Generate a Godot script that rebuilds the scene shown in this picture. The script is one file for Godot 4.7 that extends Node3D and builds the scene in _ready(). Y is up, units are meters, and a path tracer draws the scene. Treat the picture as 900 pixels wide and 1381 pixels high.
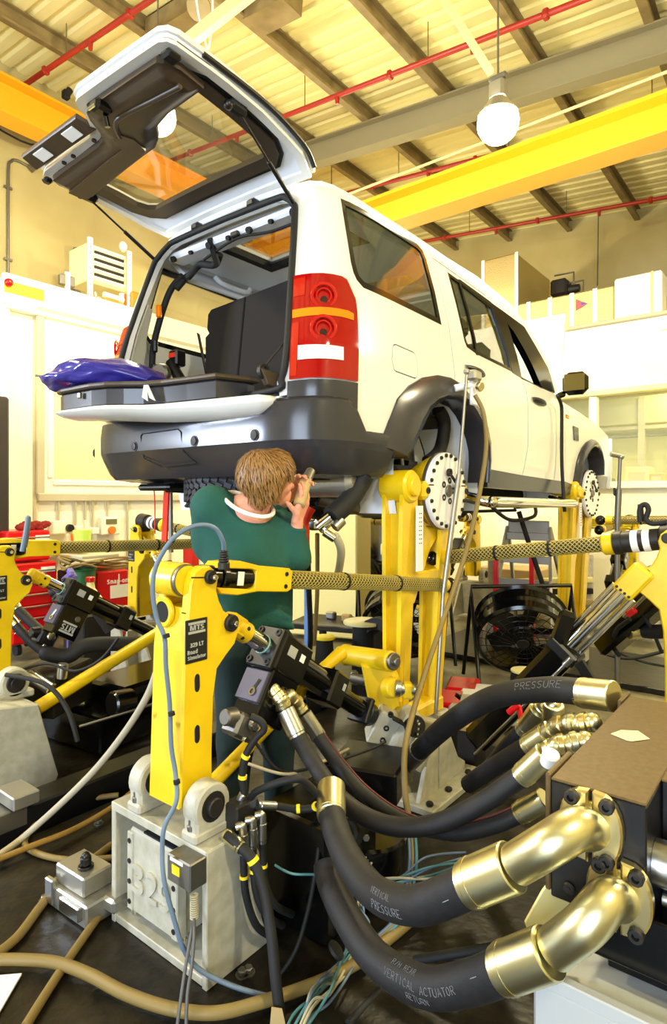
extends Node3D

const FPX := 828.0
const HY := 672.0
const EYE := Vector3(2.593, 1.5, 3.124)
const YAW := 0.669334
var cam_f := Vector3(-sin(YAW), 0, -cos(YAW))
var cam_r := Vector3(cos(YAW), 0, -sin(YAW))
var M := {}
var rng := RandomNumberGenerator.new()
var used := {}


# ---------------------------------------------------------------- places measured from the photograph
func ray(px: float, py: float) -> Vector3:
	return cam_f + cam_r * ((px - 450.0) / FPX) + Vector3.UP * ((HY - py) / FPX)

func P(px: float, py: float, d: float) -> Vector3:
	return EYE + ray(px, py) * d

func PX(px: float, py: float, x: float) -> Vector3:
	var r := ray(px, py)
	return EYE + r * ((x - EYE.x) / r.x)

func PY(px: float, py: float, y: float) -> Vector3:
	var r := ray(px, py)
	return EYE + r * ((y - EYE.y) / r.y)

func PZ(px: float, py: float, z: float) -> Vector3:
	var r := ray(px, py)
	return EYE + r * ((z - EYE.z) / r.z)


# ---------------------------------------------------------------- mesh builder
class MB:
	var v := PackedVector3Array()
	var n := PackedVector3Array()

	func tri(a: Vector3, b: Vector3, c: Vector3, na: Vector3, nb: Vector3, nc: Vector3) -> void:
		if (b - a).cross(c - a).dot(na + nb + nc) > 0.0:
			v.append(a); v.append(c); v.append(b)
			n.append(na); n.append(nc); n.append(nb)
		else:
			v.append(a); v.append(b); v.append(c)
			n.append(na); n.append(nb); n.append(nc)

	func quad(a: Vector3, b: Vector3, c: Vector3, d: Vector3, out: Vector3) -> void:
		var m := (b - a).cross(c - a) + (c - a).cross(d - a)
		if m.length_squared() < 1e-16:
			return
		m = m.normalized()
		if m.dot(out) < 0.0:
			m = -m
		tri(a, b, c, m, m, m)
		tri(a, c, d, m, m, m)

	func quadn(a: Vector3, b: Vector3, c: Vector3, d: Vector3, na: Vector3, nb: Vector3, nc: Vector3, nd: Vector3) -> void:
		tri(a, b, c, na, nb, nc)
		tri(a, c, d, na, nc, nd)

	func quad2(a: Vector3, b: Vector3, c: Vector3, d: Vector3) -> MB:
		quad(a, b, c, d, (b - a).cross(c - a))
		return self

	func box(t: Transform3D, s: Vector3, b := 0.0) -> MB:
		var h := s * 0.5
		b = minf(b, minf(h.x, minf(h.y, h.z)) * 0.9)
		for ax in 3:
			var a1 := (ax + 1) % 3
			var a2 := (ax + 2) % 3
			for sg in [-1.0, 1.0]:
				var q := []
				for k in [[-1, -1], [1, -1], [1, 1], [-1, 1]]:
					var p := Vector3.ZERO
					p[ax] = sg * h[ax]
					p[a1] = k[0] * (h[a1] - b)
					p[a2] = k[1] * (h[a2] - b)
					q.append(t * p)
				var o := Vector3.ZERO
				o[ax] = sg
				quad(q[0], q[1], q[2], q[3], t.basis * o)
		if b > 0.0:
			for ax in 3:
				var a1 := (ax + 1) % 3
				var a2 := (ax + 2) % 3
				for s1 in [-1.0, 1.0]:
					for s2 in [-1.0, 1.0]:
						var q := []
						for k in [[0, -1], [0, 1], [1, 1], [1, -1]]:
							var p := Vector3.ZERO
							p[ax] = k[1] * (h[ax] - b)
							p[a1] = s1 * (h[a1] - (b if k[0] else 0.0))
							p[a2] = s2 * (h[a2] - (0.0 if k[0] else b))
							q.append(t * p)
						var o := Vector3.ZERO
						o[a1] = s1
						o[a2] = s2
						quad(q[0], q[1], q[2], q[3], t.basis * o)
			for sx in [-1.0, 1.0]:
				for sy in [-1.0, 1.0]:
					for sz in [-1.0, 1.0]:
						var c := Vector3(sx * h.x, sy * h.y, sz * h.z)
						var o: Vector3 = (t.basis * Vector3(sx, sy, sz)).normalized()
						tri(t * (c - Vector3(0, sy * b, sz * b)), t * (c - Vector3(sx * b, 0, sz * b)), t * (c - Vector3(sx * b, sy * b, 0)), o, o, o)
		return self

	func bx(c: Vector3, s: Vector3, b := 0.0, yaw := 0.0) -> MB:
		return box(Transform3D(Basis(Vector3.UP, yaw), c), s, b)

	static func along(a: Vector3, b: Vector3, hint := Vector3.UP) -> Transform3D:   # local Y runs from a to b
		var y := (b - a).normalized()
		var x := hint.cross(y)
		if x.length() < 0.01:
			x = Vector3.RIGHT.cross(y)
			if x.length() < 0.01:
				x = Vector3.BACK.cross(y)
		x = x.normalized()
		return Transform3D(Basis(x, y, x.cross(y)), a)

	func beam(a: Vector3, b: Vector3, w: float, h: float, bev := 0.0, hint := Vector3.UP) -> MB:   # a bar from a to b, h along the hint
		var t := along(a, b, hint)
		t.origin = (a + b) * 0.5
		return box(t, Vector3(w, a.distance_to(b), h), bev)

	func lathe(t: Transform3D, prof: Array, seg := 16, smooth := false) -> MB:   # prof: Vector2(radius, height)
		var cs := []
		for k in seg + 1:
			cs.append(Vector2(cos(TAU * k / seg), sin(TAU * k / seg)))
		var nr := []
		for i in prof.size() - 1:
			var e: Vector2 = prof[i + 1] - prof[i]
			nr.append(Vector2(e.y, -e.x).normalized())
		for i in prof.size() - 1:
			if prof[i].distance_to(prof[i + 1]) < 1e-6:
				continue
			var n0: Vector2 = nr[i]
			var n1: Vector2 = nr[i]
			if smooth:
				if i > 0: n0 = (nr[i - 1] + nr[i]).normalized()
				if i < nr.size() - 1: n1 = (nr[i + 1] + nr[i]).normalized()
			for k in seg:
				var p := []
				var q := []
				for w in [[i, k, n0], [i, k + 1, n0], [i + 1, k + 1, n1], [i + 1, k, n1]]:
					var r: Vector2 = prof[w[0]]
					var c: Vector2 = cs[w[1]]
					p.append(t * Vector3(r.x * c.x, r.y, r.x * c.y))
					q.append((t.basis * Vector3(w[2].x * c.x, w[2].y, w[2].x * c.y)).normalized())
				if prof[i].x > 1e-6:
					tri(p[0], p[1], p[2], q[0], q[1], q[2])
				if prof[i + 1].x > 1e-6:
					tri(p[0], p[2], p[3], q[0], q[2], q[3])
		return self

	func cyl(a: Vector3, b: Vector3, r: float, r2 := -1.0, seg := 16, bev := 0.0) -> MB:
		if r2 < 0.0: r2 = r
		var l := a.distance_to(b)
		var prof := [Vector2(0, 0)]
		if bev > 0.0:
			prof.append_array([Vector2(r - bev, 0), Vector2(r, bev), Vector2(r2, l - bev), Vector2(r2 - bev, l)])
		else:
			prof.append_array([Vector2(r, 0), Vector2(r2, l)])
		prof.append(Vector2(0, l))
		return lathe(along(a, b), prof, seg)

	func ring(a: Vector3, b: Vector3, r: float, ri: float, seg := 20, bev := 0.0) -> MB:   # a pipe with a bore
		var l := a.distance_to(b)
		return lathe(along(a, b), [Vector2(ri, 0), Vector2(r - bev, 0), Vector2(r, bev), Vector2(r, l - bev), Vector2(r - bev, l), Vector2(ri, l), Vector2(ri, 0)], seg)

	func ball(c: Vector3, r: Vector3, seg := 14) -> MB:
		var prof := []
		var m := maxi(4, seg / 2)
		for i in m + 1:
			var a := -PI / 2 + PI * i / m
			prof.append(Vector2(maxf(0.0, cos(a)), sin(a)))
		return lathe(Transform3D(Basis.from_scale(r), c), prof, seg, true)

	static func spline(pts: Array, sub := 8) -> PackedVector3Array:
		var o := PackedVector3Array()
		var m := pts.size()
		for i in m - 1:
			var p0: Vector3 = pts[maxi(i - 1, 0)]
			var p1: Vector3 = pts[i]
			var p2: Vector3 = pts[i + 1]
			var p3: Vector3 = pts[mini(i + 2, m - 1)]
			for k in sub:
				o.append(p1.cubic_interpolate(p2, p0, p3, float(k) / sub))
		o.append(pts[m - 1])
		return o

	func tube(pts: Array, r: float, seg := 10, sub := 8, r2 := -1.0) -> MB:   # a hose through the points
		var p := spline(pts, sub) if sub > 1 else PackedVector3Array(pts)
		var m := p.size()
		var x := Vector3.ZERO
		var last := []
		for i in m:
			var y := (p[mini(i + 1, m - 1)] - p[maxi(i - 1, 0)]).normalized()
			if i == 0:
				x = along(p[0], p[0] + y).basis.x
			x = (x - y * x.dot(y)).normalized()
			var z := x.cross(y)
			var rr := r if r2 < 0.0 else lerpf(r, r2, float(i) / (m - 1))
			var now := []
			for k in seg:
				var d := x * cos(TAU * k / seg) + z * sin(TAU * k / seg)
				now.append([p[i] + d * rr, d])
			if i > 0:
				for k in seg:
					var a: Array = last[k]
					var b: Array = last[(k + 1) % seg]
					var c: Array = now[(k + 1) % seg]
					var d: Array = now[k]
					quadn(a[0], b[0], c[0], d[0], a[1], b[1], c[1], d[1])
			if i == 0 or i == m - 1:
				var o := -y if i == 0 else y
				for k in seg:
					tri(p[i], now[k][0], now[(k + 1) % seg][0], o, o, o)
			last = now
		return self

	func prism(poly: Array, t: Transform3D, z0: float, z1: float, bev := 0.0) -> MB:   # a polygon in the local XY plane, pushed along Z
		var pg := PackedVector2Array(poly)
		if Geometry2D.is_polygon_clockwise(pg):
			pg.reverse()
		var m := pg.size()
		var inn := PackedVector2Array()
		for i in m:
			var d0 := (pg[i] - pg[(i + m - 1) % m]).normalized()
			var d1 := (pg[(i + 1) % m] - pg[i]).normalized()
			var n0 := Vector2(-d0.y, d0.x)
			var n1 := Vector2(-d1.y, d1.x)
			var k := n0 + n1
			inn.append(pg[i] + k * (bev / maxf(0.35, 0.5 * k.length_squared())))
		var levels := [[inn, z0], [pg, z0 + bev], [pg, z1 - bev], [inn, z1]] if bev > 0.0 else [[pg, z0], [pg, z1]]
		for l in levels.size() - 1:
			var a: PackedVector2Array = levels[l][0]
			var b: PackedVector2Array = levels[l + 1][0]
			for i in m:
				var j := (i + 1) % m
				var e := pg[j] - pg[i]
				var oz := 0.0
				if bev > 0.0: oz = -0.7 if l == 0 else (0.7 if l == 2 else 0.0)
				quad(t * Vector3(a[i].x, a[i].y, levels[l][1]), t * Vector3(a[j].x, a[j].y, levels[l][1]), t * Vector3(b[j].x, b[j].y, levels[l + 1][1]), t * Vector3(b[i].x, b[i].y, levels[l + 1][1]), t.basis * Vector3(e.y, -e.x, 0).normalized() + t.basis * Vector3(0, 0, oz))
		var ix := Geometry2D.triangulate_polygon(inn if bev > 0.0 else pg)
		var cap := inn if bev > 0.0 else pg
		if ix.is_empty(): ix = Geometry2D.triangulate_polygon(pg)
		for w in [[z0, -1.0], [z1, 1.0]]:
			var o := (t.basis * Vector3(0, 0, w[1])).normalized()
			for i in range(0, ix.size(), 3):
				tri(t * Vector3(cap[ix[i]].x, cap[ix[i]].y, w[0]), t * Vector3(cap[ix[i + 1]].x, cap[ix[i + 1]].y, w[0]), t * Vector3(cap[ix[i + 2]].x, cap[ix[i + 2]].y, w[0]), o, o, o)
		return self

	func loft(rings: Array, caps := true) -> MB:   # rings of as many points each, smooth round and along
		var m: int = rings[0].size()
		var cen := []
		for r in rings:
			var c := Vector3.ZERO
			for q in r: c += q
			cen.append(c / m)
		var nn := []
		for i in rings.size():
			var row := []
			for k in m:
				var a: Vector3 = rings[i][(k + 1) % m] - rings[i][(k + m - 1) % m]
				var b: Vector3 = rings[mini(i + 1, rings.size() - 1)][k] - rings[maxi(i - 1, 0)][k]
				var o := a.cross(b)
				if o.dot(rings[i][k] - cen[i]) < 0.0: o = -o
				row.append(o.normalized())
			nn.append(row)
		for i in rings.size() - 1:
			for k in m:
				var j := (k + 1) % m
				quadn(rings[i][k], rings[i][j], rings[i + 1][j], rings[i + 1][k], nn[i][k], nn[i][j], nn[i + 1][j], nn[i + 1][k])
		if caps:
			for e in [[0, 1], [rings.size() - 1, rings.size() - 2]]:
				var o: Vector3 = (cen[e[0]] - cen[e[1]]).normalized()
				for k in m:
					tri(cen[e[0]], rings[e[0]][k], rings[e[0]][(k + 1) % m], o, o, o)
		return self

	func bolt(p: Vector3, d: Vector3, r: float, h: float, seg := 6) -> MB:
		return cyl(p, p + d.normalized() * h, r, -1, seg, minf(r, h) * 0.2)

	func socket(p: Vector3, d: Vector3, r: float, h: float) -> MB:   # a cap screw with its hexagon hole
		d = d.normalized()
		return lathe(along(p, p + d), [Vector2(r, 0), Vector2(r, h * 0.85), Vector2(r * 0.85, h), Vector2(r * 0.5, h), Vector2(r * 0.45, h * 0.4), Vector2(0, h * 0.4)], 10)

	# a sheet over a 2D region (with holes) laid on a curved surface: map(point, offset along the normal)
	func skin(outer: PackedVector2Array, holes: Array, map: Callable, cell: float, thick: float) -> MB:
		var lo := outer[0]
		var hi := outer[0]
		for p in outer:
			lo = lo.min(p)
			hi = hi.max(p)
		var xs := [lo.x - 0.001, hi.x + 0.001]
		var cuts := maxi(1, ceili((hi.x - lo.x) / cell))
		for i in range(1, cuts): xs.append(lerpf(lo.x, hi.x, float(i) / cuts))
		for h in holes:
			var a: Vector2 = h[0]
			var b: Vector2 = h[0]
			for p in h:
				a = a.min(p)
				b = b.max(p)
			xs.append((a.x + b.x) * 0.5 + 0.0007)
		xs.sort()
		var rows := maxi(1, ceili((hi.y - lo.y) / cell))
		for i in xs.size() - 1:
			if xs[i + 1] - xs[i] < 1e-5: continue
			var rect := PackedVector2Array([Vector2(xs[i], lo.y - 1), Vector2(xs[i + 1], lo.y - 1), Vector2(xs[i + 1], hi.y + 1), Vector2(xs[i], hi.y + 1)])
			var ps := Geometry2D.intersect_polygons(outer, rect)
			for h in holes:
				var nx: Array[PackedVector2Array] = []
				for p in ps: nx.append_array(Geometry2D.clip_polygons(p, h))
				ps = nx
			for k in rows:
				var y0 := lerpf(lo.y, hi.y, float(k) / rows) - (0.001 if k == 0 else 0.0)
				var y1 := lerpf(lo.y, hi.y, float(k + 1) / rows) + (0.001 if k == rows - 1 else 0.0)
				var rr := PackedVector2Array([Vector2(xs[i] - 1, y0), Vector2(xs[i + 1] + 1, y0), Vector2(xs[i + 1] + 1, y1), Vector2(xs[i] - 1, y1)])
				for p in ps:
					for q in Geometry2D.intersect_polygons(p, rr):
						if Geometry2D.is_polygon_clockwise(q): continue
						var ix := Geometry2D.triangulate_polygon(q)
						if ix.is_empty(): continue
						var top := []
						var bot := []
						var nn := []
						for w in q:
							var o: Vector3 = map.call(w, 0.0)
							var e1: Vector3 = map.call(w + Vector2(0.002, 0), 0.0) - o
							var e2: Vector3 = map.call(w + Vector2(0, 0.002), 0.0) - o
							var up: Vector3 = map.call(w, 0.01) - o
							var m := e1.cross(e2).normalized()
							if m.dot(up) < 0.0: m = -m
							top.append(o)
							nn.append(m)
							if thick > 0.0: bot.append(map.call(w, -thick))
						for t in range(0, ix.size(), 3):
							var a := ix[t]
							var b := ix[t + 1]
							var c := ix[t + 2]
							tri(top[a], top[b], top[c], nn[a], nn[b], nn[c])
							if thick > 0.0: tri(bot[a], bot[b], bot[c], -nn[a], -nn[b], -nn[c])
		if thick > 0.0:
			for l in [outer] + holes:
				var inside := -1.0 if l == outer else 1.0
				var cw := Geometry2D.is_polygon_clockwise(l)
				for i in l.size():
					var a: Vector2 = l[i]
					var b: Vector2 = l[(i + 1) % l.size()]
					var m := maxi(1, ceili(a.distance_to(b) / cell))
					for k in m:
						var p := a.lerp(b, float(k) / m)
						var q := a.lerp(b, float(k + 1) / m)
						var e := q - p
						var s := Vector2(-e.y, e.x).normalized() * (1.0 if not cw else -1.0) * inside
						var mid := (p + q) * 0.5
						quad(map.call(p, 0.0), map.call(q, 0.0), map.call(q, -thick), map.call(p, -thick), map.call(mid + s * 0.003, 0.0) - map.call(mid, 0.0))
		return self

	func add(o: MB, t := Transform3D()) -> MB:
		for i in o.v.size():
			v.append(t * o.v[i])
			n.append((t.basis * o.n[i]).normalized())
		return self

	func mesh() -> ArrayMesh:
		var a := []
		a.resize(Mesh.ARRAY_MAX)
		a[Mesh.ARRAY_VERTEX] = v
		a[Mesh.ARRAY_NORMAL] = n
		var m := ArrayMesh.new()
		m.add_surface_from_arrays(Mesh.PRIMITIVE_TRIANGLES, a)
		return m


# ---------------------------------------------------------------- objects
func numbered(called: String) -> String:
	var k: int = used.get(called, 0)
	used[called] = k + 1
	return called if k == 0 else "%s_%03d" % [called, k]

func tag(o: Node, label: String, category: String, group := "", kind := "") -> Node:
	o.set_meta("label", label)
	o.set_meta("category", category)
	if group: o.set_meta("group", group)
	if kind: o.set_meta("kind", kind)
	return o

func obj(called: String, m: MB, material: Material, parent: Node = null) -> MeshInstance3D:
	var o := MeshInstance3D.new()
	o.mesh = m.mesh()
	o.material_override = material
	put(o, called, parent)
	if parent is Node3D and parent.has_meta("base"):
		o.position = -(parent.get_meta("base") as Vector3)
	return o

func put(o: Node3D, called: String, parent: Node = null) -> void:
	if parent == null:
		o.name = numbered(called)
		add_child(o, true)
	else:
		var key := "%s/%s" % [str(parent.get_path()), called]
		var k: int = used.get(key, 0)
		used[key] = k + 1
		o.name = called if k == 0 else "%s_%03d" % [called, k]
		parent.add_child(o, true)

func one(called: String, m: MB, material: Material, label: String, category: String, group := "") -> MeshInstance3D:
	var o := obj(called, m, material)
	tag(o, label, category, group)
	return o

func thing(called: String, label: String, category: String, at := Vector3.ZERO, group := "") -> Node3D:   # parts are given in world coordinates
	var o := Node3D.new()
	o.position = at
	o.set_meta("base", at)
	put(o, called)
	tag(o, label, category, group)
	return o

func struct(called: String, m: MB, material: Material) -> MeshInstance3D:
	var o := obj(called, m, material)
	o.set_meta("kind", "structure")
	return o

func words(text: String, t: Transform3D, h: float, material: Material, parent: Node, called := "lettering", depth := 0.002) -> void:   # raised letters, x to the right, z out
	var tm := TextMesh.new()
	tm.text = text
	var f := SystemFont.new()
	f.font_names = PackedStringArray(["Droid Sans"])
	f.font_weight = 700
	tm.font = f
	tm.font_size = 32
	tm.pixel_size = h / 23.0
	tm.depth = depth
	tm.curve_step = 4.0
	var o := MeshInstance3D.new()
	o.mesh = tm
	o.material_override = material
	o.transform = t
	put(o, called, parent)
	if parent and parent.has_meta("base"): o.position -= parent.get_meta("base") as Vector3

func mat(key: String, c: Color, rough: float, metal := 0.0) -> StandardMaterial3D:
	if M.has(key): return M[key]
	var m := StandardMaterial3D.new()
	m.albedo_color = c
	m.roughness = rough
	m.metallic = metal
	m.resource_name = key
	M[key] = m
	return m

func noise(freq: float, oct := 3, lo := Color.BLACK, hi := Color.WHITE, size := 512, sd := 1, normal := false, strength := 4.0) -> NoiseTexture2D:
	var f := FastNoiseLite.new()
	f.frequency = freq
	f.fractal_octaves = oct
	f.seed = sd
	var t := NoiseTexture2D.new()
	t.width = size
	t.height = size
	t.seamless = true
	t.noise = f
	if normal:
		t.as_normal_map = true
		t.bump_strength = strength
	else:
		var g := Gradient.new()
		g.set_color(0, lo)
		g.set_color(1, hi)
		t.color_ramp = g
	return t

func rough_up(m: StandardMaterial3D, tex: Texture2D, scale: float, bump: Texture2D = null, amount := 0.3) -> void:   # mottled colour over the object
	m.uv1_triplanar = true
	m.uv1_world_triplanar = true
	m.uv1_scale = Vector3.ONE * scale
	if tex: m.albedo_texture = tex
	if bump:
		m.normal_enabled = true
		m.normal_texture = bump
		m.normal_scale = amount


func _ready() -> void:
	rng.seed = 7
	camera_and_light()
	materials()
	build_setting()
	build_crane_and_lamps()
	build_cabins()
	build_car()
	build_rigs()
	build_hydraulics()
	build_background()
	build_person()
	build_loose_cables()


func camera_and_light() -> void:
	var cam := Camera3D.new()
	cam.name = "camera"
	cam.position = EYE
	cam.rotation.y = YAW
	cam.set_frustum(1381.0 / FPX * 0.05, Vector2(0, -18.5 / FPX * 0.05), 0.05, 60.0)
	cam.keep_aspect = Camera3D.KEEP_HEIGHT
	add_child(cam)
	cam.current = true
	var we := WorldEnvironment.new()
	we.name = "world_environment"
	var e := Environment.new()
	e.background_mode = Environment.BG_COLOR
	e.background_color = Color(0.55, 0.62, 0.72)
	e.tonemap_mode = Environment.TONE_MAPPER_LINEAR
	e.tonemap_exposure = 1.0
	e.sdfgi_enabled = true
	e.ssao_enabled = true
	e.ssil_enabled = true
	we.environment = e
	add_child(we)
	# unseen cool light behind the photographer, placed to light the car
	var cool_light := AreaLight3D.new()
	cool_light.name = "unseen_rear_light"
	cool_light.area_size = Vector2(4.2, 3.4)
	cool_light.light_color = Color(0.86, 0.92, 1.0)
	cool_light.light_energy = 60.0
	cool_light.area_range = 30.0
	cool_light.shadow_enabled = true
	add_child(cool_light)
	cool_light.look_at_from_position(Vector3(3.2, 2.0, 7.9), Vector3(3.2, 2.0, 0))
	# unseen cool light at the left wall, placed for the bumper highlight
	var left_light := AreaLight3D.new()
	left_light.name = "unseen_left_light"
	left_light.area_size = Vector2(1.1, 0.9)
	left_light.light_color = Color(0.84, 0.9, 1.0)
	left_light.light_energy = 80.0
	left_light.area_range = 30.0
	left_light.shadow_enabled = true
	add_child(left_light)
	left_light.look_at_from_position(Vector3(-5.45, 2.75, 6.5), Vector3(0.5, 1.9, 1.2))


func materials() -> void:
	var white := mat("white_paint", Color(0.88, 0.88, 0.86), 0.3)
	white.clearcoat_enabled = true
	white.clearcoat = 0.6
	white.clearcoat_roughness = 0.08
	var yel := mat("yellow_paint", Color(0.93, 0.79, 0.05), 0.32)
	yel.clearcoat_enabled = true
	yel.clearcoat = 0.3
	rough_up(yel, noise(0.006, 4, Color(0.93, 0.9, 0.8), Color(1, 1, 1), 512, 4), 1.5)
	mat("crane_yellow", Color(0.9, 0.6, 0.07), 0.45)
	mat("black_plastic", Color(0.19, 0.19, 0.21), 0.22)
	mat("black_gloss", Color(0.03, 0.03, 0.032), 0.15)
	mat("black_satin", Color(0.045, 0.045, 0.05), 0.38)
	mat("black_matt", Color(0.05, 0.05, 0.05), 0.8)
	mat("rubber", Color(0.06, 0.06, 0.06), 0.7)
	var ho := mat("hose", Color(0.115, 0.108, 0.112), 0.62)
	rough_up(ho, noise(0.02, 3, Color(0.75, 0.72, 0.7), Color(1, 1, 1), 256, 9), 5.0, noise(0.2, 2, Color.BLACK, Color.WHITE, 256, 9, true, 2.0), 0.3)
	mat("hose_stripe", Color(0.42, 0.14, 0.12), 0.6)
	mat("trim_brown", Color(0.25, 0.2, 0.14), 0.42)
	mat("carpet", Color(0.11, 0.09, 0.08), 0.95)
	mat("headliner", Color(0.9, 0.91, 0.93), 0.9)
	mat("interior_white", Color(0.88, 0.9, 0.93), 0.45)
	mat("steel", Color(0.72, 0.72, 0.7), 0.3, 1.0)
	mat("chrome", Color(0.88, 0.88, 0.86), 0.08, 1.0)
	mat("dull_steel", Color(0.5, 0.49, 0.46), 0.45, 0.9)
	mat("dark_steel", Color(0.2, 0.19, 0.18), 0.5, 0.6)
	mat("zinc", Color(0.85, 0.82, 0.64), 0.32, 1.0)
	mat("brass", Color(0.86, 0.79, 0.56), 0.32, 1.0)
	var grey := mat("grey_paint", Color(0.74, 0.73, 0.67), 0.5)
	rough_up(grey, noise(0.012, 4, Color(0.86, 0.85, 0.8), Color(1, 1, 1), 512, 3), 2.0)
	mat("plate_white", Color(0.92, 0.92, 0.93), 0.4)
	mat("label_white", Color(0.93, 0.93, 0.9), 0.6)
	mat("label_black", Color(0.08, 0.08, 0.07), 0.5)
	mat("label_yellow", Color(0.96, 0.86, 0.12), 0.6)
	mat("label_grey", Color(0.66, 0.66, 0.62), 0.5)
	mat("red_paint", Color(0.78, 0.03, 0.07), 0.28)
	mat("red_strap", Color(0.86, 0.2, 0.08), 0.8)
	mat("orange", Color(0.95, 0.45, 0.08), 0.5)
	mat("green_bin", Color(0.1, 0.36, 0.2), 0.5)
	mat("blue_cable", Color(0.38, 0.45, 0.53), 0.5)
	mat("teal_cable", Color(0.3, 0.5, 0.52), 0.5)
	mat("blue_bag", Color(0.18, 0.16, 0.52), 0.22)
	mat("tan_hose", Color(0.5, 0.42, 0.22), 0.55)
	mat("pale_hose", Color(0.7, 0.66, 0.56), 0.5)
	mat("amber_hose", Color(0.55, 0.42, 0.16), 0.5)
	mat("aluminium", Color(0.66, 0.65, 0.61), 0.38, 0.8)
	mat("wall_white", Color(0.94, 0.93, 0.85), 0.6)
	mat("cabin_board", Color(0.93, 0.89, 0.62), 0.5)
	var wl := mat("upper_wall", Color(0.72, 0.68, 0.5), 0.85)
	rough_up(wl, noise(0.004, 4, Color(0.9, 0.88, 0.82), Color(1, 1, 1), 512, 2), 0.35)
	mat("roof_sheet", Color(0.84, 0.79, 0.55), 0.6)
	var rs := mat("roof_steel", Color(0.56, 0.49, 0.33), 0.6)
	rough_up(rs, noise(0.01, 4, Color(0.75, 0.72, 0.66), Color(1, 1, 1), 256, 6), 1.0)
	mat("rafter_grey", Color(0.5, 0.47, 0.36), 0.55)
	mat("red_pipe", Color(0.56, 0.11, 0.06), 0.45)
	var fl := mat("floor", Color(0.52, 0.5, 0.4), 0.38)
	rough_up(fl, noise(0.006, 5, Color(0.6, 0.58, 0.52), Color(1, 1, 1), 1024, 5), 0.5, noise(0.03, 4, Color.BLACK, Color.WHITE, 512, 8, true, 2.0), 0.15)
	var bd := mat("bedplate", Color(0.19, 0.17, 0.13), 0.42, 0.3)
	rough_up(bd, noise(0.008, 5, Color(0.35, 0.33, 0.3), Color(1, 0.98, 0.9), 1024, 12), 0.9, noise(0.04, 4, Color.BLACK, Color.WHITE, 512, 13, true, 3.0), 0.25)
	var ru := mat("brown_steel", Color(0.42, 0.35, 0.22), 0.4, 0.4)
	rough_up(ru, noise(0.015, 5, Color(0.86, 0.83, 0.78), Color(1, 1, 1), 512, 15), 6.0)
	mat("foil", Color(0.8, 0.73, 0.5), 0.36, 0.7)
	rough_up(M.foil, null, 2.0, noise(0.05, 4, Color.BLACK, Color.WHITE, 512, 21, true, 6.0), 0.7)
	mat("skin", Color(0.86, 0.6, 0.5), 0.55)
	var gr := mat("green_cloth", Color(0.12, 0.34, 0.3), 0.95)
	rough_up(gr, noise(0.01, 3, Color(0.88, 0.88, 0.88), Color(1, 1, 1), 256, 31), 3.0, noise(0.1, 3, Color.BLACK, Color.WHITE, 256, 32, true, 3.0), 0.3)
	mat("trousers", Color(0.09, 0.17, 0.18), 0.95)
	mat("jeans", Color(0.22, 0.36, 0.48), 0.9)
	var hr := mat("hair", Color(0.5, 0.35, 0.18), 0.5)
	rough_up(hr, noise(0.03, 3, Color(0.55, 0.5, 0.45), Color(1, 1, 1), 256, 33), 8.0)
	mat("lamp_red", Color(0.6, 0.03, 0.035), 0.12)
	mat("lamp_amber", Color(0.95, 0.5, 0.05), 0.15)
	mat("lamp_clear", Color(0.9, 0.9, 0.9), 0.12)
	var gl := mat("tint_glass", Color(0.2, 0.24, 0.15, 0.45), 0.03)
	gl.transparency = BaseMaterial3D.TRANSPARENCY_ALPHA
	var gg := mat("gate_glass", Color(0.5, 0.55, 0.45, 0.16), 0.03)
	gg.transparency = BaseMaterial3D.TRANSPARENCY_ALPHA
	var cg := mat("clear_glass", Color(0.85, 0.92, 0.85, 0.08), 0.03)
	cg.transparency = BaseMaterial3D.TRANSPARENCY_ALPHA
	var lamp := mat("lamp_glow", Color(1, 0.95, 0.8), 0.5)
	lamp.emission_enabled = true
	lamp.emission = Color(1.0, 0.93, 0.7)
	lamp.emission_energy_multiplier = 12.0


# ---------------------------------------------------------------- the hall
func roof_y(x: float) -> float:
	return 6.5 - 0.1 * x

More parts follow.
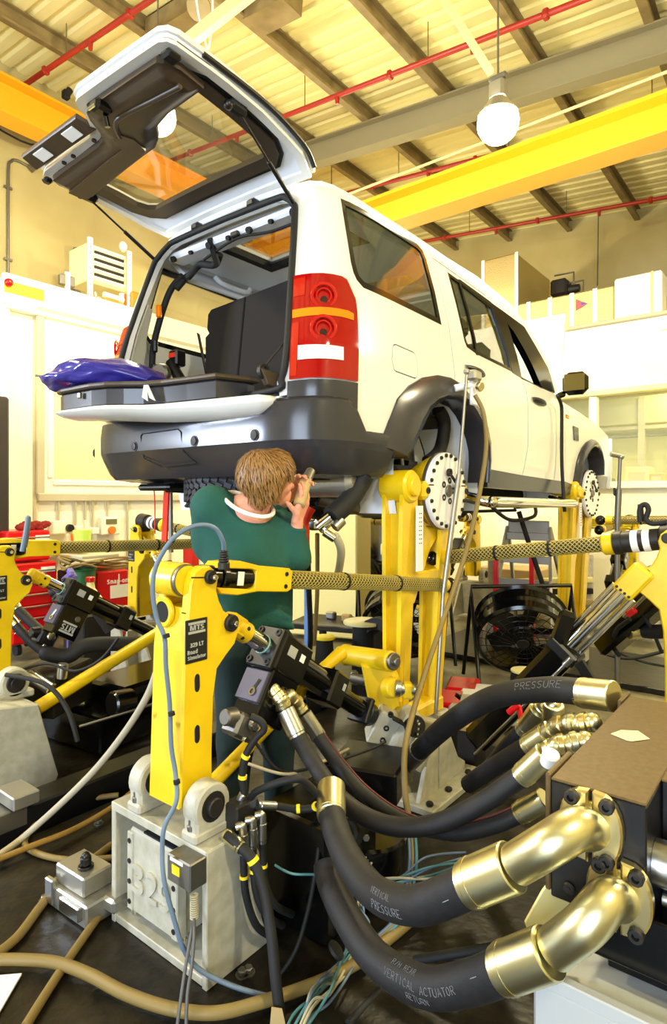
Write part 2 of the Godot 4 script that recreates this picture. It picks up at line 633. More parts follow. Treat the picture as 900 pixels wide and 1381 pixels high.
func build_setting() -> void:
	var x0 := -5.6
	var x1 := 7.2
	var z0 := -8.4
	var z1 := 8.2
	struct("floor", MB.new().bx(Vector3((x0 + x1) / 2, -0.2, (z0 + z1) / 2), Vector3(x1 - x0 + 0.6, 0.3, z1 - z0 + 0.6)), M.floor)
	struct("wall_left", MB.new().bx(Vector3(x0 - 0.15, 3.5, (z0 + z1) / 2), Vector3(0.3, 7.6, z1 - z0 + 0.6)), M.upper_wall)
	struct("wall_back", MB.new().bx(Vector3((x0 + x1) / 2, 3.5, z0 - 0.15), Vector3(x1 - x0 + 0.6, 7.6, 0.3)), M.upper_wall)
	struct("wall_right", MB.new().bx(Vector3(x1 + 0.15, 3.5, (z0 + z1) / 2), Vector3(0.3, 7.6, z1 - z0 + 0.6)), M.upper_wall)
	var wf := MB.new()                                     # the unseen wall behind the photographer, left open for the cool light
	wf.bx(Vector3((x0 + 1.0) / 2, 3.5, z1 + 0.15), Vector3(1.0 - x0, 7.6, 0.3))
	wf.bx(Vector3((x1 + 5.4) / 2, 3.5, z1 + 0.15), Vector3(x1 - 5.4, 7.6, 0.3))
	wf.bx(Vector3(3.2, 5.6, z1 + 0.15), Vector3(4.4, 3.6, 0.3))
	struct("wall_front", wf, M.upper_wall)
	# roof: ribbed sheets on purlins on rafters
	var roof := Node3D.new()
	put(roof, "ceiling")
	roof.set_meta("kind", "structure")
	var tilt := Basis(Vector3.BACK, -atan(0.1))
	for k in 17:
		var z := z0 - 0.1 + k
		var poly := [Vector2(0, 0.04), Vector2(0, 0)]
		for i in 5:
			var a := i * 0.2
			poly.append_array([Vector2(a + 0.1, 0), Vector2(a + 0.125, 0.032), Vector2(a + 0.165, 0.032), Vector2(a + 0.19, 0), Vector2(a + 0.2, 0)])
		poly.append(Vector2(1.0, 0.04))
		# local X -> world Z, local Y -> up (ribs point up), local Z -> along the slope
		var t := Transform3D(Basis(Vector3(0, 0, 1), tilt * Vector3.UP, tilt * Vector3(-1, 0, 0)), Vector3(x1 + 0.3, roof_y(x1 + 0.3), z))
		obj("roof_sheet", MB.new().prism(poly, t, 0.0, 13.6), M.roof_sheet, roof)
	for i in 11:
		var px := -4.4 + 1.14 * i
		var y := roof_y(px)
		var c := [Vector2(0, 0), Vector2(0.075, 0), Vector2(0.075, -0.012), Vector2(0.012, -0.012), Vector2(0.012, -0.188), Vector2(0.075, -0.188), Vector2(0.075, -0.168), Vector2(0.087, -0.168), Vector2(0.087, -0.2), Vector2(0, -0.2)]
		obj("purlin", MB.new().prism(c, Transform3D(Basis(tilt * Vector3.RIGHT, tilt * Vector3.UP, Vector3.BACK), Vector3(px - 0.04, y - 0.002, z0)), 0.0, z1 - z0), M.roof_steel, roof)
	for z in [-3.62, 2.4, 7.0]:
		var ib := [Vector2(-0.09, 0), Vector2(0.09, 0), Vector2(0.09, -0.02), Vector2(0.012, -0.025), Vector2(0.012, -0.315), Vector2(0.09, -0.32), Vector2(0.09, -0.34), Vector2(-0.09, -0.34), Vector2(-0.09, -0.32), Vector2(-0.012, -0.315), Vector2(-0.012, -0.025), Vector2(-0.09, -0.02)]
		obj("rafter", MB.new().prism(ib, Transform3D(Basis(Vector3.BACK, tilt * Vector3.UP, tilt * Vector3.LEFT), Vector3(x1, roof_y(x1) - 0.2, z)), 0.0, 12.85), M.rafter_grey, roof)
		for i in 11:                                       # the cleats that hold the purlins
			var px := -4.4 + 1.14 * i
			obj("cleat", MB.new().bx(Vector3(px - 0.05, roof_y(px) - 0.13, z + 0.02), Vector3(0.012, 0.14, 0.1)), M.roof_steel, roof)
	obj("cross_beam", MB.new().beam(Vector3(-3.25, roof_y(-3.25) - 0.13, -1.0), Vector3(-2.1, roof_y(-2.1) - 0.13, -1.0), 0.2, 0.2), M.roof_steel, roof)
	obj("cross_beam", MB.new().beam(Vector3(-2.1, roof_y(-2.1) - 0.13, -1.45), Vector3(-1.55, roof_y(-1.55) - 0.13, -1.45), 0.3, 0.2), M.roof_steel, roof)
	for s in [[-4.4, -3.25, 0.35], [-5.5, -4.4, 0.35]]:
		obj("tie_rod", MB.new().cyl(Vector3(s[0], roof_y(s[0]) - 0.15, s[2] - 1.0), Vector3(s[1], roof_y(s[1]) - 0.15, s[2] - 1.0), 0.02, -1, 8), M.rafter_grey, roof)
	# the left-hand conduit that climbs the wall
	var con := thing("wall_conduit", "thin grey conduit rising up the left wall and bending into a small trunking", "conduit", Vector3(-5.58, 3.9, 1.0))
	var q := [PX(11, 372, -5.57), PX(11, 300, -5.57), PX(11.5, 228, -5.57), PX(15, 218, -5.57), PX(22, 216, -5.57), PX(40, 225, -5.57)]
	obj("pipe", MB.new().tube(q, 0.018, 8, 5), M.dull_steel, con)
	obj("trunking", MB.new().beam(PX(41, 228, -5.55), PX(62, 210, -5.55), 0.06, 0.09), M.dull_steel, con)
	for y in [253, 350]:
		obj("clip", MB.new().bx(PX(11, y, -5.565), Vector3(0.03, 0.03, 0.1)), M.dull_steel, con)
	# sprinkler pipes below the roof
	for p in [[-0.4, 0.47, "nearest the photographer, crossing the top left corner"], [-2.5, 0.5, "in front of the grey rafter"], [-4.62, 0.5, "just beyond the yellow crane girder"], [-6.97, 0.5, "farthest away along the back wall"]]:
		var t := thing("sprinkler_pipe", "thin red sprinkler pipe hung under the roof, %s" % p[2], "pipe", Vector3(0, 6.0, p[0]), "red sprinkler pipes under the roof")
		obj("pipe", MB.new().cyl(Vector3(x0, roof_y(x0) - p[1], p[0]), Vector3(x1, roof_y(x1) - p[1], p[0]), 0.03, -1, 10), M.red_pipe, t)
		for i in 6:
			var px := -4.0 + 1.7 * i
			obj("hanger", MB.new().cyl(Vector3(px, roof_y(px) - p[1], p[0]), Vector3(px, roof_y(px) - 0.1, p[0]), 0.006, -1, 5), M.dull_steel, t)
			obj("sprinkler_head", MB.new().cyl(Vector3(px + 0.5, roof_y(px + 0.5) - p[1] - 0.1, p[0]), Vector3(px + 0.5, roof_y(px + 0.5) - p[1], p[0]), 0.022, 0.03, 8), M.red_pipe, t)
			obj("coupling", MB.new().beam(Vector3(px - 0.5, roof_y(px - 0.5) - p[1], p[0]), Vector3(px - 0.44, roof_y(px - 0.44) - p[1], p[0]), 0.085, 0.085, 0.015), M.red_pipe, t)


func build_crane_and_lamps() -> void:
	var g := thing("bridge_crane", "long yellow bridge crane girder crossing under the roof behind the car", "crane", Vector3(0, 4.75, -3.0))
	var prof := [Vector2(-0.15, 0), Vector2(0.15, 0), Vector2(0.15, 0.03), Vector2(0.05, 0.04), Vector2(0.04, 0.3), Vector2(0.15, 0.33), Vector2(0.15, 0.37), Vector2(-0.15, 0.37), Vector2(-0.15, 0.33), Vector2(-0.04, 0.3), Vector2(-0.05, 0.04), Vector2(-0.15, 0.03)]
	obj("girder", MB.new().prism(prof, Transform3D(Basis(Vector3.FORWARD, Vector3.UP, Vector3.RIGHT), Vector3(-4.4, 4.72, -3.05)), 0.0, 11.2), M.crane_yellow, g)
	obj("end_carriage", MB.new().bx(Vector3(-4.55, 4.88, -3.05), Vector3(0.35, 0.3, 1.4), 0.03), M.crane_yellow, g)
	var r := thing("crane_runway", "yellow crane runway beam running along the left wall", "crane", Vector3(-4.8, 5.2, 0))
	var w := Vector3(-4.75, PX(50, 176, -4.75).y - 0.05, 0)
	obj("beam", MB.new().prism([Vector2(-0.15, 0), Vector2(0.15, 0), Vector2(0.15, 0.03), Vector2(0.02, 0.04), Vector2(0.02, 0.4), Vector2(0.15, 0.41), Vector2(0.15, 0.44), Vector2(-0.15, 0.44), Vector2(-0.15, 0.41), Vector2(-0.02, 0.4), Vector2(-0.02, 0.04), Vector2(-0.15, 0.03)], Transform3D(Basis.IDENTITY, Vector3(w.x, w.y, -8.0)), 0.0, 15.0), M.crane_yellow, r)
	for z in [-6.0, -1.9, 2.2, 6.0]:
		obj("bracket", MB.new().bx(Vector3(-5.22, w.y + 0.2, z), Vector3(0.72, 0.28, 0.2), 0.01), M.roof_steel, r)
	one("hook_clip", MB.new().bx(PX(89, 128, -4.6), Vector3(0.08, 0.1, 0.08), 0.01).cyl(PX(91, 126, -4.56), PX(91, 126, -4.56) + Vector3(0.06, 0.02, 0), 0.04, -1, 8), M.black_matt, "small dark clamp on top of the yellow runway beam", "clamp")
	var cable := [Vector3(-4.9, w.y + 0.3, 1.75), PX(28, 190, -5.2), PX(55, 166, -4.9), Vector3(-4.85, w.y + 0.02, 0.2)]
	one("festoon_cable", MB.new().tube(cable, 0.012, 6), M.black_matt, "thin black cable sagging below the yellow runway beam", "cable")
	# high-bay lamps
	high_bay(P(672, 166, 4.6), "glaring round high-bay lamp hanging in front of the yellow crane girder")
	high_bay(P(213, 158, 5.3), "glaring high-bay lamp seen through the raised tailgate glass")
	for p in [[Vector3(4.4, 4.4, -2.6), "right of the yellow crane girder, outside the picture"], [Vector3(-3.4, 4.3, -4.4), "in the far left corner, hidden behind the car"], [Vector3(4.6, 4.3, 2.6), "to the right of the photographer"], [Vector3(-2.6, 4.7, 3.8), "to the left of the photographer"]]:
		high_bay(p[0], "unseen high-bay lamp lighting the hall, %s" % p[1])  # lamps out of view, placed to light the hall
	# light-coloured support rails that carry the lamps
	var a := P(600, 0, 5.1)
	var b := P(662, 98, 5.0)
	one("lamp_rail", MB.new().beam(a + (a - b) * 1.6, b, 0.05, 0.05), M.roof_sheet, "slim pale rail leading down to the glaring high-bay lamp", "rail")
	one("cable_tray", MB.new().beam(P(225, 79, 4.99), P(470, -115, 4.16), 0.06, 0.1), M.roof_sheet, "pale cable tray under the roof above the raised tailgate", "cable tray")
	one("loose_wire", MB.new().tube([P(265, 0, 4.9), P(268, 20, 4.9), P(274, 45, 4.9), P(281, 65, 4.9), P(286, 30, 4.9), P(287, 0, 4.9)], 0.008, 6), M.label_white, "loose white wire looping below the pale cable tray", "wire")
	one("roof_speaker", MB.new().bx(P(283, 4, 5.2), Vector3(0.22, 0.16, 0.22), 0.02).cyl(P(272, 8, 5.0), P(272, 8, 5.0) + Vector3(0.02, -0.05, 0.05), 0.08, 0.1, 14), M.roof_steel, "dark junction box under the roof beside the cable tray", "box")
	one("catenary_wire", MB.new().cyl(PZ(470, 262, -3.3), PZ(905, 95, -3.2), 0.016, -1, 6), M.roof_sheet, "pale taut cable strung above the yellow crane girder", "cable")
	one("pull_rope", MB.new().cyl(PZ(808, 255, -8.3), PZ(806, 385, -8.3), 0.01, -1, 5), M.dull_steel, "thin rope hanging down the back wall above the ducts", "rope")


func high_bay(p: Vector3, label: String, group := "") -> void:
	var t := thing("high_bay_lamp", label, "lamp", p, group)
	var up := Vector3.UP
	obj("reflector", MB.new().lathe(Transform3D(Basis.IDENTITY, p), [Vector2(0.07, 0.17), Vector2(0.11, 0.11), Vector2(0.15, 0.06), Vector2(0.145, 0.055), Vector2(0.1, 0.1), Vector2(0.06, 0.16)], 20), M.aluminium, t)
	obj("ballast", MB.new().bx(p + up * 0.24, Vector3(0.12, 0.15, 0.1), 0.02), M.aluminium, t)
	obj("bracket", MB.new().bx(p + up * 0.34, Vector3(0.14, 0.04, 0.05), 0.01), M.dull_steel, t)
	obj("chain", MB.new().cyl(p + up * 0.34, Vector3(p.x, roof_y(p.x) + 0.01, p.z), 0.008, -1, 6), M.dull_steel, t)
	obj("glare_bulb", MB.new().ball(p, Vector3(0.155, 0.15, 0.155), 20), M.lamp_glow, t)  # ball made as large as the lamp's round glare
	var l := OmniLight3D.new()
	l.name = "lamp_light"
	l.light_color = Color(1.0, 0.95, 0.78)
	l.light_energy = 13.0
	l.light_size = 0.14
	l.omni_range = 30.0
	l.omni_attenuation = 2.0
	l.shadow_enabled = true
	t.add_child(l, true)


# ---------------------------------------------------------------- the white cabins along the walls
func build_cabins() -> void:
	# left-hand cabin: its face is the plane x = CX, its roof edge at about 3.85 m
	var cx := -4.1
	var top := PX(100, 397, cx).y
	var near := PX(5, 400, cx).z
	var c := thing("left_cabin", "long white prefabricated test cabin standing along the left wall", "cabin", Vector3(cx, 0, -1.0))
	obj("body", MB.new().bx(Vector3(cx - 0.7, top / 2, (near - 5.6) / 2), Vector3(1.4, top, near + 5.6), 0.01), M.wall_white, c)
	var ft := PX(100, 434, cx).y                         # ledge under the fascia
	obj("fascia", MB.new().bx(Vector3(cx + 0.02, (top + ft) / 2 + 0.02, (near - 5.6) / 2 + 0.01), Vector3(0.06, top - ft, near + 5.62), 0.008), M.wall_white, c)
	obj("ledge", MB.new().bx(Vector3(cx + 0.04, ft - 0.02, (near - 5.6) / 2 + 0.01), Vector3(0.1, 0.05, near + 5.62), 0.01), M.wall_white, c)
	# the panel with the pale yellow board
	var z0 := PX(57, 500, cx).z
	var z1 := PX(330, 500, cx).z
	var pt := PX(57, 424, cx).y
	var pb := PX(57, 667, cx).y
	var fr := MB.new()
	fr.bx(Vector3(cx + 0.03, pb - 0.03, (z0 + z1) / 2), Vector3(0.1, 0.09, z0 - z1 + 0.16), 0.01)
	fr.bx(Vector3(cx + 0.03, (pt + pb) / 2, z0 + 0.05), Vector3(0.08, pt - pb, 0.09), 0.01)
	fr.bx(Vector3(cx + 0.03, pt + 0.03, (z0 + z1) / 2), Vector3(0.08, 0.06, z0 - z1 + 0.16), 0.01)
	obj("frame", fr, mat("frame_grey", Color(0.72, 0.69, 0.58), 0.6), c)
	obj("panel", MB.new().bx(Vector3(cx + 0.02, (pt + pb) / 2, (z0 + z1) / 2), Vector3(0.05, pt - pb, z0 - z1), 0.008), M.wall_white, c)
	var bt := PX(72, 560, cx).y
	var bb := PX(72, 645, cx).y
	var inner := MB.new()
	var zz0 := PX(68, 560, cx).z
	inner.bx(Vector3(cx + 0.05, bb - 0.05, (zz0 + z1) / 2), Vector3(0.04, 0.06, zz0 - z1), 0.01)
	inner.bx(Vector3(cx + 0.05, (pt + bb) / 2 - 0.05, zz0 + 0.03), Vector3(0.04, pt - bb - 0.1, 0.06), 0.01)
	obj("inner_frame", inner, M.wall_white, c)
	obj("board", MB.new().bx(Vector3(cx + 0.05, (bt + 0.35 + bb) / 2, (zz0 + z1) / 2), Vector3(0.012, bt - bb + 0.35, zz0 - z1 - 0.04)), M.cabin_board, c)
	# a thin corner pilaster and the vertical seam near the corner
	obj("corner_post", MB.new().bx(Vector3(cx + 0.02, ft / 2, near - 0.02), Vector3(0.08, ft, 0.05), 0.01), M.wall_white, c)
	obj("seam_strip", MB.new().bx(Vector3(cx + 0.01, ft / 2, PX(50, 560, cx).z + 0.02), Vector3(0.05, ft - 0.05, 0.05), 0.02), mat("seam", Color(0.82, 0.79, 0.66), 0.6), c)
	var s := thing("warning_sign", "yellow paper sign with faint lettering on the cabin's top corner", "sign", PX(30, 390, cx + 0.06))
	var sa := PX(6, 386, cx + 0.055)
	var sb := PX(59, 398, cx + 0.055)
	obj("plate", MB.new().bx((sa + sb) / 2, Vector3(0.01, 0.12, sa.z - sb.z)), M.label_yellow, s)
	for k in 3:
		obj("print_line", MB.new().bx((sa + sb) / 2 + Vector3(0.006, 0.03 - 0.03 * k, 0), Vector3(0.002, 0.006, (sa.z - sb.z) * 0.75)), mat("faint_print", Color(0.8, 0.66, 0.1), 0.7), s)
	one("beacon", MB.new().ball(PX(12, 381, cx + 0.08), Vector3(0.045, 0.045, 0.045)), M.red_paint, "small round red beacon at the top corner of the left cabin", "beacon")
	# heater unit standing on the cabin roof
	var hx := -4.35
	var h := thing("unit_heater", "pale boxed heater with wide louvres standing on posts above the left cabin", "heater", PX(140, 400, hx))
	var za := PX(117, 360, hx).z
	var zb := PX(172, 360, hx).z
	var ya := PX(117, 326, hx).y
	var yb := PX(117, 378, hx).y
	obj("casing", MB.new().bx(Vector3(hx - 0.22, (ya + yb) / 2, (za + zb) / 2), Vector3(0.4, ya - yb, za - zb), 0.015), mat("heater_cream", Color(0.86, 0.82, 0.6), 0.5), h)
	obj("recess", MB.new().bx(Vector3(hx - 0.02, (ya + yb) / 2 + 0.0, (za + zb) / 2 - 0.03), Vector3(0.04, (ya - yb) * 0.8, (za - zb) * 0.72)), M.dark_steel, h)
	for k in 5:
		var y := lerpf(ya - 0.05, yb + 0.05, k / 4.0)
		obj("slat", MB.new().box(Transform3D(Basis(Vector3.BACK, 0.5), Vector3(hx + 0.01, y, (za + zb) / 2)), Vector3(0.06, 0.022, (za - zb) * 0.8), 0.004), M.wall_white, h)
	for z in [za - 0.02, zb + 0.0]:
		obj("slotted_post", MB.new().bx(Vector3(hx + 0.04, (ya + top) / 2, z), Vector3(0.03, ya - top + 0.1, 0.06), 0.004), M.wall_white, h)
		for k in 12:
			obj("slot", MB.new().bx(Vector3(hx + 0.056, lerpf(top + 0.05, ya, k / 11.0), z), Vector3(0.004, 0.012, 0.012)), M.dark_steel, h)
	obj("valve_pipe", MB.new().cyl(PX(140, 397, hx), PX(166, 405, hx), 0.035, -1, 10).cyl(PX(164, 405, hx), PX(164, 396, hx), 0.03, -1, 10).cyl(PX(131, 404, hx), PX(128, 394, hx), 0.012, -1, 6), M.wall_white, h)
	obj("gas_valve", MB.new().ball(PX(132, 402, hx), Vector3(0.04, 0.03, 0.04), 8).bx(PX(150, 405, hx), Vector3(0.05, 0.05, 0.2), 0.01), M.brass, h)
	obj("cowl", MB.new().ball(PX(166, 333, hx), Vector3(0.05, 0.07, 0.05)), M.wall_white, h)
	one("orange_crate", MB.new().bx(PX(181, 409, hx), Vector3(0.2, 0.24, 0.2), 0.02), M.orange, "small orange box on the cabin roof beside the heater", "box")
	one("dark_canister", MB.new().cyl(Vector3(hx - 0.3, top + 0.002, PX(180, 403, hx - 0.3).z), PX(180, 396, hx - 0.3), 0.06, -1, 10), M.dark_steel, "dark can standing behind the orange box on the cabin roof", "can")
	var br := thing("wall_bracket", "white upright bracket holding a grey socket at the cabin's roof edge", "bracket", PX(91, 395, cx))
	obj("post", MB.new().bx(PX(91, 385, cx), Vector3(0.03, 0.3, 0.05)), M.wall_white, br)
	obj("socket", MB.new().bx(PX(90, 379, cx - 0.02), Vector3(0.06, 0.12, 0.18), 0.01), M.dull_steel, br)
	one("down_pipe", MB.new().cyl(PX(104, 335, -5.55), PX(104, 400, -5.55), 0.05, -1, 10), M.dull_steel, "dark vertical pipe on the wall beside the heater", "pipe")
	# electrical boxes and conduits under the cabin's window panel
	var wx := cx + 0.03
	var sw := [[81, 711, 20, 18, "white isolator box with a round black knob"], [104, 716, 8, 14, "small grey socket box between the conduits"], [127, 716, 8, 9, "small white socket box with a cable"], [147, 709, 22, 24, "large white outlet box with a red emergency button"]]
	for k in sw.size():
		var e: Array = sw[k]
		var p := PX(e[0], e[1], wx + 0.05)
		var sc := (p - EYE).dot(cam_f) / FPX
		var b := thing("switch_box", "%s under the left cabin's panel" % e[4], "switch box", p)
		obj("case", MB.new().bx(p, Vector3(0.1, e[3] * sc, e[2] * sc * 1.25), 0.012), M.wall_white, b)
		obj("conduit", MB.new().cyl(p + Vector3(-0.03, 0, 0), Vector3(p.x - 0.03, pb - 0.05, p.z), 0.014, -1, 8), mat("conduit_grey", Color(0.7, 0.67, 0.55), 0.5), b)
		if k == 0:
			obj("knob", MB.new().cyl(p + Vector3(0.05, -0.01, -0.08), p + Vector3(0.09, -0.01, -0.08), 0.045, 0.04, 12), M.black_satin, b)
		if k == 3:
			obj("display", MB.new().bx(p + Vector3(0.05, 0.05, 0), Vector3(0.02, 0.06, 0.14)), mat("olive", Color(0.4, 0.4, 0.22), 0.6), b)
			obj("button", MB.new().cyl(p + Vector3(0.05, -0.05, 0), p + Vector3(0.08, -0.05, 0), 0.045, -1, 14), M.orange, b)
	for k in 3:
		var p := PX([115, 172, 230][k], 690, wx + 0.02)
		one("conduit", MB.new().cyl(Vector3(p.x, [1.25, 0.4, 0.4][k], p.z), Vector3(p.x, pb - 0.05, p.z), 0.014, -1, 8), M.conduit_grey, ["thin conduit running down between the socket boxes", "thin conduit running down behind the back-left yellow post", "thin conduit hidden behind the spare wheel and the man"][k], "conduit")
	# right-hand cabin at the back: its face is the plane z = CZ
	var cz := -5.6
	var rt := PZ(800, 438, cz).y
	var rc := thing("back_cabin", "white cabin with a long window along the back of the hall", "cabin", Vector3(0, 0, cz))
	var xl := -4.04
	var wl := PZ(783, 560, cz).x
	var wt := PZ(845, 531, cz).y
	var wb := PZ(845, 650, cz).y
	var sh := MB.new()
	sh.bx(Vector3((xl + 7.0) / 2, (rt + wt) / 2 + 0.01, cz - 0.06), Vector3(7.0 - xl, rt - wt, 0.12))
	sh.bx(Vector3((xl + 7.0) / 2, wb / 2, cz - 0.06), Vector3(7.0 - xl, wb, 0.12))
	sh.bx(Vector3((xl + wl - 1.6) / 2, (wt + wb) / 2, cz - 0.06), Vector3(wl - 1.6 - xl, wt - wb + 0.02, 0.12))
	sh.bx(Vector3((xl + 7.0) / 2, rt - 0.05, cz - 1.1), Vector3(7.0 - xl, 0.1, 2.0))
	obj("wall", sh, M.wall_white, rc)
	obj("cornice", MB.new().bx(Vector3(1.5, rt - 0.01, cz + 0.03), Vector3(11.0, 0.05, 0.08), 0.01), M.frame_grey, rc)
	obj("rail", MB.new().bx(Vector3(4.7, PZ(850, 450, cz).y, cz + 0.02), Vector3(7.4, 0.05, 0.05), 0.01), M.wall_white, rc)
	obj("window_sill", MB.new().bx(Vector3(wl + 2.4, wb - 0.04, cz + 0.05), Vector3(8.0, 0.09, 0.14), 0.01), M.wall_white, rc)
	obj("window_head", MB.new().bx(Vector3(wl + 2.4, wt + 0.04, cz + 0.03), Vector3(8.0, 0.07, 0.1), 0.01), M.cabin_board, rc)
	for x in [PZ(803, 560, cz).x, PZ(803, 560, cz).x + 2.4]:
		obj("mullion", MB.new().bx(Vector3(x - 0.02, (wt + wb) / 2, cz - 0.02), Vector3(0.1, wt - wb, 0.12), 0.01), M.wall_white, rc)
	var g := MB.new().bx(Vector3(wl + 2.2, (wt + wb) / 2, cz - 0.05), Vector3(7.6, wt - wb, 0.01))
	obj("glass", g, M.clear_glass, rc)
	obj("transom", MB.new().bx(Vector3(wl + 2.4, PZ(860, 577, cz - 1.2).y, cz - 1.2), Vector3(6.0, 0.05, 0.06)), M.frame_grey, rc)
	obj("inner_wall", MB.new().bx(Vector3(wl + 2.2, 1.9, cz - 1.9), Vector3(9.0, 3.6, 0.1)), mat("cabin_inside", Color(0.9, 0.87, 0.62), 0.8), rc)
	obj("blind", MB.new().bx(Vector3(wl + 2.4, PZ(860, 553, cz - 1.2).y, cz - 1.2), Vector3(5.8, 0.4, 0.03)), mat("blind_grey", Color(0.74, 0.72, 0.55), 0.8), rc)
	obj("inner_post", MB.new().bx(PZ(866, 600, cz - 1.2), Vector3(0.09, 1.4, 0.08)), M.frame_grey, rc)
	obj("shelf", MB.new().bx(PZ(860, 590, cz - 1.8) + Vector3(0, 0.02, 0), Vector3(3.0, 0.03, 0.2)), M.frame_grey, rc)
	# things inside the cabin, seen through its window
	var dz := cz - 0.75
	var desk := thing("cabin_desk", "cream workbench inside the cabin behind its window", "bench", PZ(855, 650, dz))
	var db := PZ(858, 648, dz)
	obj("top", MB.new().bx(Vector3(db.x, 1.62, dz), Vector3(2.4, 0.05, 0.7), 0.01), M.cabin_board, desk)
	for side in [-1.1, 1.1]:
		obj("leg", MB.new().bx(Vector3(db.x + side, 0.8, dz), Vector3(0.06, 1.6, 0.5)), M.frame_grey, desk)
	var eq := [[820, 640, 12, 14, "grey instrument case at the left end of the bench", M.dull_steel], [863, 637, 30, 28, "cream equipment cabinet in the middle of the bench", M.cabin_board], [889, 628, 16, 20, "tan monitor at the right end of the bench", mat("tan", Color(0.72, 0.62, 0.42), 0.6)]]
	for e in eq:
		var p := PZ(e[0], e[1], dz)
		var sc := (p - EYE).dot(cam_f) / FPX
		var t := thing("instrument", "%s seen through the cabin window" % e[4], "instrument", Vector3(p.x, 1.65, dz))
		obj("case", MB.new().bx(Vector3(p.x, 1.645 + e[3] * sc / 2, dz), Vector3(e[2] * sc, e[3] * sc, 0.35), 0.015), e[5], t)
		obj("panel", MB.new().bx(Vector3(p.x, 1.645 + e[3] * sc / 2, dz + 0.176), Vector3(e[2] * sc * 0.7, e[3] * sc * 0.5, 0.008)), M.frame_grey, t)
	var tl := thing("unseen_tube_lamp", "unseen tube lamp placed to light the cabin, out of sight behind the window head", "lamp", Vector3(wl + 2.0, 3.2, cz - 0.9))  # unseen lamp, placed to light the room behind the window
	obj("housing", MB.new().bx(Vector3(wl + 2.0, 3.24, cz - 0.9), Vector3(2.6, 0.06, 0.14), 0.01), M.wall_white, tl)
	obj("tube", MB.new().cyl(Vector3(wl + 0.75, 3.18, cz - 0.9), Vector3(wl + 3.25, 3.18, cz - 0.9), 0.02, -1, 12), M.lamp_glow, tl)
	obj("hanger", MB.new().cyl(Vector3(wl + 2.0, 3.26, cz - 0.9), Vector3(wl + 2.0, rt - 0.1, cz - 0.9), 0.015, -1, 8), M.wall_white, tl)
	var al := AreaLight3D.new()
	al.name = "unseen_tube_light"
	al.area_size = Vector2(2.5, 0.1)
	al.light_color = Color(1.0, 0.95, 0.7)
	al.light_energy = 6.0
	al.area_range = 12.0
	al.shadow_enabled = true
	al.position = Vector3(0, -0.06, 0)
	al.rotation.x = -PI / 2
	tl.add_child(al, true)
	# foil-wrapped ducts on the back cabin's roof
	var fz := cz - 0.35
	var dl := thing("foil_duct", "tall foil-wrapped duct box standing at the left on the back cabin's roof", "duct", PZ(690, 440, fz))
	var p0 := PZ(652, 400, fz)
	var p1 := PZ(697, 400, fz)
	var yt := PZ(697, 340, fz).y
	obj("casing", MB.new().bx(Vector3((p0.x + p1.x) / 2, (yt + rt) / 2, fz - 0.75), Vector3(p1.x - p0.x, yt - rt, 1.5), 0.02), M.foil, dl)
	obj("edge_tape", MB.new().bx(Vector3(p1.x, (yt + rt) / 2, fz), Vector3(0.05, yt - rt, 0.02)).bx(Vector3(p0.x, (yt + rt) / 2, fz), Vector3(0.05, yt - rt, 0.02)), M.label_white, dl)
	var dm := thing("long_duct", "long low foil-wrapped duct with a small warning triangle on the cabin roof", "duct", PZ(760, 440, fz))
	var a0 := PZ(697, 420, fz)
	var a1 := PZ(829, 420, fz)
	var at := PZ(760, 398, fz).y
	obj("casing", MB.new().bx(Vector3((a0.x + a1.x) / 2, (at + rt) / 2, fz - 0.3), Vector3(a1.x - a0.x, at - rt, 0.6), 0.02), M.foil, dm)
	for k in 4:
		obj("tape_band", MB.new().bx(Vector3(lerpf(a0.x, a1.x, (k + 0.6) / 4.4), (at + rt) / 2, fz + 0.005), Vector3(0.06, at - rt, 0.012)), M.label_white, dm)
	var tp := PZ(784, 411, fz + 0.012)
	obj("warning_triangle", MB.new().prism([Vector2(-0.07, -0.07), Vector2(0.09, 0), Vector2(-0.07, 0.09)], Transform3D(Basis.IDENTITY, tp), 0.0, 0.008), mat("triangle_red", Color(0.8, 0.3, 0.35), 0.6), dm)
	obj("warning_corner", MB.new().prism([Vector2(0.0, -0.01), Vector2(0.09, 0), Vector2(0.0, 0.04)], Transform3D(Basis.IDENTITY, tp + Vector3(0, 0, 0.002)), 0.0, 0.008), mat("triangle_blue", Color(0.3, 0.3, 0.6), 0.6), dm)
	var dr := thing("white_duct", "white box-shaped duct end at the right of the cabin roof", "duct", PZ(862, 440, fz))
	var b0 := PZ(829, 400, fz + 0.1)
	var b1 := PZ(893, 400, fz + 0.1)
	var bty := PZ(860, 370, fz + 0.1).y
	obj("casing", MB.new().bx(Vector3((b0.x + b1.x) / 2, (bty + rt) / 2, fz - 0.3), Vector3(b1.x - b0.x, bty - rt, 0.8), 0.02), M.label_white, dr)
	obj("band", MB.new().bx(Vector3(b1.x - 0.12, (bty + rt) / 2, fz + 0.105), Vector3(0.03, bty - rt, 0.01)), M.foil, dr)
	obj("lower_duct", MB.new().bx(Vector3(b1.x + 0.9, (bty + rt) / 2 - 0.12, fz - 0.5), Vector3(1.8, (bty - rt) * 0.6, 0.6), 0.02), M.foil, dr)
	var fm := thing("fan_housing", "dark motor in a tube frame behind the foil ducts", "motor", PZ(765, 385, fz - 1.1))
	obj("housing", MB.new().bx(PZ(757, 390, fz - 1.0), Vector3(0.26, 0.26, 0.3), 0.03), M.dark_steel, fm)
	obj("motor", MB.new().cyl(PZ(768, 391, fz - 1.0), PZ(782, 388, fz - 1.0), 0.08, 0.06, 12), M.dark_steel, fm)
	obj("pedestal_foot", MB.new().bx(Vector3(PZ(760, 390, fz - 1.0).x, rt + 0.25, fz - 1.0), Vector3(0.3, 0.5, 0.3), 0.01), M.dark_steel, fm)
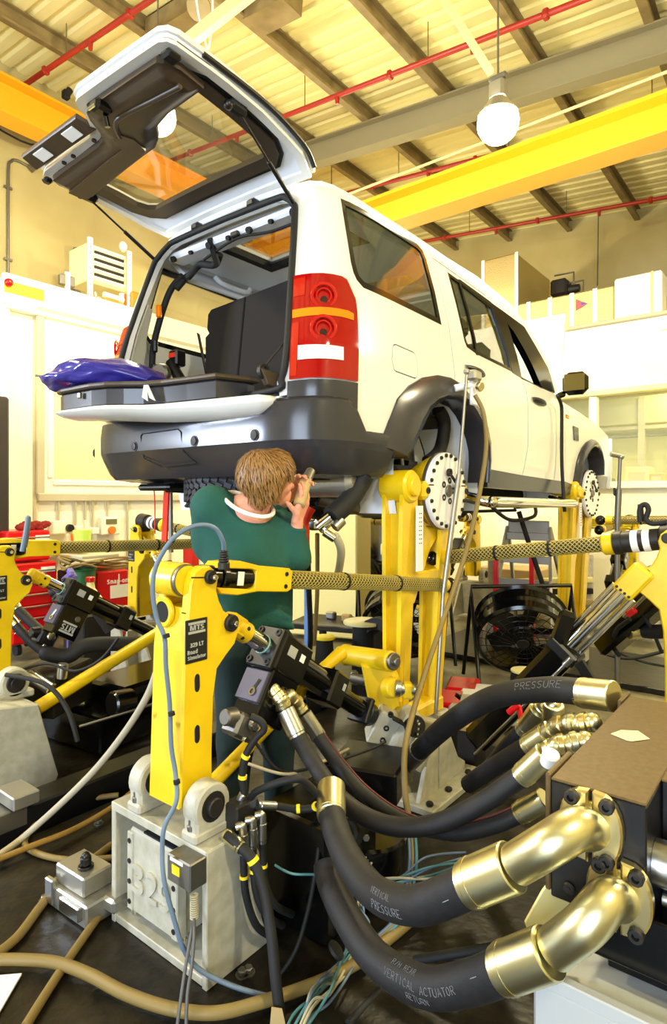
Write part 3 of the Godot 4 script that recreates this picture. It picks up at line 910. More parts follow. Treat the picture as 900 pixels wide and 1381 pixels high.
	obj("frame", MB.new().tube([PZ(748, 372, fz - 1), PZ(774, 367, fz - 1), PZ(775, 395, fz - 1)], 0.015, 6, 1).tube([PZ(762, 383, fz - 1), PZ(787, 378, fz - 1), PZ(787, 398, fz - 1)], 0.015, 6, 1), M.dull_steel, fm)


# ---------------------------------------------------------------- the car: its side and tail are one surface, (u, y) -> space
# u runs along the plan outline from the middle of the tail round the right-hand corner (negative: the left), y is the height
var plan_u := PackedFloat32Array()
var plan_p := PackedVector2Array()
var plan_n := PackedVector2Array()
const TUM := [[1.4, 0.05, 0.0], [1.55, 0.025, 0.0], [1.75, 0.005, 0.0], [2.0, 0.0, 0.0], [2.2, 0.004, 0.02], [2.5, 0.05, 0.08], [2.7, 0.1, 0.135], [2.98, 0.18, 0.22], [3.05, 0.22, 0.25], [3.1, 0.3, 0.3], [3.2, 0.5, 0.42]]

func make_plan() -> void:
	var m := 900
	for i in m + 1:
		var a := PI / 2 - PI * i / m
		var s := sin(a)
		var p := Vector2(0.94 * pow(absf(cos(a)), 1.0 / 7.0), -1.33 + 2.4 * signf(s) * pow(absf(s), 1.0 / 7.0))
		if i > 0 and p.distance_to(plan_p[-1]) < 1e-7: continue
		plan_u.append(0.0 if i == 0 else plan_u[-1] + p.distance_to(plan_p[-1]))
		plan_p.append(p)
	for i in plan_p.size():
		var d := (plan_p[mini(i + 1, plan_p.size() - 1)] - plan_p[maxi(i - 1, 0)]).normalized()
		plan_n.append(Vector2(-d.y, d.x))

func body(w: Vector2, off: float) -> Vector3:
	var u := absf(w.x)
	var i := clampi(plan_u.bsearch(u), 1, plan_u.size() - 1)
	var k := (u - plan_u[i - 1]) / (plan_u[i] - plan_u[i - 1])
	var p := plan_p[i - 1].lerp(plan_p[i], k)
	var n := plan_n[i - 1].lerp(plan_n[i], k)
	var j := 1
	while j < TUM.size() - 1 and TUM[j][0] < w.y: j += 1
	var t := clampf((w.y - TUM[j - 1][0]) / (TUM[j][0] - TUM[j - 1][0]), 0.0, 1.0)
	var tum: float = lerpf(TUM[j - 1][1], TUM[j][1], t)
	var rake: float = lerpf(TUM[j - 1][2], TUM[j][2], t)
	var g := pow(clampf(p.y / 1.05, 0.0, 1.0), 1.5)
	return Vector3((p.x * (1.0 - tum / 0.94) + n.x * off) * (1.0 if w.x >= 0 else -1.0), w.y, p.y - rake * g + n.y * off)

func bump(o: float) -> Callable:                       # the same surface, moved outwards
	return func(w: Vector2, off: float) -> Vector3: return body(w, off + o)

func pl(a: Array, side := 1.0) -> PackedVector2Array:   # flat list of numbers -> polygon; side -1 mirrors it
	var o := PackedVector2Array()
	for i in range(0, a.size(), 2): o.append(Vector2(a[i] * side, a[i + 1]))
	return o

func both(a: Array) -> PackedVector2Array:              # half an outline, mirrored
	var o := pl(a)
	for i in range(a.size() - 2, -1, -2):
		if absf(a[i]) > 1e-4: o.append(Vector2(-a[i], a[i + 1]))
	return o

func shrink(p: PackedVector2Array, d: float) -> PackedVector2Array:
	var r := Geometry2D.offset_polygon(p, d, Geometry2D.JOIN_MITER)
	return r[0]

func sheet(rows: Array, out: Callable, thick := 0.0) -> MB:   # an open smooth surface through rows of points; out(point) tells the outer side
	var m := MB.new()
	var w: int = rows[0].size()
	var nn := []
	for i in rows.size():
		var r := []
		for k in w:
			var a: Vector3 = rows[i][mini(k + 1, w - 1)] - rows[i][maxi(k - 1, 0)]
			var b: Vector3 = rows[mini(i + 1, rows.size() - 1)][k] - rows[maxi(i - 1, 0)][k]
			var o := a.cross(b)
			if o.dot(out.call(rows[i][k])) < 0.0: o = -o
			r.append(o.normalized())
		nn.append(r)
	for i in rows.size() - 1:
		for k in w - 1:
			m.quadn(rows[i][k], rows[i][k + 1], rows[i + 1][k + 1], rows[i + 1][k], nn[i][k], nn[i][k + 1], nn[i + 1][k + 1], nn[i + 1][k])
			if thick > 0.0:
				m.quadn(rows[i][k] - nn[i][k] * thick, rows[i][k + 1] - nn[i][k + 1] * thick, rows[i + 1][k + 1] - nn[i + 1][k + 1] * thick, rows[i + 1][k] - nn[i + 1][k] * thick, -nn[i][k], -nn[i][k + 1], -nn[i + 1][k + 1], -nn[i + 1][k])
	return m

func gate(w: Vector2, off: float) -> Vector3:           # the raised tailgate: (x, z) -> space
	var c := [[0.7, 3.09], [0.78, 3.125], [0.94, 3.172], [1.2, 3.212], [1.42, 3.228], [1.8, 3.232]]
	var j := 1
	while j < c.size() - 1 and c[j][0] < w.y: j += 1
	var t: float = (w.y - c[j - 1][0]) / (c[j][0] - c[j - 1][0])
	return Vector3(w.x, lerpf(c[j - 1][1], c[j][1], t) + 0.018 * (1.0 - (w.x / 0.68) ** 2) + off, w.y - off * 0.15)

func gate_at(o: float) -> Callable:
	return func(w: Vector2, off: float) -> Vector3: return gate(w, o - off)   # faces downwards


func build_car() -> void:
	make_plan()
	var car := thing("car", "big white four-wheel-drive estate car with raised tailgate, held on the test rig", "car", Vector3(0, 1.45, -1.3))
	var cell := 0.09
	var opening := both([0, 3.03, 0.52, 3.02, 0.6, 3.0, 0.655, 2.95, 0.672, 2.88, 0.672, 2.4, 0.668, 2.16, 0.65, 2.06, 0.60, 2.01, 0, 2.01])
	var q := [1.0, 2.985, 1.036, 2.63, 1.05, 2.575, 1.072, 2.54, 1.121, 2.511, 1.923, 2.496, 1.937, 2.7, 1.937, 2.9, 1.92, 2.955, 1.87, 2.98, 1.36, 2.99]
	var flap := pl([1.331, 2.189, 1.348, 2.255, 1.36, 2.266, 1.375, 2.27, 1.545, 2.262, 1.563, 2.255, 1.578, 2.209, 1.57, 2.147, 1.56, 2.134, 1.545, 2.13, 1.365, 2.137, 1.35, 2.143])
	var shell := both([0, 3.12, 0.7, 3.11, 0.98, 3.1, 2.03, 3.08, 2.03, 3.02, 2.028, 2.94, 2.01, 2.42, 2.006, 2.31, 1.995, 2.165, 1.92, 2.165, 1.776, 2.155, 1.615, 2.12, 1.481, 2.06, 1.374, 1.98, 1.3, 1.88, 1.24, 1.78, 1.076, 1.8, 1.055, 1.83, 1.055, 2.03, 0.7, 2.03, 0.69, 1.97, 0, 1.95])
	obj("body_shell", MB.new().skin(shell, [opening, pl(q), pl(q, -1), shrink(flap, 0.006)], body, cell, 0.03), M.white_paint, car)
	obj("flap_gap_shade", MB.new().skin(shrink(flap, 0.02), [shrink(flap, -0.015)], bump(-0.008), cell, 0.01), M.black_matt, car)  # black ring giving the shade in the gap round the flap
	obj("fuel_flap", MB.new().skin(flap, [], body, cell, 0.02), M.white_paint, car)
	var rd := [2.04, 2.94, 2.023, 2.42, 2.019, 2.31, 2.008, 2.165, 2.051, 2.155, 2.158, 2.1, 2.3, 2.02, 2.387, 1.95, 2.43, 1.86, 2.44, 1.74, 2.44, 1.69, 3.05, 1.665, 3.128, 1.876, 3.13, 2.103, 3.135, 2.263, 3.075, 2.37, 3.02, 2.6, 2.99, 2.87, 2.745, 2.9]
	var rw := [2.204, 2.905, 2.352, 2.895, 2.813, 2.838, 2.917, 2.385, 2.358, 2.406, 2.227, 2.426, 2.205, 2.46, 2.198, 2.495]
	var fd := [3.09, 2.36, 3.15, 2.263, 3.145, 2.103, 3.143, 1.876, 3.067, 1.665, 3.965, 1.64, 3.95, 2.3, 3.79, 2.345]
	var ff := [2.82, 2.868, 2.974, 2.857, 3.404, 2.823, 3.719, 2.551, 3.79, 2.352, 3.079, 2.366, 2.917, 2.38, 2.813, 2.84]
	var fw := [3.03, 2.765, 3.079, 2.375, 3.49, 2.347, 3.255, 2.611, 3.12, 2.725]
	var rail := [2.036, 2.95, 2.745, 2.91, 2.974, 2.865, 3.404, 2.832, 3.725, 2.56, 3.8, 2.36, 3.86, 2.37, 3.8, 2.56, 3.55, 2.82, 3.3, 2.96, 2.75, 3.05, 2.036, 3.08]
	var fender := [3.958, 2.3, 3.975, 1.645, 4.2, 1.62, 4.26, 1.8, 4.39, 1.93, 4.53, 2.0, 4.687, 2.03, 4.82, 2.02, 4.9, 1.99, 5.03, 1.87, 5.06, 1.72, 5.35, 1.72, 5.35, 2.12, 4.9, 2.2, 4.4, 2.26]
	for s in [1.0, -1.0]:
		var sd := "" if s > 0 else "left-hand "
		var rear_door := obj("rear_door", MB.new().skin(pl(rd, s), [pl(rw, s)], body, cell, 0.03), M.white_paint, car)
		var front_door := obj("front_door", MB.new().skin(pl(fd, s), [], body, cell, 0.03), M.white_paint, car)
		obj("window_frame", MB.new().skin(pl(ff, s), [pl(fw, s)], bump(0.004), cell, 0.05), M.black_gloss, front_door)
		obj("cant_rail", MB.new().skin(pl(rail, s), [], body, cell, 0.04), M.white_paint, car)
		obj("front_wing", MB.new().skin(pl(fender, s), [], body, cell, 0.03), M.white_paint, car)
		obj("quarter_window_border", MB.new().skin(pl(q, s), [shrink(pl(q, s), -0.035)], bump(0.001), 0.12, 0.012), M.black_gloss, car)
		obj("quarter_window", MB.new().skin(shrink(pl(q, s), -0.03), [], bump(-0.006), 0.12, 0.0), M.tint_glass, car)
		obj("window_seal", MB.new().skin(pl(rw, s), [shrink(pl(rw, s), -0.022)], bump(0.002), 0.12, 0.015), M.black_gloss, rear_door)
		obj("window_bar", MB.new().skin(pl([2.34, 2.9, 2.365, 2.895, 2.372, 2.4, 2.345, 2.4], s), [], bump(0.003), 0.12, 0.015), M.black_gloss, rear_door)
		obj("window_glass", MB.new().skin(shrink(pl(rw, s), -0.015), [], bump(-0.008), 0.12, 0.0), M.tint_glass, rear_door)
		obj("top_trim", MB.new().skin(pl([2.36, 2.905, 2.82, 2.872, 2.82, 2.835, 2.36, 2.88], s), [], bump(0.004), 0.12, 0.015), M.black_gloss, rear_door)
		for h in [[2.16, 2.29, rear_door], [3.24, 2.235, front_door]]:
			var rows := []
			for i in 7:
				var t := i / 6.0
				var row := []
				for k in 7:
					var a := PI * k / 6.0
					row.append(body(Vector2((h[0] + 0.24 * t) * s, h[1] - 0.012 * t + 0.026 * cos(a) * (0.6 + 0.4 * sin(PI * t))), 0.002 + 0.045 * sin(a) * sin(PI * clampf(t, 0.04, 0.96)) ** 0.4))
				rows.append(row)
			obj("door_handle", sheet(rows, func(p: Vector3) -> Vector3: return Vector3(p.x, 0, 0)), M.black_satin, h[2])
		obj("door_gap_shade", MB.new().skin(pl([2.018, 2.94, 2.048, 2.94, 2.03, 2.42, 2.025, 2.31, 2.015, 2.165, 1.98, 2.165, 1.993, 2.31, 1.998, 2.42], s), [], bump(-0.012), 0.12, 0.01), M.black_matt, rear_door)  # black strip behind the rear door gap, giving its shade
		obj("door_gap_shade", MB.new().skin(pl([3.065, 2.36, 3.122, 2.263, 3.117, 2.103, 3.115, 1.876, 3.04, 1.665, 3.07, 1.665, 3.148, 1.876, 3.15, 2.103, 3.156, 2.27, 3.1, 2.36], s), [], bump(-0.012), 0.12, 0.01), M.black_matt, front_door)  # black strip giving the shade in the front door gap
		# wheel-arch flares: outer edge, crest, lip
		flare(car, s, [1.238, 1.75, 1.27, 1.83, 1.304, 1.883, 1.374, 1.997, 1.481, 2.078, 1.615, 2.141, 1.776, 2.178, 1.929, 2.187, 2.051, 2.172, 2.158, 2.122, 2.3, 2.05, 2.387, 1.97, 2.436, 1.872, 2.452, 1.745, 2.46, 1.6], [1.46, 1.7, 1.5, 1.75, 1.535, 1.79, 1.602, 1.875, 1.668, 1.958, 1.757, 2.012, 1.851, 2.046, 1.968, 2.058, 2.093, 2.046, 2.175, 2.005, 2.26, 1.94, 2.32, 1.875, 2.36, 1.8, 2.375, 1.72, 2.38, 1.6])
		flare(car, s, [4.185, 1.54, 4.2, 1.6, 4.23, 1.72, 4.26, 1.803, 4.32, 1.88, 4.4, 1.945, 4.527, 2.005, 4.687, 2.045, 4.8, 2.045, 4.9, 2.01, 4.98, 1.95, 5.045, 1.874, 5.063, 1.731], [4.3, 1.5, 4.31, 1.57, 4.33, 1.68, 4.36, 1.76, 4.4, 1.82, 4.47, 1.88, 4.56, 1.93, 4.68, 1.96, 4.79, 1.955, 4.87, 1.92, 4.92, 1.88, 4.96, 1.82, 4.97, 1.72])
		obj("sill_trim", MB.new().skin(pl([2.445, 1.686, 3.05, 1.662, 3.97, 1.638, 4.2, 1.618, 4.18, 1.53, 2.46, 1.57], s), [], bump(0.012), 0.2, 0.05), M.black_plastic, car)
		# the inner wheel housings, painted white-grey
		for wz in [[-0.03, 0.5], [-2.78, 0.48]]:
			var rows := []
			for i in 2:
				var row := []
				for k in 15:
					var a := PI * (-0.12 + 1.24 * k / 14.0)
					row.append(Vector3((0.88 if i == 0 else 0.52) * s, 1.6 + 0.49 * sin(a), wz[0] + wz[1] * cos(a)))
				rows.append(row)
			var wh := obj("wheel_housing", sheet(rows, func(p: Vector3) -> Vector3: return Vector3(0, 1.5 - p.y, wz[0] - p.z)), M.interior_white, car)
			var disc := []
			for k in 15:
				var a := PI * (-0.12 + 1.24 * k / 14.0)
				disc.append(Vector2(wz[1] * cos(a), 0.49 * sin(a)))
			obj("housing_wall", MB.new().prism(disc, Transform3D(Basis(Vector3.BACK, Vector3.UP, Vector3.LEFT), Vector3(0.5 * s, 1.6, wz[0])), -0.01, 0.01), M.interior_white, wh)
			obj("spring_tower", MB.new().cyl(Vector3(0.6 * s, 1.6, wz[0] - 0.1), Vector3(0.56 * s, 2.05, wz[0] - 0.05), 0.06, 0.075, 12).tube([Vector3(0.7 * s, 1.66, wz[0] + 0.12), Vector3(0.66 * s, 1.8, wz[0] + 0.1), Vector3(0.58 * s, 1.95, wz[0] + 0.14)], 0.018, 8), M.black_satin, wh)
			obj("knuckle", MB.new().cyl(Vector3(0.74 * s, 1.547, wz[0]), Vector3(0.5 * s, 1.547, wz[0]), 0.12, 0.08, 16).beam(Vector3(0.7 * s, 1.45, wz[0]), Vector3(0.25 * s, 1.42, wz[0] + 0.05), 0.16, 0.05).beam(Vector3(0.7 * s, 1.7, wz[0]), Vector3(0.4 * s, 1.76, wz[0]), 0.1, 0.04).cyl(Vector3(0.6 * s, 1.547, wz[0]), Vector3(0.1 * s, 1.57, wz[0]), 0.03, -1, 10), M.black_satin, wh)
			obj("duct_hose", MB.new().tube([Vector3(0.78 * s, 2.04, wz[0] - 0.16), Vector3(0.78 * s, 1.96, wz[0] - 0.24), Vector3(0.76 * s, 1.8, wz[0] - 0.22), Vector3(0.74 * s, 1.72, wz[0] - 0.1)], 0.04, 10), M.black_matt, wh)
		# tail lamp
		var lamp := obj("tail_lamp", MB.new().skin(pl([0.708, 2.54, 0.757, 2.538, 0.953, 2.53, 0.985, 2.52, 1.014, 2.471, 1.04, 2.43, 1.048, 2.371, 1.05, 2.036, 0.712, 2.036, 0.705, 2.214], s), [], bump(0.014), 0.05, 0.05), M.lamp_red, car)
		obj("amber_band", MB.new().skin(pl([0.712, 2.365, 0.985, 2.362, 1.019, 2.354, 1.018, 2.321, 0.957, 2.325, 0.714, 2.324], s), [], bump(0.017), 0.05, 0.006), M.lamp_amber, lamp)
		obj("reversing_lens", MB.new().skin(pl([0.752, 2.187, 0.955, 2.181, 0.958, 2.121, 0.754, 2.121], s), [], bump(0.018), 0.05, 0.006), M.lamp_clear, lamp)
		for b in [2.42, 2.262]:
			var c := body(Vector2(0.862 * s, b), 0.012)
			var o := body(Vector2(0.862 * s, b), 0.05) - c
			obj("reflector_ring", MB.new().ring(c, c + o.normalized() * 0.008, 0.062, 0.048, 20, 0.003).ring(c, c + o.normalized() * 0.006, 0.038, 0.03, 20, 0.002), mat("lamp_red_bright", Color(0.72, 0.07, 0.04), 0.15), lamp)
			obj("bulb_cap", MB.new().cyl(c - Vector3(0, 0.02, 0), c - Vector3(0, 0.02, 0) + o.normalized() * 0.008, 0.017, -1, 12), mat("lamp_dark", Color(0.2, 0.02, 0.02), 0.2), lamp)
		obj("lens_strip", MB.new().skin(pl([0.71, 2.52, 0.775, 2.52, 0.775, 2.43, 0.713, 2.43], s), [], bump(0.016), 0.05, 0.004), mat("lamp_orange_red", Color(0.68, 0.13, 0.06), 0.15), lamp)
		obj("lens_strip", MB.new().skin(pl([0.713, 2.3, 0.75, 2.3, 0.75, 2.05, 0.716, 2.05], s), [], bump(0.016), 0.05, 0.004), mat("lamp_orange_red", Color(0.68, 0.13, 0.06), 0.15), lamp)
		obj("corner_cladding", MB.new().skin(pl([0.7, 2.03, 1.054, 2.03, 1.054, 1.831, 1.062, 1.813, 1.076, 1.803, 1.24, 1.782, 1.27, 1.72, 0.7, 1.85], s), [], bump(0.01), 0.06, 0.03), M.black_plastic, car)
		# door mirror on its arm
		var mc := Vector3(1.045 * s, 2.43, -2.0)
		var mir := obj("door_mirror", MB.new().box(Transform3D(Basis(Vector3.UP, 0.12 * s), mc), Vector3(0.2, 0.185, 0.12), 0.045).beam(mc + Vector3(-0.09 * s, -0.07, -0.02), Vector3(0.9 * s, 2.34, -1.98), 0.06, 0.05, 0.015), M.black_gloss, car)
		obj("mirror_glass", MB.new().box(Transform3D(Basis(Vector3.UP, 0.12 * s), mc + Vector3(0.006 * s, 0.003, 0.062)), Vector3(0.155, 0.135, 0.006), 0.002), mat("mirror", Color(0.6, 0.58, 0.48), 0.06, 1.0), mir)
		# chromed side bar under the sill
		var bar := [Vector3(0.8 * s, 1.52, -0.42), Vector3(0.98 * s, 1.48, -0.46), Vector3(1.02 * s, 1.475, -0.6), Vector3(1.02 * s, 1.46, -1.9), Vector3(0.98 * s, 1.46, -2.05), Vector3(0.8 * s, 1.5, -2.1)]
		obj("side_bar", MB.new().tube(bar, 0.036, 14, 6), M.chrome, car)
		obj("side_vent", MB.new().skin(pl([4.165, 2.12, 4.3, 2.115, 4.3, 1.998, 4.18, 2.0], s), [], bump(0.01), 0.1, 0.02), M.black_plastic, car)
		obj("side_repeater", MB.new().skin(pl([3.99, 2.2, 4.06, 2.19, 4.06, 2.17, 3.99, 2.175], s), [], bump(0.01), 0.1, 0.02), M.lamp_amber, car)
	# roof with its rear glass panel
	var rp := PackedVector2Array()
	for u in [0.0, 0.3, 0.6, 0.8, 0.9, 1.0, 1.2, 2.0, 2.6, 3.1, 3.35]:
		var p := body(Vector2(u, 3.08), 0.0)
		rp.append(Vector2(p.x, p.z))
	for i in range(rp.size() - 1, 0, -1): rp.append(Vector2(-rp[i].x, rp[i].y))
	var sun := pl([-0.3, 0.14, 0.47, 0.14, 0.47, 0.62, -0.3, 0.62])
	var sun2 := pl([-0.4, -1.0, 0.4, -1.0, 0.4, -0.45, -0.4, -0.45])
	var top := func(w: Vector2, off: float) -> Vector3: return Vector3(w.x, 3.085 - 0.09 * pow(clampf(-w.y / 1.5, 0, 1), 2.0) + 0.045 * (1.0 - pow(w.x / 0.75, 2.0)) + off, w.y)
	obj("roof", MB.new().skin(rp, [sun, sun2], top, 0.12, 0.03), M.white_paint, car)
	obj("roof_glass", MB.new().skin(sun, [], top, 0.3, 0.008), M.tint_glass, car)
	obj("roof_glass", MB.new().skin(sun2, [], top, 0.3, 0.008), M.tint_glass, car)
	var lining := func(w: Vector2, off: float) -> Vector3: return top.call(w, off - 0.07)
	obj("headliner", MB.new().skin(shrink(rp, -0.06), [shrink(sun, -0.02), shrink(sun2, -0.02)], lining, 0.15, 0.015), M.headliner, car)
	var rim := func(w: Vector2, off: float) -> Vector3: return top.call(w, off - 0.06)
	obj("glass_surround", MB.new().skin(shrink(sun, 0.02), [shrink(sun, -0.03)], rim, 0.3, 0.03), M.black_matt, car)
	obj("windscreen", MB.new().quad2(body(Vector2(3.4, 2.95), -0.02), body(Vector2(3.85, 2.4), -0.02), Vector3(0, 2.38, -2.3), Vector3(0, 3.0, -1.45)).quad2(body(Vector2(-3.4, 2.95), -0.02), body(Vector2(-3.85, 2.4), -0.02), Vector3(0, 2.38, -2.3), Vector3(0, 3.0, -1.45)), M.tint_glass, car)
	# raised bonnet, front end
	var bon := []
	for i in 5:
		var t := i / 4.0
		var row := []
		for k in 9:
			var x := -0.82 + 1.64 * k / 8.0
			row.append(Vector3(x * (1.0 - 0.1 * t), 2.3 + 0.92 * t + 0.03 * sin(PI * t), -2.3 - 0.4 * t + 0.1 * (1.0 - (x / 0.82) ** 2) * (1 - t)))
		bon.append(row)
	obj("bonnet", sheet(bon, func(_p: Vector3) -> Vector3: return Vector3(0, 0.5, 1), 0.03), M.white_paint, car)
	obj("front_bumper", MB.new().skin(pl([5.35, 1.6, 6.45, 1.6, 6.45, 2.1, 5.35, 2.1]), [], bump(0.03), 0.15, 0.03).skin(pl([-6.45, 1.6, -5.35, 1.6, -5.35, 2.1, -6.45, 2.1]), [], bump(0.03), 0.15, 0.03), M.white_paint, car)
	obj("engine_bay", MB.new().bx(Vector3(0, 1.95, -2.9), Vector3(1.1, 0.5, 1.2), 0.05), M.black_matt, car)
	rear_end(car)
	inside(car)
	underneath(car)


func flare(car: Node3D, s: float, outer: Array, inner: Array) -> void:
	var a := pl(outer, s)
	var b := pl(inner, s)
	var rows := [[], [], [], [], [], []]
	for i in a.size():
		rows[0].append(body(a[i], -0.01))
		rows[1].append(body(a[i], 0.012))
		rows[2].append(body(a[i].lerp(b[i], 0.3), 0.04))
		rows[3].append(body(a[i].lerp(b[i], 0.75), 0.05))
		rows[4].append(body(a[i].lerp(b[i], 0.95), 0.03))
		rows[5].append(body(b[i], -0.09))
	var mid := (a[0] + a[a.size() - 1]) * 0.5
	var c := body(mid, -0.4)
	var m := sheet([rows[0], rows[1]], func(p: Vector3) -> Vector3: return p - c)
	m.add(sheet([rows[1], rows[2], rows[3]], func(p: Vector3) -> Vector3: return Vector3(p.x, 0, 0)))
	m.add(sheet([rows[3], rows[4], rows[5]], func(p: Vector3) -> Vector3: return Vector3(0, c.y - p.y - 0.2, c.z - p.z) + Vector3(p.x, 0, 0) * 0.2))
	for e in [0, a.size() - 1]:
		for k in 4:
			m.quad(rows[k][e], rows[k + 1][e], rows[5][e], rows[0][e], Vector3.DOWN)
	obj("wheel_arch_flare", m, M.black_plastic, car)


func rear_end(car: Node3D) -> void:
	# bumper
	var prof := [[-0.05, 0.165], [0.03, 0.16], [0.055, 0.14], [0.072, 0.06], [0.07, -0.035], [0.05, -0.065], [-0.01, -0.15], [-0.04, -0.185], [-0.14, -0.2], [-0.3, -0.2]]
	var rows := []
	for p in prof:
		var row := []
		for k in 49:
			var u := lerpf(-1.33, 1.33, k / 48.0)
			var t := smoothstep(1.03, 1.09, absf(u))
			var y: float = 1.795 + p[1] * (1.0 if p[1] < 0 else lerpf(1.0, 0.12, t))
			if p[1] < 0 and absf(u) > 1.0: y += (absf(u) - 1.0) * -0.02
			row.append(body(Vector2(u, y), p[0] * (lerpf(1.0, 0.3, smoothstep(0.62, 0.95, absf(u))) if p[0] > 0.0 else 1.0)))
		rows.append(row)
	var outw := func(p: Vector3) -> Vector3: return Vector3(p.x * 0.6, (p.y - 1.78) * 3.0, p.z)
	var bm := sheet(rows.slice(0, 3), outw)
	for cutp in [[2, 5], [4, 6], [5, 8], [7, 10]]: bm.add(sheet(rows.slice(cutp[0], cutp[1]), outw))
	var b := obj("rear_bumper", bm, M.black_plastic, car)
	for e in [[0.56, 1.79], [0.13, 1.787], [-0.38, 1.787], [-0.83, 1.775]]:
		var c := body(Vector2(e[0], e[1]), 0.07)
		var d := (body(Vector2(e[0], e[1]), 0.2) - c).normalized()
		obj("parking_sensor", MB.new().lathe(MB.along(c, c + d), [Vector2(0.028, 0), Vector2(0.028, 0.004), Vector2(0.022, 0.004), Vector2(0.02, 0.01), Vector2(0, 0.012)], 18), M.dark_steel, b)
	var tow := pl([-0.3, 1.852, 0.0, 1.856, 0.025, 1.84, 0.03, 1.74, 0.1, 1.68, -0.2, 1.67, -0.32, 1.72, -0.315, 1.84])
	var surf := func(w: Vector2, off: float) -> Vector3:
		var o := 0.072
		if w.y < 1.76: o = lerpf(0.07, 0.02, clampf((1.76 - w.y) / 0.1, 0, 1))
		return body(w, o + off)
	var edge := []
	for w in tow: edge.append(surf.call(w, 0.002))
	edge.append(edge[0])
	obj("towing_eye_cover", MB.new().tube(edge, 0.0035, 5, 1), M.black_matt, b)
	obj("step_plate", MB.new().skin(pl([-0.66, 1.965, 0.66, 1.965, 0.66, 1.935, -0.66, 1.935]), [], bump(0.02), 0.1, 0.05), M.interior_white, car)
	# rubber seal round the opening
	var loop := []
	var o := both([0, 3.045, 0.52, 3.035, 0.61, 3.015, 0.67, 2.955, 0.69, 2.88, 0.69, 2.4, 0.685, 2.16, 0.665, 2.05, 0.61, 1.995, 0, 1.995])
	for w in o: loop.append(body(w, 0.012))
	loop.append(loop[0])
	obj("tailgate_seal", MB.new().tube(loop, 0.017, 8, 5), M.rubber, car)
	# raised upper tailgate
	var out := pl([0.6, 0.76, 0.66, 0.9, 0.685, 1.2, 0.695, 1.5, 0.695, 1.67, 0.68, 1.71, 0.64, 1.73, 0.07, 1.735, 0.03, 1.725, 0.0, 1.69, -0.03, 1.64, -0.085, 1.585, -0.12, 1.56, -0.17, 1.545, -0.6, 1.545, -0.655, 1.53, -0.675, 1.49, -0.67, 1.2, -0.64, 0.9, -0.58, 0.76])
	var hole := pl([0.53, 1.5, 0.55, 1.45, 0.53, 1.05, 0.5, 0.99, 0.46, 0.96, -0.42, 0.96, -0.47, 0.99, -0.5, 1.05, -0.53, 1.4, -0.5, 1.43, 0.0, 1.45, 0.1, 1.5])
	var g := obj("upper_tailgate", MB.new().skin(out, [shrink(hole, 0.02)], gate_at(0.022), 0.12, 0.022), M.white_paint, car)
	obj("inner_frame", MB.new().skin(shrink(out, -0.012), [shrink(hole, 0.015)], gate_at(0.0), 0.12, 0.03), M.interior_white, g)
	obj("lower_edge", MB.new().skin(shrink(out, -0.012), [shrink(out, -0.055)], gate_at(-0.015), 0.12, 0.02), M.white_paint, g)
	obj("glass_surround", MB.new().skin(shrink(hole, 0.055), [shrink(hole, -0.015)], gate_at(-0.02), 0.12, 0.03), M.trim_brown, g)
	obj("surround_seal", MB.new().skin(shrink(hole, 0.075), [shrink(hole, 0.05)], gate_at(-0.012), 0.12, 0.03), M.black_satin, g)
	obj("glass", MB.new().skin(hole, [], gate_at(0.012), 0.12, 0.004), M.gate_glass, g)
	var trim := pl([0.6, 1.66, 0.625, 1.6, 0.61, 1.47, 0.35, 1.45, 0.22, 1.42, 0.15, 1.36, 0.08, 1.33, 0.0, 1.325, -0.57, 1.275, -0.61, 1.3, -0.615, 1.44, -0.59, 1.49, -0.15, 1.495, -0.08, 1.51, -0.03, 1.55, 0.02, 1.63, 0.06, 1.67, 0.1, 1.68, 0.58, 1.68])
	var hang := func(w: Vector2, off: float) -> Vector3:   # a padded moulding
		var d := 1e9
		for i in trim.size():
			var c := Geometry2D.get_closest_point_to_segment(w, trim[i], trim[(i + 1) % trim.size()])
			d = minf(d, c.distance_to(w))
		return gate(w, -0.05 - 0.03 * smoothstep(0.0, 1.0, d / 0.06) - off)
	obj("trim_panel", MB.new().skin(trim, [], hang, 0.022, 0.03), M.trim_brown, g)
	var low := pl([0.07, 1.37, 0.0, 1.355, -0.55, 1.305, -0.58, 1.33, -0.585, 1.4, -0.02, 1.44, 0.03, 1.5, 0.08, 1.52, 0.1, 1.45])
	obj("trim_pocket", MB.new().skin(low, [], gate_at(-0.085), 0.06, 0.02), M.trim_brown, g)
	var ridge := []
	for w in [[0.58, 1.56], [0.4, 1.57], [0.2, 1.585], [0.12, 1.56], [0.06, 1.5]]: ridge.append(gate(Vector2(w[0], w[1]), -0.078))
	obj("trim_ridge", MB.new().tube(ridge, 0.012, 8, 5), M.trim_brown, g)
	var lp := gate(Vector2(0.175, 1.665), -0.07)
	obj("latch", MB.new().bx(lp, Vector3(0.07, 0.05, 0.08), 0.015).cyl(lp + Vector3(0, -0.03, -0.02), lp + Vector3(0, -0.07, -0.03), 0.012, -1, 8), M.black_gloss, g)
	obj("latch_striker", MB.new().bx(lp + Vector3(0, -0.02, 0.045), Vector3(0.05, 0.012, 0.012), 0.003), M.chrome, g)
	for w in [[-0.13, 1.525], [-0.33, 1.52], [-0.42, 1.52]]:
		obj("grommet", MB.new().cyl(gate(Vector2(w[0], w[1]), -0.038), gate(Vector2(w[0], w[1]), -0.03), 0.012, -1, 12), M.black_satin, g)
	obj("corner_block", MB.new().bx(gate(Vector2(0.645, 1.66), -0.04), Vector3(0.06, 0.03, 0.07), 0.012), M.black_satin, g)
	obj("corner_block", MB.new().bx(gate(Vector2(-0.63, 1.5), -0.04), Vector3(0.05, 0.03, 0.05), 0.012), M.black_satin, g)
	var np := MB.new()
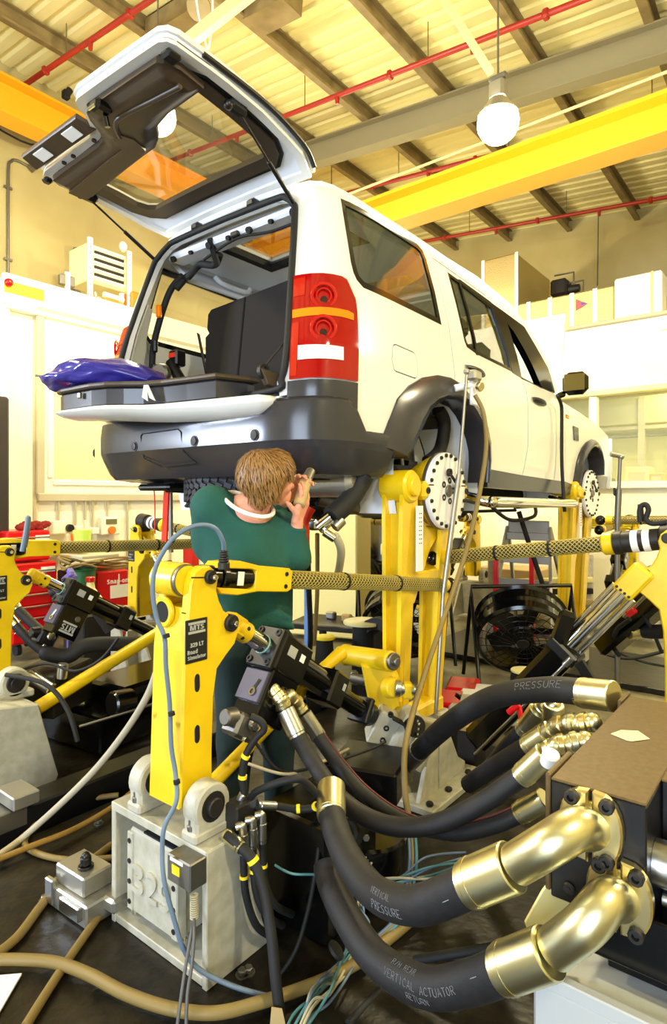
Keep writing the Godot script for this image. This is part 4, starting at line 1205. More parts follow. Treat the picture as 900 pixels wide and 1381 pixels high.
	var pm := Transform3D(Basis(Vector3.RIGHT, -0.25), gate(Vector2(-0.335, 1.6), 0.004))
	np.prism([Vector2(-0.3, -0.045), Vector2(0.27, -0.045), Vector2(0.25, 0.05), Vector2(-0.28, 0.05)], Transform3D(pm.basis * Basis(Vector3.RIGHT, PI / 2), pm.origin), -0.015, 0.015, 0.005)
	var plate := obj("number_plate_recess", np, M.trim_brown, g)
	for x in [-0.14, 0.14]:
		obj("plate_lamp", MB.new().box(pm * Transform3D(Basis.IDENTITY, Vector3(x, -0.018, 0.002)), Vector3(0.1, 0.006, 0.06), 0.002), M.label_white, plate)
	obj("outer_spoiler_edge", MB.new().tube([gate(Vector2(0.69, 1.55), 0.02), gate(Vector2(0.69, 1.2), 0.02), gate(Vector2(0.665, 0.92), 0.02), gate(Vector2(0.63, 0.8), 0.01)], 0.012, 8), M.black_satin, g)
	# gas struts
	for s in [1.0, -1.0]:
		var a := gate(Vector2(0.615 * s, 1.27 if s > 0 else 1.25), -0.05)
		var e := body(Vector2(0.69 * s, 2.95), 0.025)
		var mid := a.lerp(e, 0.5)
		var st := obj("gas_strut", MB.new().cyl(a, mid, 0.006, -1, 8).cyl(mid, e, 0.011, -1, 10, 0.002), M.black_satin, car)
		obj("strut_mount", MB.new().bx(a + Vector3(0, 0.02, 0.02), Vector3(0.05, 0.05, 0.1), 0.015).ball(a + Vector3(0, 0.01, 0.07), Vector3(0.022, 0.022, 0.022), 10), M.black_satin, st)
	for x in [0.3, -0.32]:
		obj("hinge", MB.new().bx(body(Vector2(x, 3.07), 0.02), Vector3(0.07, 0.05, 0.06), 0.015), M.black_satin, car)
	# dropped lower tailgate
	var lg := pl([0.64, 1.0, 0.65, 1.12, 0.62, 1.18, 0.4, 1.22, 0.2, 1.25, 0.05, 1.275, -0.06, 1.31, -0.14, 1.37, -0.22, 1.42, -0.32, 1.445, -0.58, 1.455, -0.645, 1.44, -0.67, 1.38, -0.66, 1.0])
	var lt := Geometry2D.intersect_polygons(lg, pl([-1, 0.9, 0.44, 0.9, 0.44, 1.06, 0.36, 1.3, 0.36, 2, -1, 2]))[0]
	var up := Transform3D(Basis(Vector3.RIGHT, Vector3.BACK, Vector3.DOWN), Vector3.ZERO)   # polygon x -> x, y -> z, depth -> down
	var l := obj("lower_tailgate", lower_skin(lg), M.white_paint, car)
	obj("inner_trim", MB.new().prism(shrink(lt, -0.012), up, -2.062, -1.962, 0.012), M.black_plastic, l)
	obj("top_lip", MB.new().prism(shrink(lt, 0.006), up, -2.086, -2.06, 0.008), M.trim_brown, l)
	obj("reversing_catch", MB.new().bx(Vector3(-0.4, 2.03, 1.452), Vector3(0.02, 0.03, 0.02), 0.004), M.steel, l)
	var tt := Vector3(-0.02, 2.03, 1.315)
	obj("cable_tie", MB.new().prism([Vector2(0, 0.03), Vector2(0.012, 0.03), Vector2(0.05, -0.05), Vector2(0.02, -0.035)], Transform3D(Basis(Vector3.UP, 0.5), tt), 0.0, 0.008).prism([Vector2(-0.01, 0.03), Vector2(0.004, 0.03), Vector2(0.01, -0.05), Vector2(-0.02, -0.03)], Transform3D(Basis(Vector3.UP, 0.5), tt), 0.0, 0.008), M.label_white, l)
	obj("end_bracket", MB.new().prism([Vector2(-0.02, 0.02), Vector2(0.14, 0.0), Vector2(0.17, -0.09), Vector2(0.02, -0.05)], Transform3D(Basis(Vector3(0.2, 0, -1).normalized(), Vector3.UP, Vector3(1, 0, 0.2).normalized()), Vector3(0.6, 2.07, 1.13)), -0.02, 0.02, 0.004), M.trim_brown, l)
	var ca := Vector3(0.6, 2.1, 1.12)
	obj("stay_cable", MB.new().tube([ca, body(Vector2(0.68, 2.26), -0.02)], 0.006, 6, 1).ring(ca + Vector3(-0.01, -0.02, 0), ca + Vector3(0.01, -0.02, 0), 0.035, 0.024, 14), M.dark_steel, l)
	obj("hinge_shroud", MB.new().bx(Vector3(0, 1.975, 1.03), Vector3(1.3, 0.03, 0.1), 0.01), M.black_matt, car)


func lower_skin(lg: PackedVector2Array) -> MB:
	var rings := []
	for e in [[-0.01, 1.968], [0.012, 1.958], [0.014, 1.935], [-0.03, 1.895], [-0.1, 1.875]]:
		var r := []
		var m := lg.size()
		for i in m:
			var d0 := (lg[i] - lg[(i + m - 1) % m]).normalized()
			var d1 := (lg[(i + 1) % m] - lg[i]).normalized()
			var n := Vector2(-(d0 + d1).y, (d0 + d1).x).normalized()
			var w: Vector2 = lg[i] - n * e[0] if Geometry2D.is_polygon_clockwise(lg) == false else lg[i] + n * e[0]
			r.append(Vector3(w.x, 1.975 - (1.975 - e[1]) * lerpf(0.5, 1.15, clampf((w.x + 0.66) / 1.1, 0, 1)) + 0.03 * smoothstep(1.2, 1.0, w.y) * (1 if e[1] < 1.93 else 0), maxf(w.y, 1.0)))
		rings.append(r)
	return MB.new().loft(rings)


func inside(car: Node3D) -> void:
	obj("load_floor", MB.new().bx(Vector3(0, 1.97, 0.15), Vector3(1.5, 0.05, 1.6), 0.01), M.carpet, car)
	obj("front_floor", MB.new().bx(Vector3(0, 1.75, -1.4), Vector3(1.6, 0.05, 1.5), 0.01), M.carpet, car)
	obj("bulkhead", MB.new().bx(Vector3(0, 2.1, -2.15), Vector3(1.6, 0.6, 0.06), 0.01), M.black_matt, car)
	# the header rail with its holes
	var hd := obj("header_rail", MB.new().beam(Vector3(-0.56, 2.985, 0.73), Vector3(0.56, 2.985, 0.73), 0.12, 0.045, 0.012), M.interior_white, car)
	for k in 7:
		var x := -0.5 + 0.165 * k
		obj("rail_hole", MB.new().cyl(Vector3(x, 2.965, 0.78), Vector3(x + 0.0, 2.955, 0.8), [0.018, 0.012, 0.02, 0.014, 0.018, 0.013, 0.024][k], -1, 12), M.black_matt, hd)
	obj("rail_bracket", MB.new().beam(Vector3(-0.15, 2.99, 0.8), Vector3(-0.2, 2.88, 0.7), 0.03, 0.03), M.dark_steel, hd)
	obj("rail_clip", MB.new().bx(Vector3(0.05, 2.965, 0.79), Vector3(0.06, 0.03, 0.03), 0.005), M.dark_steel, hd)
	obj("rail_wire", MB.new().tube([Vector3(-0.3, 2.93, 0.72), Vector3(0.05, 2.945, 0.78), Vector3(0.3, 2.93, 0.75), Vector3(0.58, 2.95, 0.72)], 0.008, 6), M.black_matt, hd)
	obj("wiring_knot", MB.new().tube([Vector3(-0.54, 2.8, 0.74), Vector3(-0.5, 2.87, 0.7), Vector3(-0.42, 2.86, 0.73), Vector3(-0.36, 2.92, 0.7), Vector3(-0.25, 2.9, 0.68), Vector3(-0.18, 2.94, 0.7)], 0.022, 8), M.black_matt, hd)
	# left inner side: loom, belt, speaker
	var loom := obj("wiring_loom", MB.new().tube([Vector3(-0.5, 2.88, 0.72), Vector3(-0.6, 2.8, 0.74), Vector3(-0.66, 2.6, 0.78), Vector3(-0.7, 2.4, 0.8), Vector3(-0.7, 2.2, 0.78), Vector3(-0.62, 2.08, 0.72)], 0.02, 8), M.black_matt, car)
	for p in [[-0.64, 2.66], [-0.68, 2.45], [-0.69, 2.3]]:
		obj("clip", MB.new().bx(Vector3(p[0] + 0.02, p[1], 0.81), Vector3(0.035, 0.08, 0.03), 0.008), M.lamp_amber if p[1] > 2.5 else M.black_satin, loom)
	var inner := pl([-0.74, 2.03, -1.05, 2.03, -1.15, 2.3, -1.04, 2.5, -1.0, 2.7, -0.76, 2.7])
	var holes := []
	for q in [[-0.82, 2.38, 0.012], [-0.84, 2.33, 0.018], [-0.82, 2.46, 0.01], [-0.9, 2.42, 0.008], [-0.92, 2.2, 0.02], [-0.83, 2.56, 0.009]]:
		var c := PackedVector2Array()
		for k in 10: c.append(Vector2(q[0] + q[2] * cos(TAU * k / 10), q[1] + q[2] * sin(TAU * k / 10)))
		holes.append(c)
	obj("side_panel", MB.new().skin(inner, holes, bump(-0.07), 0.1, 0.01), M.interior_white, car)
	obj("speaker", MB.new().cyl(Vector3(-0.62, 2.27, 0.79), Vector3(-0.6, 2.27, 0.83), 0.07, 0.06, 20, 0.01), M.dull_steel, car)
	var belt := obj("seat_belt", MB.new().beam(Vector3(-0.72, 2.62, 0.42), Vector3(-0.62, 2.06, 0.36), 0.045, 0.006), M.black_matt, car)
	obj("retractor", MB.new().bx(Vector3(-0.58, 2.38, 0.7), Vector3(0.08, 0.1, 0.08), 0.01).tube([Vector3(-0.62, 2.36, 0.72), Vector3(-0.56, 2.28, 0.72), Vector3(-0.5, 2.2, 0.7), Vector3(-0.42, 2.17, 0.68)], 0.035, 8), M.black_satin, belt)
	obj("retractor_label", MB.new().bx(Vector3(-0.58, 2.395, 0.742), Vector3(0.06, 0.03, 0.004)), M.red_strap, belt)
	for x in [-0.55]:
		obj("grab_handle", MB.new().tube([Vector3(x, 2.97, 0.42), Vector3(x + 0.02, 2.93, 0.36), Vector3(x + 0.02, 2.93, 0.16), Vector3(x, 2.97, 0.1)], 0.018, 8, 5), M.headliner, car)
	obj("side_curtain", MB.new().box(Transform3D(Basis(Vector3.BACK, -0.7), Vector3(-0.62, 2.95, 0.1)), Vector3(0.24, 0.03, 1.1), 0.012), M.headliner, car)
	for x in [-0.42, 0.42]:
		var st := obj("front_seat", MB.new().box(Transform3D(Basis(Vector3.RIGHT, -0.2), Vector3(x, 2.35, -1.15)), Vector3(0.48, 0.66, 0.16), 0.06).bx(Vector3(x, 1.98, -1.4), Vector3(0.48, 0.16, 0.5), 0.05), M.carpet, car)
		obj("headrest", MB.new().bx(Vector3(x, 2.76, -1.06), Vector3(0.26, 0.16, 0.1), 0.04), M.carpet, st)
	# the boards standing in the load bay are a thing of their own
	var poly := [Vector2(-0.42, 0.0), Vector2(0.58, 0.0), Vector2(0.58, 0.72), Vector2(-0.36, 0.62), Vector2(-0.4, 0.58), Vector2(-0.4, 0.46), Vector2(-0.37, 0.43), Vector2(-0.43, 0.42)]
	var bt := thing("load_board", "large dark brown carpeted board standing in the car's load bay", "board", Vector3(0.1, 2.0, 0.62))
	var t := Transform3D(Basis(Vector3.RIGHT, -0.12) * Basis(Vector3.UP, -0.05), Vector3(0.06, 2.0, 0.62))
	obj("panel", MB.new().prism([Vector2(-0.5, 0.0), Vector2(-0.22, 0.0), Vector2(-0.22, 0.74), Vector2(-0.55, 0.73), Vector2(-0.58, 0.7), Vector2(-0.575, 0.6), Vector2(-0.55, 0.57), Vector2(-0.585, 0.55)], t, -0.03, 0.0, 0.006), M.carpet, bt)
	obj("second_panel", MB.new().prism([Vector2(-0.214, 0.0), Vector2(0.42, 0.0), Vector2(0.42, 0.765), Vector2(-0.214, 0.741)], t, -0.032, -0.002, 0.006), M.carpet, bt)


func underneath(car: Node3D) -> void:
	var u := obj("floor_pan", MB.new().bx(Vector3(0, 1.64, -1.2), Vector3(1.5, 0.1, 4.2), 0.03).bx(Vector3(0, 1.83, 0.5), Vector3(1.3, 0.24, 0.9), 0.05), M.black_matt, car)
	for s in [-0.42, 0.42]:
		obj("chassis_rail", MB.new().beam(Vector3(s, 1.6, 0.9), Vector3(s, 1.5, -3.2), 0.1, 0.13, 0.02), M.black_matt, u)
	for z in [-0.45, -1.6, -2.4]:
		obj("cross_member", MB.new().bx(Vector3(0, 1.49, z), Vector3(1.0, 0.08, 0.1), 0.02), M.black_matt, u)
	obj("fuel_tank", MB.new().bx(Vector3(0.24, 1.45, -0.9), Vector3(0.45, 0.2, 0.9), 0.06), M.black_matt, u)
	obj("differential", MB.new().ball(Vector3(0, 1.5, -0.03), Vector3(0.2, 0.15, 0.2), 14), M.black_satin, u)
	obj("silencer", MB.new().cyl(Vector3(0.5, 1.58, 0.72), Vector3(0.84, 1.58, 0.72), 0.075, -1, 22, 0.025), M.aluminium, u)
	obj("exhaust_pipe", MB.new().tube([Vector3(0.5, 1.5, 0.6), Vector3(0.62, 1.45, 0.42), Vector3(0.5, 1.42, 0.1), Vector3(0.45, 1.42, -0.8)], 0.04, 12), M.dull_steel, u)
	obj("underbody_pipe", MB.new().tube([Vector3(0.7, 1.5, 0.45), Vector3(0.66, 1.43, 0.1), Vector3(0.6, 1.41, -0.3), Vector3(0.62, 1.4, -1.8)], 0.012, 8).tube([Vector3(0.8, 1.45, -0.9), Vector3(0.8, 1.34, -1.25), Vector3(0.85, 1.36, -1.6), Vector3(0.8, 1.45, -1.75)], 0.014, 8), M.black_matt, u)
	obj("shield", MB.new().bx(Vector3(-0.48, 1.565, 0.88), Vector3(0.3, 0.04, 0.16), 0.015), M.black_satin, u)
	# spare wheel slung under the tail
	var c := Vector3(0.0, 1.55, 0.62)
	var w := obj("spare_wheel", MB.new().lathe(Transform3D(Basis.IDENTITY, c), [Vector2(0.2, -0.09), Vector2(0.3, -0.115), Vector2(0.35, -0.1), Vector2(0.372, -0.07), Vector2(0.372, 0.07), Vector2(0.35, 0.1), Vector2(0.3, 0.115), Vector2(0.2, 0.09)], 48), M.rubber, car)
	var tr := MB.new()
	for k in 46:
		for r in 4:
			var a := TAU * (k + 0.5 * (r % 2)) / 46.0
			var t := Transform3D(Basis(Vector3.UP, -a) * Basis(Vector3.RIGHT, 0.35 * (1 if r < 2 else -1)), c + Vector3(cos(a) * 0.374, -0.051 + 0.034 * r, sin(a) * 0.374))
			tr.box(t, Vector3(0.014, 0.029, 0.043), 0.002)
	for k in 40:
		for r in [-1, 1]:
			var a := TAU * k / 40.0
			tr.box(Transform3D(Basis(Vector3.UP, -a) * Basis(Vector3.BACK, -0.7 * r), c + Vector3(cos(a) * 0.362, 0.086 * r, sin(a) * 0.362)), Vector3(0.016, 0.035, 0.03), 0.003)
	var tread := obj("tread", tr, mat("tread_rubber", Color(0.13, 0.13, 0.15), 0.6), w)
	tread.set_meta("kind", "stuff")
	obj("rim", MB.new().lathe(Transform3D(Basis.IDENTITY, c), [Vector2(0, -0.05), Vector2(0.12, -0.05), Vector2(0.18, -0.08), Vector2(0.21, -0.09), Vector2(0.21, 0.09), Vector2(0, 0.05)], 24), M.dull_steel, w)
	# orange straps and a cord hanging from the tail
	one("orange_strap", MB.new().beam(PZ(226, 641, 0.72), PZ(222, 730, 0.72), 0.012, 0.05), M.red_strap, "orange webbing strap hanging under the car's left rear corner", "strap")
	one("thin_red_cord", MB.new().tube([PZ(207, 648, 0.85), PZ(209, 680, 0.85), PZ(209, 720, 0.85)], 0.004, 5), M.red_strap, "thin red cord hanging left of the orange strap", "cord")
	one("thin_grey_pole", MB.new().cyl(PZ(230, 656, 0.4), PZ(231, 745, 0.4), 0.016, -1, 8), M.dull_steel, "thin grey hose hanging right of the orange strap", "hose")
	# blue bag on the dropped tailgate
	var rings := []
	var bm := 24
	for i in 15:
		var t := i / 14.0
		var ring := []
		var x := lerpf(-0.86, -0.1, t)
		var hw := 0.2 * pow(sin(PI * clampf(t * 0.9 + 0.06, 0.0, 1.0)), 0.55)
		var hh := 0.085 * pow(sin(PI * clampf(t * 0.92 + 0.06, 0.0, 1.0)), 0.5)
		for k in bm:
			var a := TAU * k / bm
			var wob := 1.0 + 0.1 * sin(a * 5.0 + t * 9.0) + 0.06 * sin(a * 9.0 - t * 21.0)
			ring.append(Vector3(x, 2.088 + hh * 1.0 + hh * maxf(-0.97, sin(a) * wob) + (0.05 if t < 0.12 else 0.0) * (1 - t / 0.12), 1.26 + (0.09 - 0.16 * t) + hw * cos(a) * wob))
		rings.append(ring)
	var bag := thing("blue_bag", "crumpled dark blue plastic bag lying on the dropped tailgate", "bag", Vector3(-0.45, 2.086, 1.3))
	obj("bag", MB.new().loft(rings), M.blue_bag, bag)
	var tip: Vector3 = rings[0][0]
	obj("tie", MB.new().tube([tip + Vector3(0.02, 0.02, -0.1), tip + Vector3(-0.06, 0.03, -0.05), tip + Vector3(-0.1, 0.035, -0.02)], 0.006, 6), M.dull_steel, bag)


# ---------------------------------------------------------------- the road simulator: cranks on pedestals, struts, actuators, spindles
const RX := 0.9                                         # the plane of the nearest crank
const PIVOT := Vector3(0.9, 0.0, 1.83)

func zy(p: Vector3) -> Vector2: return Vector2(-p.z, p.y)

func copy_of(o: Node3D, t: Transform3D, label: String, group := "") -> Node3D:
	var c: Node3D = o.duplicate()
	var base := str(o.name)
	put(c, base)
	c.transform = t * o.transform
	c.set_meta("label", label)
	if group: c.set_meta("group", group)
	return c

func build_rigs() -> void:
	var ped := make_pedestal()
	var crank := make_crank()
	var right_turn := Transform3D(Basis(Vector3.UP, PI / 2), Vector3.ZERO)
	var left_turn := Transform3D(Basis(Vector3.UP, -PI / 2), Vector3.ZERO)
	var back := Transform3D(Basis(Vector3.UP, PI), Vector3.ZERO)
	var at := func(t: Transform3D, p: Vector3) -> Transform3D: return Transform3D(Basis.IDENTITY, p) * t * Transform3D(Basis.IDENTITY, -PIVOT)
	var spots := [
		[at.call(Transform3D(), Vector3(-1.1, 0, 1.6)), "at the left edge of the picture, left of the man", "", 1],
		[at.call(left_turn, Vector3(-2.02, 0, 0.0)), "back left, in front of the red drawer cabinets", "", 1],
		[at.call(right_turn, Vector3(2.14, 0, 0.02)), "at the right edge, above the leaning chrome actuator", "", 1],
		[at.call(left_turn, Vector3(-1.95, 0, -2.77)), "seen small under the car, right of the man", "", 1],
		[at.call(back, Vector3(-0.95, 0, -4.3)), "far off behind the near wheel post", "", 1],
		[at.call(back, Vector3(0.95, 0, -4.25)), "under the far coil of yellow hose", "", 1]]
	var n := 0
	for s in spots:
		if n > 0: copy_of(ped, s[0], "grey steel pedestal under the yellow crank %s" % s[1])
		copy_of(crank, Transform3D(Basis.IDENTITY, Vector3(0, 0.09 if n == 2 else (-0.04 if n == 0 else 0.0), 0)) * s[0], "yellow bell crank post %s" % s[1])
		n += 1
	var wide := thing("pedestal", "broad plain grey pedestal cut off by the left edge of the picture", "pedestal", Vector3(-0.9, 0, 1.6))
	var wp := []
	for q in [[-60, 962], [52, 950], [79, 1045], [76, 1058], [-60, 1092]]: wp.append(zy(PX(q[0], q[1], -0.58)))
	wp[3].y = 0.0
	wp[4].y = 0.0
	obj("body", MB.new().prism(wp, Transform3D(Basis(Vector3.FORWARD, Vector3.UP, Vector3.RIGHT), Vector3.ZERO), -1.35, -0.58, 0.006), M.grey_paint, wide)
	for x in [-0.78, -1.3]:
		var pb := Vector3(x, wp[1].y, 1.62)
		obj("bearing_foot", MB.new().bx(pb + Vector3(0, 0.02, 0), Vector3(0.08, 0.04, 0.2), 0.008), M.grey_paint, wide)
		obj("bearing_housing", MB.new().cyl(pb + Vector3(-0.04, 0.09, 0), pb + Vector3(0.04, 0.09, 0), 0.078, -1, 26, 0.01), M.grey_paint, wide)
		obj("bearing", MB.new().cyl(pb + Vector3(-0.045, 0.09, 0), pb + Vector3(0.048, 0.09, 0), 0.05, -1, 22, 0.003).cyl(pb + Vector3(0.04, 0.09, 0), pb + Vector3(0.058, 0.09, 0), 0.032, -1, 18, 0.003), M.dark_steel, wide)
	# struts: pivot end first, spindle end second
	strut(PX(283, 778, RX), PX(607, 789, RX + 0.03), "longest woven-sleeved strut, from the nearest yellow crank to the near wheel post", true)
	strut(Vector3(-1.1, 1.21, 1.6), Vector3(-1.0, 1.16, 0.05), "woven-sleeved strut at the left, running behind the nearest yellow crank", true)
	strut(Vector3(2.14, 1.33, 0.02), PZ(583, 753, 0.02), "woven-sleeved strut at the right, rising from the near wheel post to a black load cell", false)
	strut(Vector3(-2.0, 1.31, 0.0), Vector3(-1.0, 1.2, 0.0), "short strut on the back left crank, pointing under the spare wheel", false)
	strut(Vector3(-1.95, 1.26, -2.77), Vector3(-1.0, 1.2, -2.77), "far small strut under the car's front left wheel arch", false)
	strut(Vector3(-0.95, 1.26, -4.3), Vector3(-0.95, 1.24, -2.95), "far strut seen behind the near wheel post, below the chrome side bar", false)
	strut(Vector3(0.95, 1.26, -4.25), Vector3(0.97, 1.2, -2.95), "far strut behind the front wheel post", false)
	strut(Vector3(2.2, 1.33, -2.77), Vector3(1.02, 1.3, -2.77), "dark far strut running right from the front wheel post", false)
	# actuators
	actuator(PX(311, 840, RX), PX(515, 975, RX), "black hydraulic actuator slanting down from the nearest yellow crank", 0)
	actuator(Vector3(-1.1, 1.04, 1.36), Vector3(-1.07, 0.42, 0.3), "black hydraulic actuator at the left, with an upside-down lettered servo block", 1)
	var la := PZ(862, 777, 0.1)
	var lb := PZ(640, 1000, 0.1)
	leaning_actuator(la, lb)
	actuator(Vector3(-1.86, 1.08, 0.0), Vector3(-1.1, 0.3, 0.0), "actuator on the back left crank, half hidden by the left actuator", 2)
	actuator(Vector3(-1.79, 1.1, -2.77), Vector3(-1.15, 0.3, -2.77), "small far actuator slanting right under the car's middle", 2)
	actuator(Vector3(-0.95, 1.08, -4.1), Vector3(-0.95, 0.35, -3.2), "far actuator behind the near wheel post", 2)
	actuator(Vector3(0.95, 1.08, -4.05), Vector3(0.95, 0.35, -3.2), "far black actuator hanging right of the front wheel post", 2)
	# spindles with their posts
	var sp := make_spindle()
	copy_of(sp, Transform3D(Basis.IDENTITY, Vector3(0, 0, -2.74)), "round white bolted wheel plate on a yellow post at the car's front wheel arch")
	copy_of(sp, Transform3D(Basis(Vector3.UP, PI), Vector3(0.0, 0, 0.0)), "yellow wheel post at the car's rear left arch, hidden behind the man")
	copy_of(sp, Transform3D(Basis(Vector3.UP, PI), Vector3(0.0, 0, -2.77)), "yellow wheel post at the car's front left arch, seen under the car")
	lower_crank()
	bracket()
	# yellow tie bars from the pedestals
	one("tie_bar", MB.new().cyl(PX(283, 1060, 0.8), PX(440, 898, 0.8), 0.028, -1, 14).cyl(PX(440, 898, 0.8), PX(461, 880, 0.8), 0.026, 0.034, 14), M.yellow_paint, "yellow tie bar slanting up behind the nearest yellow crank", "bar")
	one("tie_bar", MB.new().cyl(PX(50, 955, -0.75), PX(216, 852, -0.75), 0.038, -1, 14), M.yellow_paint, "yellow tie bar slanting up across the black machinery at the left", "bar")


func make_pedestal() -> Node3D:
	var t := thing("pedestal", "grey steel box pedestal under the nearest yellow crank, open at the front", "pedestal", PIVOT)
	var x0 := 0.615
	var x1 := 1.134
	var zf := 1.9
	var h := 0.42
	var side := [Vector2(-zf, 0), Vector2(-zf, h), Vector2(-1.77, h), Vector2(-1.63, 0)]
	var b := Basis(Vector3.FORWARD, Vector3.UP, Vector3.RIGHT)
	obj("side_plate", MB.new().prism(side, Transform3D(b, Vector3.ZERO), x1 - 0.025, x1, 0.003), M.grey_paint, t)
	obj("side_plate", MB.new().prism(side, Transform3D(b, Vector3.ZERO), x0, x0 + 0.025, 0.003), M.grey_paint, t)
	obj("top_plate", MB.new().bx(Vector3((x0 + x1) / 2, h - 0.012, 1.832), Vector3(x1 - x0 - 0.004, 0.03, 0.14), 0.003), M.grey_paint, t)
	obj("rear_gusset", MB.new().prism([Vector2(-1.78, 0.4), Vector2(-1.66, 0.4), Vector2(-1.45, 0.05), Vector2(-1.45, 0), Vector2(-1.78, 0)], Transform3D(b, Vector3.ZERO), 0.99, 1.015, 0.003), M.grey_paint, t)
	obj("foot_plate", MB.new().bx(Vector3((x0 + x1) / 2, 0.014, 1.82), Vector3(x1 - x0 - 0.05, 0.028, 0.155), 0.003), M.grey_paint, t)
	obj("back_plate", MB.new().bx(Vector3((x0 + x1) / 2, h / 2, 1.7), Vector3(x1 - x0 - 0.05, h - 0.03, 0.02)), M.grey_paint, t)
	var blk := obj("weight_block", MB.new().bx(Vector3(0.835, 0.21, 1.82), Vector3(0.26, 0.29, 0.13), 0.008).bx(Vector3(0.712, 0.205, 1.87), Vector3(0.034, 0.27, 0.04), 0.004).bx(Vector3(0.958, 0.205, 1.87), Vector3(0.034, 0.27, 0.04), 0.004), M.grey_paint, t)
	words("329", Transform3D(Basis.IDENTITY, Vector3(0.835, 0.19, 1.886)), 0.1, M.grey_paint, blk, "cast_number", 0.012)
	for k in 4:
		for x in [0.712, 0.958]:
			obj("bolt_hole", MB.new().cyl(Vector3(x, 0.1 + 0.07 * k, 1.888), Vector3(x, 0.1 + 0.07 * k, 1.893), 0.009, -1, 10), M.dark_steel, blk)
	obj("slot", MB.new().bx(Vector3(0.86, 0.357, 1.83), Vector3(0.16, 0.006, 0.1)), M.black_matt, blk)
	for x in [0.67, 0.69, 0.96, 1.08]:
		obj("anchor_bolt", MB.new().bolt(Vector3(x, 0.028, 1.85), Vector3.UP, 0.013, 0.03).cyl(Vector3(x, 0.028, 1.85), Vector3(x, 0.075, 1.85), 0.007, -1, 8), M.chrome, t)
	for s in [-1.0, 1.0]:                                # two pillow-block bearings
		var x: float = 0.9 + s * 0.148
		var p := obj("pillow_block", MB.new().bx(Vector3(x, h + 0.02, 1.83), Vector3(0.075, 0.035, 0.15), 0.008), M.grey_paint, t)
		obj("bearing_housing", MB.new().lathe(MB.along(Vector3(x - 0.034, 0.52, 1.83), Vector3(x + 0.034, 0.52, 1.83)), [Vector2(0.03, 0.004), Vector2(0.066, 0.0), Vector2(0.072, 0.006), Vector2(0.072, 0.062), Vector2(0.066, 0.068), Vector2(0.045, 0.068)], 24).bx(Vector3(x, 0.475, 1.83), Vector3(0.066, 0.08, 0.135), 0.01), M.grey_paint, p)
		obj("bearing", MB.new().cyl(Vector3(x - 0.036, 0.52, 1.83), Vector3(x + 0.036, 0.52, 1.83), 0.047, -1, 20).cyl(Vector3(x - 0.045, 0.52, 1.83), Vector3(x + 0.05, 0.52, 1.83), 0.03, -1, 16, 0.004), M.dark_steel, p)
		for z in [-0.055, 0.058]:
			obj("cap_bolt", MB.new().bolt(Vector3(x, h + 0.037, 1.83 + z), Vector3.UP, 0.017, 0.02).cyl(Vector3(x, h + 0.05, 1.83 + z), Vector3(x, h + 0.075, 1.83 + z), 0.011, -1, 12, 0.002), M.dull_steel, p)
	return t


